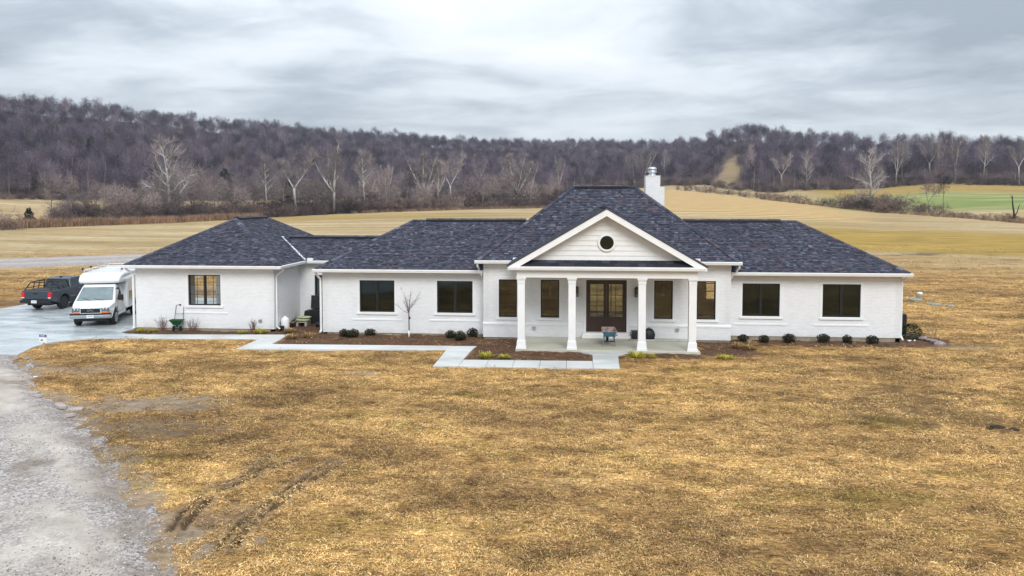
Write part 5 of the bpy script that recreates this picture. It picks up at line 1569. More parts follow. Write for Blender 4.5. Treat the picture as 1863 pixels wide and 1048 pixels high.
# hedge on the right and single bushes: each a thing
hedge_lab = 'dark leafless bush in the ragged hedge between the stubble and the green field'
HB = []
for px in list(range(1232, 1440, 11)): HB.append((px + rv.uniform(-4, 4), rv.uniform(-4, 6), rv.uniform(2.4, 3.8), hedge_lab))
for px in list(range(1440, 1540, 11)): HB.append((px + rv.uniform(-4, 4), rv.uniform(-3, 5), rv.uniform(2.0, 3.6), hedge_lab))
for px in list(range(1540, 1645, 7)): HB.append((px + rv.uniform(-3, 3), rv.uniform(-1, 7), rv.uniform(4.6, 6.4), 'tall dark bush in the dense thicket around the spreading sycamore'))
for px in (1668, 1676, 1690, 1703): HB.append((px, rv.uniform(0, 4), rv.uniform(3.2, 5.0), 'dark shrub at the foot of the two-stemmed dark tree'))
for px in list(range(1722, 1880, 9)): HB.append((px + rv.uniform(-3, 3), rv.uniform(-2, 3), rv.uniform(1.2, 2.2), 'low reddish bush in the hedge bottom below the green field'))
GRP = {hedge_lab: 'bushes of the ragged hedge', HB[-1][3]: 'low bushes below the green field', 'tall dark bush in the dense thicket around the spreading sycamore': 'bushes of the dense thicket', 'dark shrub at the foot of the two-stemmed dark tree': 'shrubs under the two-stemmed tree'}
for px, dD, H, lb in HB:
    x, y = place(px, float(edge_D(px)) + dD); k = rv.randrange(3); s = H / (3.2, 2.6, 4.2)[k]
    plant_pair('bush', lb, 'bush', scr_me[k], x, y, (s * rv.uniform(0.95, 1.35),) * 2 + (s,), rv.uniform(0, 6.28), GRP[lb], ('stems', 'twigs'))
for px, D, H, wd, lb in [(18, 181, 4.6, 1.2, 'rounded purple-brown bush at the left edge of the field'), (152, 214, 6.2, 1.1, 'dark reddish bush tree standing above the left scrub'),
                         (90, 198, 2.2, 1.3, 'low brown bush right of the cone-shaped cedar'), (250, 214, 7.0, 1.0, 'tall pinkish bush left of the broad white sycamore')]:
    x, y = place(px, D); s = H / 3.2
    plant_pair('bush', lb, 'bush', scr_me[0], x, y, (s * wd, s * wd, s), rv.uniform(0, 6), None, ('stems', 'twigs'))
# tawny reeds and weeds along the field edge
def blade_clump(seed, n, h, w, spread, lean, mat, name, flat=False):
    rng = random.Random(seed); mb = MB()
    for i in range(n):
        a = rng.uniform(0, 6.28); p = Vector((rng.gauss(0, spread), rng.gauss(0, spread), 0))
        e_ = R(rng.uniform(*lean)); d = Vector((math.cos(a) * math.cos(e_), math.sin(a) * math.cos(e_), math.sin(e_)))
        L = h * rng.uniform(0.5, 1.2); s = d.cross(Vector((0, 0, 1)))
        if s.length < .05: s = Vector((1, 0, 0))
        s = (s.normalized() + Vector((0, 0, rng.gauss(0, .35)))).normalized() * w * rng.uniform(.6, 1.2) * .5
        m1 = p + d * L * .5 + Vector((0, 0, L * .07)); t = p + d * L - Vector((0, 0, L * (.10 if flat else .02)))
        mb.poly([p - s, p + s, m1 + s * .8, m1 - s * .8]); mb.poly([m1 - s * .8, m1 + s * .8, t])
    return mb.mesh(name, mat)
reedk = [blade_clump(400 + i, 30, 1.6, 0.06, 0.5, (60, 88), M['reed'], 'reed_clump') for i in range(3)]
n = 2600
spx = np.concatenate([rngw.uniform(-60, 470, 1700), rngw.uniform(640, 1010, 500), rngw.uniform(1400, 1900, 400)]); sD = edge_D(spx) + np.concatenate([rngw.uniform(-7, 1, 1700), rngw.uniform(-3, 0, 500), rngw.uniform(-5, -2, 400)])
sx, sy = place(spx, sD)
rsc = np.concatenate([rngw.uniform(.7, 1.35, 1700), rngw.uniform(.4, .9, 500), rngw.uniform(.4, .8, 400)])
scatter('reeds', np.stack([sx, sy, gz(sx, sy) - .05], 1), np.stack([np.zeros(n), np.zeros(n), rngw.uniform(0, 6.28, n)], 1), rsc, reedk, seed=8)

# ------------------------------------------------------------------ straw-like grass of the lawn
def lawn_h(x, y):
    i = np.clip(np.round((x - LX0) / (LX1 - LX0) * (nx - 1)).astype(int), 0, nx - 1); j = np.clip(np.round((y - LY0) / (LY1 - LY0) * (ny - 1)).astype(int), 0, ny - 1)
    inside = edge_in(x, y) > 0.2
    return np.where(inside, LZ_[i, j], gz(x, y)), np.where(inside, np.maximum(mul[i, j], np.maximum(mud[i, j] * 1.0, np.clip(wetm[i, j], 0, 1) * .75)), 0)
tuftk = [blade_clump(500 + i, 26, 0.095, 0.013, 0.12, (0, 24), M['blade'], 'grass_tuft', True) for i in range(5)]
def sample(D0, D1, dens, p0=-240, p1=2080):
    a0, a1 = float(az_of(p1)), float(az_of(p0))
    n = int(0.5 * (a1 - a0) * (D1 ** 2 - D0 ** 2) * dens)
    a = rngw.uniform(a0, a1, n); D = np.sqrt(rngw.uniform(D0 ** 2, D1 ** 2, n))
    return CAMX + D * np.cos(a), CAMY + D * np.sin(a), D
SX, SY, SD = [np.concatenate(q) for q in zip(sample(10, 16, 115), sample(16, 23, 85), sample(23, 36, 64), sample(36, 62, 13), sample(62, 130, 2.4))]
kf = (SD < 60) | (rngw.rand(len(SD)) < 1 - (SD - 60) / 70)
SX, SY, SD = SX[kf], SY[kf], SD[kf]
hz, mk = lawn_h(SX, SY)
def on_hard(x, y):
    h = poly_mask(x + edge_n(x, y, 61) - 0.06, y + edge_n(x, y, 62) - 0.06, GR)
    for (x0, x1, y0, y1) in [(-21.3, -13.3, -0.8, 13), (-11.3, 17.2, 0.3, 8.2), (-3, 9.2, -0.5, 8), (-1.1, 7.2, -3.7, 0.5), (-19.3, -12.2, -2.15, -0.3), (-13.4, -12.1, -4.3, -1.4), (-13.4, -2.7, -4.25, -2.55),
                             (-4.1, -2.7, -7.0, -2.6), (-4.1, 3.6, -7.0, -5.3), (2.2, 3.7, -6.8, -3.4), (-40, -28.5, 2.5, 13.6)]:
        h |= (x > x0) & (x < x1) & (y > y0) & (y < y1)
    h |= poly_mask(x, y, [(-40, -6.7), (-22.0, -6.1), (-22.6, -4.4), (-22.5, -2.8), (-21, -2.1), (-19, -2.0), (-20.9, 13), (-28.7, 13.4), (-33.1, 9.8), (-33.2, 6.4), (-40, 2.2)])
    return h
clumpy = fnoise(SX, SY, 1.1, 95)
k_ = (~on_hard(SX, SY) | (poly_mask(SX, SY, GR) & ~poly_mask(SX - .32, SY - .2, GR) & (rngw.rand(len(SX)) < .35))) & (rngw.rand(len(SX)) > mk * 0.96) & (rngw.rand(len(SX)) < 0.30 + 1.2 * sstep(0.35, 0.6, clumpy))
SX, SY, SD, hz = SX[k_], SY[k_], SD[k_], hz[k_]
n = len(SX)
tsz = rngw.uniform(0.6, 1.3, n) * np.where(SD > 23, 1.05, 1.0) * np.where(SD > 36, 1.45, 1.0) * np.where(SD > 62, 1.4, 1.0)
scatter('lawn_grass', np.stack([SX, SY, hz - 0.005], 1), np.stack([rngw.normal(0, .12, n), rngw.normal(0, .12, n), rngw.uniform(0, 6.28, n)], 1), tsz, tuftk, seed=9)
# loose stones on the gravel drive
def stone_mesh(seed):
    rng = random.Random(seed); mb = MB()
    r = [rng.uniform(.7, 1.2) for _ in range(14)]
    mb.lathe([(0.3 * r[0], -0.5), (0.95 * r[1], -0.1), (0.8 * r[2], 0.35), (0.25 * r[3], 0.55)], n=6, sm=False)
    mb.v = [(a * rng.uniform(.8, 1.3), b * rng.uniform(.8, 1.2), c * rng.uniform(.6, 1.0)) for a, b, c in mb.v]
    return mb.mesh('gravel_stone', M['stone'])
stk = [stone_mesh(600 + i) for i in range(4)]
gxs, gys, gds = [np.concatenate(q) for q in zip(sample(10, 17, 150, -120, 420), sample(17, 26, 60, -150, 330))]
g_edge = poly_mask(gxs + edge_n(gxs, gys, 61) - np.abs(rngw.normal(0, .25, len(gxs))), gys + edge_n(gxs, gys, 62) - np.abs(rngw.normal(0, .15, len(gxs))), GR)
k_ = g_edge & (rngw.rand(len(gxs)) < sstep(0.42, 0.6, fnoise(gxs, gys, 1.6, 97)) + 0.12); gxs, gys = gxs[k_], gys[k_]; n = len(gxs)
ii = np.clip(np.round((gxs + 41) / 0.08).astype(int), 0, gzz.shape[0] - 1); jj = np.clip(np.round((gys + 27.5) / 0.08).astype(int), 0, gzz.shape[1] - 1)
scatter('gravel_stones', np.stack([gxs, gys, np.maximum(gzz[ii, jj], lawn_h(gxs, gys)[0]) + .004], 1), rngw.uniform(0, 6.28, (n, 3)), rngw.uniform(0.008, 0.026, n), stk, seed=10)

# ------------------------------------------------------------------ vehicles
M['vwhite'] = paint('white_car_paint', (0.78, 0.79, 0.80), 0.22, 0.03, 2, spec=0.55, use_obj=True)
M['vgrey'] = paint('blue_grey_car_paint', (0.030, 0.043, 0.060), 0.25, 0.06, 2, spec=0.6, use_obj=True)
M['vglass'] = paint('car_glass', (0.020, 0.028, 0.030), 0.04, 0.1, 2, spec=0.9, use_obj=True)
M['vclear'] = paint('windscreen_glass', (0.16, 0.21, 0.22), 0.05, 0.25, 2, spec=1.0, use_obj=True)
M['rubber'] = paint('tyre_rubber', (0.014, 0.014, 0.015), 0.75, 0.2, 8, use_obj=True)
M['rim'] = paint('wheel_rim', (0.40, 0.41, 0.43), 0.3, 0.1, 6, metal=0.8, use_obj=True)
M['chrome'] = paint('bumper_chrome', (0.42, 0.45, 0.48), 0.22, 0.12, 3, metal=0.85, use_obj=True)
M['amber'] = paint('amber_lens', (0.75, 0.16, 0.02), 0.2, 0.1, 9, use_obj=True)
M['red'] = paint('red_lens', (0.60, 0.012, 0.018), 0.18, 0.1, 9, use_obj=True)
M['lens'] = paint('headlight_lens', (0.10, 0.14, 0.18), 0.08, 0.4, 9, spec=0.9, use_obj=True)
M['plate'] = paint('licence_plate', (0.72, 0.74, 0.75), 0.45, 0.06, 9, use_obj=True)
M['print'] = paint('plate_print', (0.10, 0.13, 0.28), 0.5, 0.05, 9, use_obj=True)
def wheel(par, x, y, r, w, rimm, out):
    mb = MB(); h = w / 2
    mb.lathe([(r * .62, y - h), (r * .93, y - h), (r, y - h * .7), (r, y + h * .7), (r * .93, y + h), (r * .62, y + h)], (x, r), 22, 'y')
    wh = mb.build('wheel', M['rubber'], par, fix=True)
    mb = MB(); yo = y + out * (h + 0.004)
    mb.lathe([(r * .66, yo - out * .02), (r * .64, yo + out * .018), (r * .54, yo + out * .002), (r * .2, yo + out * .012), (r * .18, yo + out * .02), (0.01, yo + out * .025)], (x, r), 20, 'y')
    mb.build('rim', rimm, wh, fix=True)
    mb = MB()
    for k in range(6):
        a = k * math.pi / 3; c = (x + math.cos(a) * r * .4, r + math.sin(a) * r * .4)
        mb.lathe([(r * .07, yo - out * .02), (r * .07, yo + out * .009)], c, 8, 'y')
    mb.build('rim_hole', M['black'], wh, fix=True)
    return wh
def shell(prof, wfun, name, mat, par, bevel=0.03):
    """closed body: side outline (x,z) given a half width that changes with x and z"""
    n = len(prof); mb = MB()
    Lp = [(x, wfun(x, z), z) for x, z in prof]; Rp = [(x, -wfun(x, z), z) for x, z in prof]
    mb.faces(Lp + Rp, [tuple(range(n)), tuple(range(2 * n - 1, n - 1, -1))] + [(i, i + n, (i + 1) % n + n, (i + 1) % n) for i in range(n)])
    return mb.build(name, mat, par, bevel=bevel, fix=True)
def arc(cx, r, z0, n=8, rz_=None):
    return [(cx + r * math.cos(math.pi * k / n), z0 + (rz_ or r) * math.sin(math.pi * k / n)) for k in range(n + 1)]
def text(body, size, name, mat, par, loc, rot, ext=0.004):
    cu = bpy.data.curves.new(name, 'FONT'); cu.body = body; cu.size = size; cu.extrude = ext; cu.align_x = 'CENTER'; cu.align_y = 'CENTER'
    o = bpy.data.objects.new(name, cu); dg = bpy.context.evaluated_depsgraph_get()
    me = bpy.data.meshes.new_from_object(o); me.materials.clear(); me.materials.append(mat); bpy.data.objects.remove(o)
    r = bpy.data.objects.new(name, me); COL.objects.link(r); r.parent = par; r.location = loc; r.rotation_euler = rot
    return r
# --- white box van, nose towards the camera
van = thing('box_van', 'white box van parked nose-out on the wet driveway beside the garage', 'van', (-23.62, 1.68, 0.055), R(287))
VW = lambda x, z: (0.985 - max(0, z - 1.2) * 0.22) * (1 - 0.12 * max(0, (x - 0.40)) / 0.45)
shell([(0.84, 0.50), (0.90, 0.62), (0.90, 0.97), (0.84, 1.05), (0.55, 1.16), (0.24, 1.25), (-0.60, 1.97), (-0.80, 2.06), (-1.9, 2.12), (-1.9, 0.42), (-0.52, 0.42)] + arc(0, 0.50, 0.42)[::-1][1:-1] + [(0.52, 0.42), (0.70, 0.45)], VW, 'body', M['vwhite'], van, 0.06)
mb = MB(); mb.box(-5.9, 0.7, -0.75, 0.75, 0.30, 0.60); mb.box(-0.5, 0.5, -0.9, 0.9, 0.35, 0.85); mb.build('underbody', M['black'], van)
def wq(x, z, o): return (x, o * (VW(x, z) + 0.004), z)
mb = MB()
def wsp(x, z, y): dx, dz = 0.84, 0.72; L = math.hypot(dx, dz); return (x + dz / L * .012, y, z + dx / L * .012)
mb.poly([wsp(0.18, 1.30, -0.88), wsp(0.18, 1.30, 0.88), wsp(-0.56, 1.935, 0.75), wsp(-0.56, 1.935, -0.75)]); mb.build('windscreen', M['vclear'], van)
mb = MB(); mb.tube([wsp(0.19, 1.30, -0.2), wsp(0.03, 1.435, -0.62)], 0.012, 5); mb.tube([wsp(0.19, 1.30, 0.45), wsp(0.08, 1.39, -0.05)], 0.012, 5); mb.build('wiper', M['black'], van)
for s in (1, -1):
    mb = MB(); pts = [wq(-0.08, 1.30, s), wq(-0.52, 1.86, s), wq(-1.22, 1.90, s), wq(-1.22, 1.30, s)]
    if s < 0: pts.reverse()
    mb.poly(pts)
    sw = mb.build('side_window', M['vglass'], van)
    d = MB()
    for (xa, za, xb, zb_) in [(-0.16, 1.22, -0.30, 0.62), (-0.30, 0.62, -1.30, 0.62), (-1.30, 0.62, -1.32, 1.95)]:
        p, q = Vector(wq(xa, za, s)), Vector(wq(xb, zb_, s)); d.tube([p, q], 0.008, 4)
    dr = d.build('door_seam', M['black'], van)
    mb = MB(); y = s * (VW(-1.15, 1.12) + 0.02); mb.box(-1.24, -1.04, y - .015, y + .015, 1.08, 1.12); mb.build('door_handle', M['black'], van)
    mb = MB(); y = s * 1.16; mb.box(-0.34, -0.18, y - 0.14, y + 0.12, 1.25, 1.56); mi = mb.build('mirror', M['black'], van, bevel=0.03)
    mb = MB(); mb.tube([(-0.27, s * 0.9, 1.32), (-0.27, s * 1.1, 1.36)], 0.025, 6); mb.build('mirror_arm', M['black'], mi)
    mb = MB(); y0, y1 = sorted((s * 0.50, s * 0.885)); mb.box(0.80, 0.907, y0, y1, 0.80, 1.01); hl = mb.build('headlight', M['lens'], van, bevel=0.015)
    mb = MB(); mb.box(0.80, 0.912, y0 - (0.01 if s < 0 else 0), y1 + (0.01 if s > 0 else 0), 0.725, 0.795); mb.build('indicator', M['amber'], hl, bevel=0.008)
    mb = MB()
    for yc in (s * 0.60, s * 0.76): mb.lathe([(0.055, 0.906), (0.05, 0.916), (0.01, 0.918)], (yc, 0.93), 12, 'x')
    mb.build('lamp', M['chrome'], hl, fix=True)
    wheel(van, 0, s * 0.86, 0.385, 0.24, M['rim'], s); wheel(van, -3.7, s * 0.92, 0.385, 0.26, M['rim'], s)
mb = MB(); mb.box(0.80, 0.915, -0.485, 0.485, 0.745, 1.005); gr_ = mb.build('grille', M['chrome'], van, bevel=0.02)
mb = MB(); mb.box(0.905, 0.920, -0.455, 0.455, 0.77, 0.98)
for k in range(5): mb.box(0.9201, 0.926, -0.45, 0.45, 0.785 + k * .042, 0.80 + k * .042)
mb.build('grille_mesh', M['black'], gr_)
text('GMC', 0.15, 'emblem', M['rim'], gr_, (0.932, 0, 0.875), (R(90), 0, R(90)))
mb = MB(); mb.prism([(0.70, 0.44), (0.94, 0.46), (0.97, 0.52), (0.97, 0.64), (0.90, 0.67), (0.70, 0.67)], -0.97, 0.97, 'y'); bp = mb.build('bumper', M['chrome'], van, bevel=0.025, fix=True)
mb = MB(); mb.box(0.80, 0.955, -0.98, 0.98, 0.672, 0.722); mb.build('bumper_strip', M['black'], bp)
mb = MB(); mb.box(0.971, 0.982, -0.17, 0.17, 0.50, 0.65); pl = mb.build('licence_plate', M['plate'], van)
mb = MB()
for k in range(6): mb.box(0.9822, 0.9834, -0.12 + k * .042, -0.095 + k * .042, 0.555, 0.605)
mb.build('plate_print', M['print'], pl)
# cargo box with its rounded nose over the cab
BW = lambda x, z: 1.10 - max(0, z - 2.55) * 0.35 - max(0, x + 1.4) * 0.12
shell([(-1.82, 0.60), (-1.82, 2.13), (-0.95, 2.10), (-0.74, 2.13), (-0.62, 2.22), (-0.68, 2.42), (-0.95, 2.57), (-1.4, 2.64), (-5.6, 2.66), (-6.0, 2.60), (-6.05, 0.60), (-4.3, 0.60)] + arc(-3.7, 0.52, 0.60, 8, 0.40)[::-1][1:-1] + [(-3.1, 0.60)], BW, 'cargo_box', M['vwhite'], van, 0.10)
mb = MB(); mb.box(-1.80, -0.80, -0.98, 0.98, 2.085, 2.118); mb.build('nose_underside', M['black'], van)
for s in (1, -1):
    mb = MB(); y = s * 1.102; mb.box(-3.0, -2.0, *sorted((y, y + s * .012)), 0.75, 1.55); hd = mb.build('locker_door', M['chrome'], van, bevel=0.01)
    mb = MB(); mb.box(-3.05, -1.95, *sorted((s * 1.10, s * 1.108)), 0.70, 1.60); mb.build('locker_frame', M['vwhite'], van)
rk = MB()
for s in (1, -1): rk.tube([(-1.2, s * .9, 2.80), (-5.7, s * .9, 2.82)], 0.018, 6)
for xx in (-1.3, -2.7, -4.1, -5.6):
    rk.tube([(xx, -1.0, 2.80), (xx, 1.0, 2.80)], 0.018, 6)
    for s in (1, -1): rk.tube([(xx, s * .9, 2.60), (xx, s * .9, 2.80)], 0.016, 5)
rck = rk.build('roof_rack', M['vwhite'], van)
for xx in (-1.3, -2.7):
    for s in (1, -1):
        mb = MB(); mb.box(xx - .04, xx + .04, s * 0.98 - .04, s * 0.98 + .04, 2.79, 2.92); mb.build('rack_stop', M['black'], rck)
# --- blue-grey pickup, tail towards the camera
trk = thing('pickup_truck', 'dark blue-grey double-cab pickup with a rack frame over its bed, parked tail-out', 'pickup', (-30.25, 7.30, 0.055), R(89))
TW = lambda x, z: (0.935 - max(0, z - 1.12) * 0.30) * (1 - 0.09 * max(0, x - 3.6) / 0.55)
r_ = 0.39
shell([(-1.16, 0.62), (-1.16, 1.18), (-1.12, 1.22), (0.62, 1.24), (0.66, 1.30), (0.78, 1.75), (0.98, 1.82), (1.95, 1.83), (2.15, 1.80), (2.86, 1.32), (3.0, 1.27), (3.95, 1.16), (4.18, 1.02), (4.2, 0.55), (3.76, 0.45)] + arc(3.24, 0.50, 0.45)[1:-1] + [(2.72, 0.45), (0.52, 0.45)] + arc(0, 0.50, 0.45)[1:-1] + [(-0.52, 0.45), (-0.9, 0.56)], TW, 'body', M['vgrey'], trk, 0.04)
mb = MB(); mb.box(-1.0, 3.9, -0.7, 0.7, 0.32, 0.6); mb.build('underbody', M['black'], trk)
mb = MB(); mb.box(-1.06, 0.58, -0.74, 0.74, 1.10, 1.247); mb.build('bed_hollow_dark', M['black'], trk)  # black slab stands for the shaded hollow of the open bed
mb = MB(); mb.box(-1.19, -1.155, -0.72, 0.72, 0.70, 1.19); tg = mb.build('tailgate', M['vgrey'], trk, bevel=0.015)
mb = MB(); mb.box(-1.197, -1.19, -0.16, 0.16, 1.0, 1.08); mb.build('handle', M['black'], tg)
mb = MB(); mb.prism([(-1.36, 0.50), (-1.10, 0.46), (-1.10, 0.70), (-1.36, 0.66)], -0.92, 0.92, 'y'); mb.build('bumper', M['black'], trk, bevel=0.025, fix=True)
mb = MB(); mb.box(-1.375, -1.362, -0.17, 0.17, 0.50, 0.66); pl = mb.build('licence_plate', M['plate'], trk)
mb = MB()
for k in range(6): mb.box(-1.3765, -1.3752, -0.12 + k * .042, -0.095 + k * .042, 0.555, 0.605)
mb.build('plate_print', M['print'], pl)
for s in (1, -1):
    y0, y1 = sorted((s * 0.735, s * 0.935)); mb = MB(); mb.box(-1.19, -1.05, y0, y1, 0.83, 1.12); tl = mb.build('tail_light', M['red'], trk, bevel=0.02)
    mb = MB(); mb.box(-1.195, -1.08, y0 + .02, y1 - .02, 0.765, 0.825); mb.build('reverse_light', M['plate'], tl, bevel=0.01)
    wheel(trk, 0, s * 0.81, r_, 0.27, M['black'], s); wheel(trk, 3.24, s * 0.81, r_, 0.27, M['black'], s)
    mb = MB()
    for cx in (0, 3.24):
        a = arc(cx, 0.56, 0.45, 10); b = arc(cx, 0.49, 0.45, 10)
        for k in range(10):
            y0, y1 = sorted((s * 0.90, s * 0.985)); mb.prism([a[k], a[k + 1], b[k + 1], b[k]], y0, y1, 'y')
    mb.build('wheel_arch', M['vgrey'], trk, fix=True)
    def tq(x, z): return (x, s * (TW(x, z) + 0.004), z)
    for pts in ([(0.88, 1.36), (0.98, 1.72), (1.50, 1.74), (1.50, 1.34)], [(1.57, 1.34), (1.57, 1.74), (2.10, 1.71), (2.55, 1.36)]):
        mb = MB(); q = [tq(*p) for p in pts]
        if s > 0: q.reverse()
        mb.poly(q); mb.build('side_window', M['vglass'], trk)
    mb = MB(); y = s * (TW(1.4, 1.15) + 0.015)
    for xx in (1.38, 2.35): mb.box(xx - .09, xx + .09, y - .012, y + .012, 1.12, 1.155)
    mb.build('door_handle', M['chrome'], trk)
    mb = MB()
    for xa, za, xb, zb_ in [(1.535, 1.75, 1.535, 0.60), (1.535, 0.60, 0.72, 0.62), (2.62, 1.30, 2.55, 0.60), (2.55, 0.60, 1.535, 0.60)]:
        mb.tube([tq(xa, za), tq(xb, zb_)], 0.007, 4)
    mb.build('door_seam', M['black'], trk)
    mb = MB(); mb.box(2.42, 2.56, s * 1.0 - .11, s * 1.0 + .11, 1.30, 1.50); mb.build('mirror', M['black'], trk, bevel=0.03)
    mb = MB(); mb.box(4.05, 4.19, *sorted((s * .55, s * .84)), 0.85, 1.02); mb.build('headlight', M['lens'], trk, bevel=0.02)
    # rack frame over the bed
    mb = MB(); yb2, yt = s * 0.84, s * 0.70
    mb.tube([(-1.02, yb2, 1.22), (-0.70, yt, 1.66), (0.50, yt, 1.74), (0.62, yb2, 1.24)], 0.032, 6)
    for xx, zt_ in ((-0.32, 1.69), (0.12, 1.72)): mb.tube([(xx, yb2, 1.23), (xx, yt, zt_)], 0.025, 6)
    mb.tube([(-0.93, s * .80, 1.36), (0.58, s * .80, 1.38)], 0.02, 5)
    mb.build('rack_frame', M['black'], trk)
mb = MB(); mb.poly([(-0.28, -0.83, 1.27), (0.56, -0.83, 1.28), (0.46, -0.715, 1.71), (-0.28, -0.715, 1.68)]); mb.poly([(-0.28, -0.82, 1.27), (-0.28, -0.705, 1.68), (0.46, -0.705, 1.71), (0.56, -0.82, 1.28)]); mb.build('rack_panel', M['vglass'], trk)
mb = MB()
for xx, z_ in ((-0.70, 1.66), (0.50, 1.74), (-0.1, 1.70)): mb.tube([(xx, -0.70, z_), (xx, 0.70, z_)], 0.03, 6)
mb.build('rack_bar', M['black'], trk)
mb = MB(); mb.poly([(0.655, -0.66, 1.34), (0.655, 0.66, 1.34), (0.755, 0.60, 1.70), (0.755, -0.60, 1.70)][::-1]); mb.build('rear_window', M['vglass'], trk)
mb = MB(); mb.poly([(2.84, -0.80, 1.36), (2.84, 0.80, 1.36), (2.20, 0.68, 1.79), (2.20, -0.68, 1.79)]); mb.build('windscreen', M['vclear'], trk)
mb = MB(); mb.box(0.95, 1.15, -0.04, 0.04, 1.82, 1.88); mb.build('antenna_fin', M['black'], trk, bevel=0.02)

# ------------------------------------------------------------------ things round the house
M['clod'] = paint('dark_soil_and_core', (0.030, 0.022, 0.015), 0.95, 0.4, 8, use_obj=True)
def ball_leaves(seed, r, n, lw, squash=0.9, mat='box'):
    rng = random.Random(seed); mb = MB()
    for i in range(n):
        z = rng.uniform(-0.75, 1); a = rng.uniform(0, 6.283); q = math.sqrt(max(0, 1 - z * z))
        nv = Vector((q * math.cos(a), q * math.sin(a), z)); rr = r * (rng.uniform(0.72, 1.05) + 0.06 * math.sin(a * 3 + seed) + .05 * math.sin(z * 6))
        p = Vector((nv.x * rr, nv.y * rr, (nv.z * rr) * squash + r * 0.72))
        s = nv.cross(Vector((rng.gauss(0, 1), rng.gauss(0, 1), rng.gauss(0, 1)))).normalized() * lw; t = (nv + Vector((rng.gauss(0, .6), rng.gauss(0, .6), rng.gauss(0, .6)))).normalized() * lw * 1.6
        mb.poly([p - s, p + s, p + t + s * .3, p + t - s * .3])
    return mb.mesh('leaves', M[mat])
boxm = [ball_leaves(700 + i, 0.25, 620, 0.022) for i in range(3)]
_mb = MB(); _mb.tube([(0, 0, -.05), (0, 0, 0.12)], [0.03, 0.025], 6)
_mb.lathe([(0.05, 0.03), (0.15, 0.09), (0.165, 0.17), (0.13, 0.27), (0.04, 0.32)], n=10)  # dark core ball added inside the leaves, stands for the shade within
for k in range(7): _mb.tube([(0, 0, .1), (0.1 * math.cos(k * .9), 0.1 * math.sin(k * .9), 0.3)], [0.015, 0.005], 4)
boxstem_core = _mb.mesh('stem', M['clod'])
BOX = [(-9.55, -0.36, 1.0, 'round dark boxwood nearest the left corner of the left wing'), (-9.04, -0.62, 1.08, 'round dark boxwood set forward, second from the left corner of the left wing'), (-8.36, -0.10, 1.0, 'round dark boxwood under the middle of the first left wing window'),
       (-4.32, -0.37, 0.95, 'round dark boxwood under the left half of the second left wing window'), (-3.78, -0.91, 1.05, 'round dark boxwood set forward near the path elbow'), (-3.31, 0.02, 1.02, 'round dark boxwood against the wall beside the porch block downspout'),
       (9.51, -0.22, 1.0, 'round dark boxwood nearest the porch on the right wing'), (10.45, -0.28, 0.98, 'round dark boxwood under the first right wing window'), (11.60, -0.18, 1.08, 'bronze-topped boxwood just right of the first right wing window'),
       (13.21, -0.05, 1.1, 'largest dark boxwood, at the left edge of the last window'), (14.26, -0.10, 0.95, 'small dark boxwood under the middle of the last window'), (15.33, -0.28, 0.98, 'round dark boxwood farthest right along the wall')]
for i, (x, y, s, lb) in enumerate(BOX):
    o = thing('boxwood_shrub', lb, 'shrub', (x, y, 0.0), i * 1.7, 'boxwoods along the front wall'); o.scale = (s * rv.uniform(.9, 1.15), s * rv.uniform(.9, 1.15), s * rv.uniform(.86, 1.08))
    for nm, me in (('leaves', boxm[i % 3]), ('stem', boxstem_core)):
        c = bpy.data.objects.new(nm, me); COL.objects.link(c); c.parent = o
# young tree
rng = random.Random(5); T, C = MB(), MB()
T.tube([(0, 0, -.1), (0.01, 0, 0.5), (0, 0.01, 1.15), (0.02, 0, 1.45)], [0.032, 0.028, 0.024, 0.02], 8)
for i in range(15):
    a = rng.uniform(0, 6.28); e_ = R(rng.uniform(28, 80)); d = Vector((math.cos(a) * math.cos(e_), math.sin(a) * math.cos(e_), math.sin(e_)))
    bp_ = path_from(rng, Vector((0.01, 0, rng.uniform(1.15, 1.45))), d, rng.uniform(0.5, 1.25), 4, .09, .03); T.tube(bp_, [0.010, 0.008, 0.006, 0.004, 0.002], 4, cap=False)
    for k in range(9):
        q, qd = on_path(bp_, rng.uniform(.15, .98)); sliver(C, rng, q, side_dir(rng, qd, R(rng.uniform(25, 70))), rng.uniform(.12, .38), 0.009)
yt_ = thing('young_tree', 'young bare tree with reddish twigs planted between the left wing windows', 'tree', (-6.36, -0.39, 0.0))
T.build('trunk', M['redtwig'], yt_); C.build('crown', M['redtwig'], yt_)
mb = MB(); mb.tube([(0, 0, 0.0), (0, 0, 0.34)], 0.04, 8); mb.build('trunk_guard', M['trim'], yt_)
mb = MB(); mb.box(0.02, 0.08, -0.05, -0.02, 0.90, 1.02); mb.build('nursery_tag', M['black'], yt_)
# red twiggy shrubs by the garage
def twig_shrub(seed, H, n):
    rng = random.Random(seed); T, C = MB(), MB()
    for i in range(n):
        a = rng.uniform(0, 6.28); lean = R(rng.uniform(3, 38)); d = Vector((math.cos(a) * math.sin(lean), math.sin(a) * math.sin(lean), math.cos(lean)))
        p = path_from(rng, Vector((rng.gauss(0, .05), rng.gauss(0, .05), -.03)), d, H * rng.uniform(.6, 1.05), 3, .07, .02); T.tube(p, [.007, .006, .004, .002], 3, cap=False)
        for k in range(6):
            q, qd = on_path(p, rng.uniform(.3, .98)); sliver(C, rng, q, side_dir(rng, qd, R(rng.uniform(20, 50))), rng.uniform(.08, .25), 0.008)
    return T, C
for x, y, s, H, lb in [(-19.32, 0.52, 1, 0.75, 'red-twigged bare shrub at the left corner of the garage bed'), (-17.66, 0.45, 2, 0.7, 'red-twigged bare shrub right beside the green spreader'), (-14.5, 0.45, 3, 0.72, 'red-twigged bare shrub near the right corner of the garage wall')]:
    o = thing('twig_shrub', lb, 'shrub', (x, y, 0.02)); T, C = twig_shrub(s, H, 26); T.build('stems', M['redtwig'], o); C.build('twigs', M['redtwig'], o)
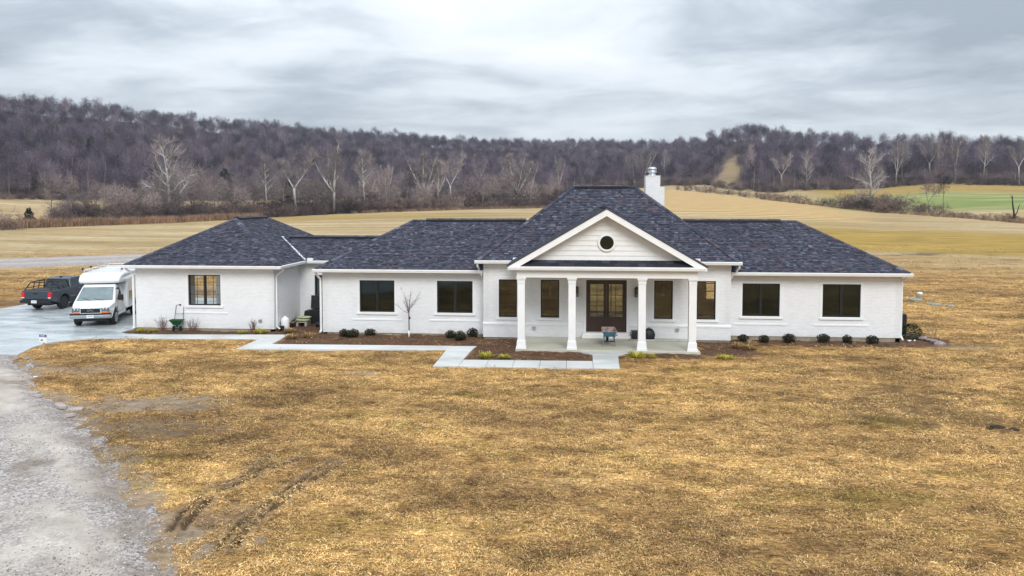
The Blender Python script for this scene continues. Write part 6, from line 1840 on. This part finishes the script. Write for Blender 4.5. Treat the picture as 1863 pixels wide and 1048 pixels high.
# low yellow-green plants
def low_plant(name, lb, x, y, w, h, seed, mat='yellow', cat='plant', n=120):
    rng = random.Random(seed); mb = MB()
    for i in range(n):
        a = rng.uniform(0, 6.28); q = rng.random() ** .6; p = Vector((q * w * .55 * math.cos(a), q * w * .5 * math.sin(a), 0.01)); e_ = R(rng.uniform(15, 75)); d = Vector((math.cos(a) * math.cos(e_), math.sin(a) * math.cos(e_), math.sin(e_)))
        L = h * rng.uniform(.35, 1.2); s = d.cross(Vector((0, 0, 1))).normalized() * 0.02
        mb.poly([p - s * .4, p + s * .4, p + d * L * .6 + s, p + d * L - Vector((0, 0, L * .15)), p + d * L * .6 - s])
    o = mb.build(name, M[mat], loc=(x, y, 0.03)); tag(o, lb, cat)
low_plant('ground_plant', 'yellow leafy clump by the garage downspout', -20.05, -0.25, 0.28, 0.28, 1)
low_plant('ground_plant', 'small yellow clump right of the one at the garage downspout', -19.45, -0.1, 0.2, 0.2, 2)
low_plant('ground_plant', 'flat yellow-green patch below the last red shrub of the garage bed', -14.85, -0.1, 0.35, 0.18, 3)
low_plant('ground_plant', 'long yellow-green groundcover at the garage corner', -14.0, 0.1, 0.48, 0.24, 4, n=180)
low_plant('ground_plant', 'bright yellow-green plant in the bed left of the porch', -2.05, -5.0, 0.36, 0.30, 5, n=150)
low_plant('ground_plant', 'duller yellow plant next to the bright one left of the porch', -1.3, -5.05, 0.25, 0.22, 6)
low_plant('ground_plant', 'spreading green-yellow plant right of the front walk', 4.2, -4.5, 0.32, 0.36, 7, n=130)
low_plant('ground_plant', 'small pale plant right of the green-yellow one by the front walk', 4.78, -4.45, 0.2, 0.26, 8, n=80)
low_plant('ground_plant', 'yellow-green weeds in the lawn in front of the right porch corner', 7.9, -4.4, 0.5, 0.2, 9, n=160)
for x, y, s, lb in [(8.95, -1.9, 11, 'dry tan grass tuft by the right porch corner'), (9.35, -2.3, 12, 'darker dry grass tuft in front of the first right boxwood'), (9.6, -1.4, 13, 'wide dry grass tuft between the first two right boxwoods'), (-11.9, -1.2, 14, 'tan dry grass tuft in the courtyard bed'), (-11.2, -0.9, 15, 'dry grass tuft at the foot of the left wing corner'), (-12.6, 0.4, 16, 'dry grass clump in the middle of the courtyard')]:
    low_plant('grass_tuft', lb, x, y, 0.26, 0.30, s, 'dry', 'grass tuft', 130)
# green spreader
sp = thing('lawn_spreader', 'green broadcast spreader with a tall black handle standing below the garage window', 'spreader', (-18.45, 0.35, 0.02), R(8))
mb = MB()
ring_ = lambda h, q, z: [(-h, -q, z), (h, -q, z), (h, q, z), (-h, q, z)]
A_, B_ = ring_(0.13, 0.10, 0.30), ring_(0.33, 0.22, 0.58); B2, A2 = ring_(0.30, 0.19, 0.58), ring_(0.11, 0.08, 0.33)
mb.faces(A_ + B_, [(0, 1, 5, 4), (1, 2, 6, 5), (2, 3, 7, 6), (3, 0, 4, 7), (3, 2, 1, 0)]); mb.faces(B2 + A2, [(0, 1, 5, 4), (1, 2, 6, 5), (2, 3, 7, 6), (3, 0, 4, 7), (4, 5, 6, 7)])
mb.faces(B_ + B2, [(0, 1, 5, 4), (1, 2, 6, 5), (2, 3, 7, 6), (3, 0, 4, 7)])
M['green'] = paint('green_plastic', (0.012, 0.085, 0.035), 0.4, 0.2, 6, use_obj=True)
mb.build('hopper', M['green'], sp, fix=True)
mb = MB(); mb.tube([(-0.2, 0.12, 0.3), (-0.17, 0.42, 1.24), (-0.08, 0.44, 1.28), (0.12, 0.44, 1.28), (0.21, 0.42, 1.24), (0.24, 0.12, 0.3)], 0.014, 6); mb.tube([(-0.19, 0.30, 0.82), (0.22, 0.30, 0.82)], 0.01, 5); mb.build('handle', M['black'], sp)
mb = MB(); mb.box(-0.02, 0.08, 0.41, 0.47, 1.22, 1.31); mb.build('lever', M['black'], sp)
for s in (-1, 1):
    mb = MB(); mb.lathe([(0.13, s * .17 - .03), (0.13, s * .17 + .03)], (0.0, 0.13), 14, 'x'); mb.build('wheel', M['rubber'], sp, fix=True)
mb = MB(); mb.tube([(-0.17, 0, 0.13), (0.17, 0, 0.13)], 0.015, 6); mb.lathe([(0.10, 0.20), (0.11, 0.215), (0.03, 0.30)], (0, -0.05), 12); mb.build('axle', M['black'], sp)
# white jug at the garage corner
jug = thing('white_bucket', 'white plastic bucket standing against the right side wall of the garage', 'bucket', (-13.27, 1.52, 0.0))
mb = MB(); mb.lathe([(0.20, 0.0), (0.22, 0.06), (0.22, 0.48), (0.17, 0.58), (0.08, 0.62), (0.08, 0.67)], n=16); mb.build('tub', M['trim'], jug)
mb = MB(); mb.tube([(-.2, -.02, .5), (-.24, -.05, .3), (-.22, -.03, .15)], 0.012, 5); mb.build('handle', M['black'], jug)
mb = MB(); mb.box(-.1, .1, -.09, .09, 0, .22); o = mb.build('plastic_crate', M['black'], loc=(-13.3, 1.16, 0.0), bevel=0.02); tag(o, 'small black box on the ground beside the white bucket', 'box')
# courtyard clutter
bx = thing('storage_box', 'black outdoor storage box with its lid standing open, against the link wall', 'storage box', (-12.0, 3.55, 0.0))
mb = MB(); mb.box(-.62, .75, -.35, .30, 0.02, .74); mb.build('box', M['black'], bx, bevel=0.02)
mb = MB(); mb.prism([(0.22, .75), (0.28, .75), (0.38, 1.46), (0.32, 1.46)], -.70, .75, 'x'); mb.build('lid', M['black'], bx, bevel=0.01, fix=True)
mb = MB(); mb.prism([(-.98, .0), (-.63, .0), (-.63, .70), (-.86, .70)], -.3, .28, 'y'); mb.build('side_bin', M['black'], bx, bevel=0.02, fix=True)
M['lime'] = paint('pale_green_sack', (0.40, 0.45, 0.25), 0.6, 0.3, 9, use_obj=True)
M['plank'] = paint('weathered_board', (0.36, 0.31, 0.30), 0.8, 0.25, 5, use_obj=True)
cr = thing('pallet', 'low grey-pink wooden pallet in the courtyard corner', 'pallet', (-12.92, 2.62, 0.0), R(3))
for k in range(5):
    mb = MB(); mb.box(-.5, .5, -.40 + k * .17, -.26 + k * .17, .22, .245); mb.build('board', M['plank'], cr)
for k in range(3):
    mb = MB(); mb.box(-.5 + k * .45, -.4 + k * .45, -.40, .42, .02, .219); mb.build('block', M['plank'], cr)
for i, (x, y, z, rz, lb) in enumerate([(-12.70, 2.60, .255, .15, 'lower pale green sack lying on the pallet'), (-12.66, 2.66, .385, -.1, 'upper pale green sack lying on top of the other')]):
    mb = MB(); mb.lathe([(0.02, -.36), (.12, -.34), (.17, -.2), (.18, .0), (.17, .2), (.12, .34), (.02, .36)], n=10, axis='x'); mb.v = [(a, b * 1.5, c * .36 + .065) for a, b, c in mb.v]
    o = mb.build('garden_sack', M['lime'], loc=(x, y, z)); o.rotation_euler = (0, 0, rz); tag(o, lb, 'sack')
low_plant('potted_weed', 'brown drooping plant standing beside the left end of the pallet', -13.28, 2.15, 0.12, 0.62, 31, 'weed', 'plant', 45)
mb = MB(); mb.lathe([(.14, 0), (.19, .02), (.2, .22), (.16, .24)], n=12); o = mb.build('plant_pot', M['black'], loc=(-11.75, 2.35, 0)); tag(o, 'black plant pot in front of the storage box', 'pot')
mb = MB(); mb.lathe([(.12, 0), (.16, .02), (.17, .25), (.13, .3)], n=12); o = mb.build('plant_pot', M['trim'], loc=(-11.35, 2.5, 0)); tag(o, 'pale pot half hidden behind the left wing corner', 'pot')
# wheelbarrow on the porch walk
wb = thing('wheelbarrow', 'blue wheelbarrow with a dirty brown tray standing at the front edge of the porch', 'wheelbarrow', (3.17, -2.2, 0.125), R(3))
M['wblue'] = paint('blue_worn_paint', (0.045, 0.16, 0.24), 0.5, 0.35, 7, use_obj=True)
m = Mat('dried_mortar_tray', 0.8, 0.2); m.color(m.ramp(m.noise(7, 6, 0.7, m.obj()), [(.3, (.15, .09, .08)), (.55, (.34, .25, .23)), (.75, (.60, .56, .54))])); M['tray'] = m.m
mb = MB()
b4 = [(-.22, -.28, .42), (.22, -.28, .42), (.20, .45, .46), (-.20, .45, .46)]; t4 = [(-.33, -.42, .66), (.33, -.42, .66), (.30, .46, .73), (-.30, .46, .73)]
mb.faces(b4 + t4, [(0, 1, 5, 4), (1, 2, 6, 5), (2, 3, 7, 6), (3, 0, 4, 7), (3, 2, 1, 0)]); mb.build('tray', M['wblue'], wb, fix=True)
mb = MB(); i4 = [(a * .93, b * .95, c + .02) for a, b, c in b4]; j4 = [(a * .96, b * .97, c + .004) for a, b, c in t4]
mb.faces(i4 + j4, [(4, 5, 1, 0), (5, 6, 2, 1), (6, 7, 3, 2), (7, 4, 0, 3), (0, 1, 2, 3)]); mb.build('tray_inside', M['tray'], wb)
mb = MB(); mb.tube([tuple(Vector(t4[i % 4])) for i in range(5)], 0.018, 6); mb.build('rim', M['tray'], wb)
for s in (-1, 1):
    mb = MB(); mb.tube([(s * .30, -.85, .62), (s * .24, -.2, .42), (s * .12, .55, .32), (s * .06, .80, .22)], 0.022, 6); mb.build('handle', M['wblue'], wb)
    mb = MB(); mb.tube([(s * .22, -.15, .42), (s * .26, -.38, .02), (s * .26, -.50, .02)], 0.024, 6); mb.tube([(s * .20, .25, .38), (s * .26, -.38, .05)], 0.018, 5); mb.build('leg', M['steel'], wb)
mb = MB(); mb.box(-.25, .25, -.36, -.33, .20, .25); mb.build('brace', M['black'], wb)
mb = MB(); mb.lathe([(.12, -.05), (.19, -.045), (.20, 0), (.19, .045), (.12, .05)], (.80, .20), 16, 'x'); mb.build('wheel', M['rubber'], wb, fix=True)
# black tubs and boards on the porch floor
tb = thing('storage_tote', 'black plastic tote on the porch floor left of the third column', 'tote', (4.52, -0.62, 0.125), R(3))
mb = MB(); mb.prism([(-.18, 0), (.18, 0), (.22, .36), (-.22, .36)], -.16, .16, 'y'); mb.build('tub', M['black'], tb, bevel=.02, fix=True)
mb = MB(); mb.box(-.24, .24, -.18, .18, .361, .40); mb.build('lid', M['black'], tb, bevel=.01)
bg_ = thing('black_bag', 'bulging black bag on the porch floor right of the third column', 'bag', (5.08, -0.72, 0.125), R(8))
mb = MB(); mb.lathe([(.14, 0), (.26, .03), (.28, .22), (.25, .40), (.17, .50), (.05, .53)], n=12); mb.v = [(a * 1.05 + .02 * math.sin(9 * c), b * .85, c + .05 * a) for a, b, c in mb.v]; mb.build('sack', M['black'], bg_)
mb = MB(); mb.tube([(-.12, 0, .5), (0, -.05, .58), (.12, 0, .5)], .015, 5); mb.build('strap', M['black'], bg_)
M['greyboard'] = paint('grey_board', (0.46, 0.47, 0.45), 0.7, 0.25, 4, use_obj=True)
mb = MB(); mb.box(-.95, .95, -.07, .07, 0, .05); o = mb.build('long_board', M['greyboard'], loc=(5.85, -0.95, .125), bevel=.004, seg=1); o.rotation_euler = (0, 0, R(2)); tag(o, 'long grey board lying on the porch floor between the last two columns', 'board')
mb = MB(); mb.box(-.35, .35, -.05, .05, 0, .06); o = mb.build('short_board', M['plank'], loc=(4.45, -1.05, .125), bevel=.004, seg=1); o.rotation_euler = (0, 0, R(-8)); tag(o, 'short board lying on the porch floor in front of the black tote', 'board')
# pendants seen through the porch windows
for x, lb in ((0.43, 'pale glass pendant hanging behind the window left of the door'), (5.83, 'pale glass pendant hanging behind the window right of the door')):
    o = thing('pendant_light', lb, 'pendant lamp', (x, 0.45, 2.05)); 
    mb = MB(); mb.lathe([(.05, 0), (.075, .02), (.075, .42), (.05, .44)], n=12); mb.build('glass_shade', M['trim'], o)
    mb = MB(); mb.tube([(0, 0, .44), (0, 0, .95)], .01, 5); mb.build('rod', M['black'], o)
# right-hand end: cooling unit, bush, rocks, sapling
ac = thing('cooling_unit', 'dark metal cooling unit behind the right corner of the house', 'cooling unit', (17.44, 2.4, 0.0))
mb = MB(); mb.box(-.36, .36, -.36, .36, .06, 1.08); mb.build('cabinet', M['black'], ac, bevel=.03)
mb = MB(); mb.box(-.42, .42, -.42, .42, 0, .059); mb.build('base', M['walk'], ac)
mb = MB()
for k in range(7): mb.box(-.37, .37, -.375, -.361, .18 + k * .12, .22 + k * .12)
mb.build('louvre', M['dark_frame'], ac)
mb = MB(); mb.lathe([(.30, 1.081), (.30, 1.10), (.05, 1.11)], n=16); mb.build('fan_grille', M['steel'], ac)
o = thing('evergreen_bush', 'rough dark evergreen bush at the right corner of the house', 'shrub', (17.72, 1.35, 0.0)); 
c = bpy.data.objects.new('leaves', ball_leaves(801, 0.42, 900, 0.032, 1.0, 'cedar')); COL.objects.link(c); c.parent = o
T, C = twig_shrub(9, 0.95, 14); T.build('stems', M['bark'], o)
m = Mat('field_rock', 0.85, 0.2); m.color(m.ramp(m.noise(5, 5, .6, m.obj()), [(.3, (.16, .12, .115)), (.7, (.38, .32, .31))])); M['rock'] = m.m
def rock(name, lb, x, y, z, sx, sy, sz, rz, seed, cat='rock', group=None, mat='rock'):
    rng = random.Random(seed); mb = MB(); mb.lathe([(.55, -.5), (.95, -.25), (1.0, .15), (.7, .42), (.2, .5)], n=9, sm=False)
    mb.v = [(a * rng.uniform(.8, 1.15) * sx, b * rng.uniform(.8, 1.15) * sy, c * rng.uniform(.85, 1.1) * sz) for a, b, c in mb.v]
    o = mb.build(name, M[mat], loc=(x, y, z), bevel=.02 * min(1, sx * 4)); o.rotation_euler = (0, 0, rz); tag(o, lb, cat, group)
for i, (x, y, s, lb) in enumerate([(18.00, 1.45, .14, 'flat brown rock nearest the evergreen bush'), (18.15, 1.1, .17, 'long brown rock second from the evergreen bush'), (18.25, 0.72, .15, 'dull brown rock in the middle of the rock edging'), (18.33, 0.35, .17, 'greyish brown rock below the bare sapling'), (18.38, 0.0, .17, 'pinkish pale rock near the outer end of the edging'), (18.3, -0.32, .20, 'dark rock at the outer end of the edging')]):
    rock('edging_rock', lb, x, y, .06, s * 1.5, s, s * 1.1, i * .7, 50 + i, 'rock', 'rocks edging the bed at the right corner')
for i, (x, y, lb) in enumerate([(17.35, .62, 'white scrap of stone beside the right downspout foot'), (17.6, .66, 'second white scrap right of the downspout foot')]): rock('white_stone', lb, x, y, .03, .10, .05, .06, i, 70 + i, 'stone', None, 'trim')
T, C = twig_shrub(21, 1.35, 5); o = thing('sapling', 'thin bare sapling beyond the rock edging', 'tree', (18.75, 1.55, 0)); T.build('trunk', M['bark'], o); C.build('twigs', M['twig'], o)
# septic covers in the back lawn
M['lidgreen'] = paint('faded_green_lid', (0.27, 0.31, 0.27), 0.95, 0.25, 4, use_obj=True)
for x, y, r, lb in [(24.15, 16.2, .42, 'faded green tank lid next to the white vent'), (24.35, 13.95, .40, 'faded green tank lid nearer the house'), (25.0, 13.2, .26, 'small pale tank lid right of the nearer green one')]:
    o = thing('tank_lid', lb, 'lid', (x, y, 0.05)); mb = MB(); mb.lathe([(r, -.08), (r, .03), (r * .93, .05), (r * .3, .06)], n=20); mb.build('cover', M['lidgreen'], o); mb = MB(); mb.box(-r * .5, r * .5, -.03, .03, .055, .085); mb.build('rib', M['lidgreen'], o)
mb = MB(); mb.lathe([(.13, -.1), (.13, .34), (.17, .35), (.17, .46), (.12, .50)], n=14); o = mb.build('vent_pipe', M['trim'], loc=(24.62, 16.6, 0)); tag(o, 'short white capped vent pipe standing in the back lawn', 'pipe')
# yard sign
M['signblue'] = paint('sign_blue', (0.02, 0.075, 0.28), 0.4, 0.05, 3, use_obj=True)
M['stake'] = paint('pine_stake', (0.52, 0.36, 0.17), 0.8, 0.2, 9, use_obj=True)
sg = thing('yard_sign', 'small blue and white arrow sign on a wooden stake by the driveway', 'sign', (-21.62, -5.1, 0.0), R(-8)); sg.scale = (0.86, 0.86, 0.92)
mb = MB(); mb.box(-.035, .035, -.01, .03, -.05, .62); mb.build('stake', M['stake'], sg)
mb = MB(); mb.box(-.22, .22, -.03, -.012, .42, .80); pn = mb.build('panel', M['trim'], sg)
mb = MB(); mb.box(-.22, .22, -.034, -.0305, .68, .80); mb.build('blue_band', M['signblue'], pn)
mb = MB()
for k, w in enumerate((.05, .03, .045, .045, .03)): mb.box(-.13 + k * .055, -.13 + k * .055 + w * .8, -.0375, -.0345, .715, .765)
mb.build('lettering', M['trim'], pn)
mb = MB(); mb.prism([(-.17, .53), (-.05, .59), (-.05, .555), (.0, .555), (.0, .52), (-.05, .52), (-.05, .485)], -.034, -.0305, 'y'); mb.build('arrow', M['signblue'], pn, fix=True)
# broken pieces along the gravel edge and a clod on the right
M['slabbit'] = paint('broken_concrete', (0.40, 0.35, 0.32), 0.85, 0.25, 6, use_obj=True)
for i, (x, y, w, d, rz, lb) in enumerate([(-16.85, -12.3, .30, .16, .5, 'broken pale slab nearest the driveway along the gravel edge'), (-16.35, -12.65, .24, .13, -.4, 'small broken slab right of the first along the gravel edge'), (-14.75, -13.75, .42, .15, -.7, 'long broken slab tilted along the gravel edge'), (-13.95, -14.15, .26, .15, .5, 'flat broken slab touching the long tilted one'), (-13.75, -14.75, .24, .10, .1, 'thin broken slab lowest along the gravel edge')]):
    rng = random.Random(i); pts = [(w * math.cos(a) * rng.uniform(.8, 1.1), d * math.sin(a) * rng.uniform(.8, 1.1)) for a in (0.4, 1.2, 2.3, 3.4, 4.2, 5.4)]
    mb = MB(); mb.prism(pts, -.05, .05, 'z'); o = mb.build('broken_slab', M['slabbit'], loc=(x, y, .04), bevel=.008, seg=1, fix=True); o.rotation_euler = (R(rng.uniform(-9, 9)), R(rng.uniform(-9, 9)), rz); tag(o, lb, 'rubble', 'broken slabs along the gravel edge')
for i, (x, y, s_, lb) in enumerate([(13.95, -13.6, .17, 'larger dark clod of turned soil in the lawn at the right edge'), (14.3, -13.8, .13, 'smaller dark soil clod right of the larger one at the right edge'), (13.65, -13.75, .09, 'smallest dark soil clod left of the larger one at the right edge')]):
    rock('soil_clod', lb, x, y, .02, s_ * 1.4, s_, s_ * .7, i, 91 + i, 'clod', 'soil clods at the right edge', 'clod')
rock('white_stone', 'pale flat stone in the lawn near the gravel bend', -18.55, -9.9, .02, .16, .07, .05, .3, 92, 'stone', None, 'trim')
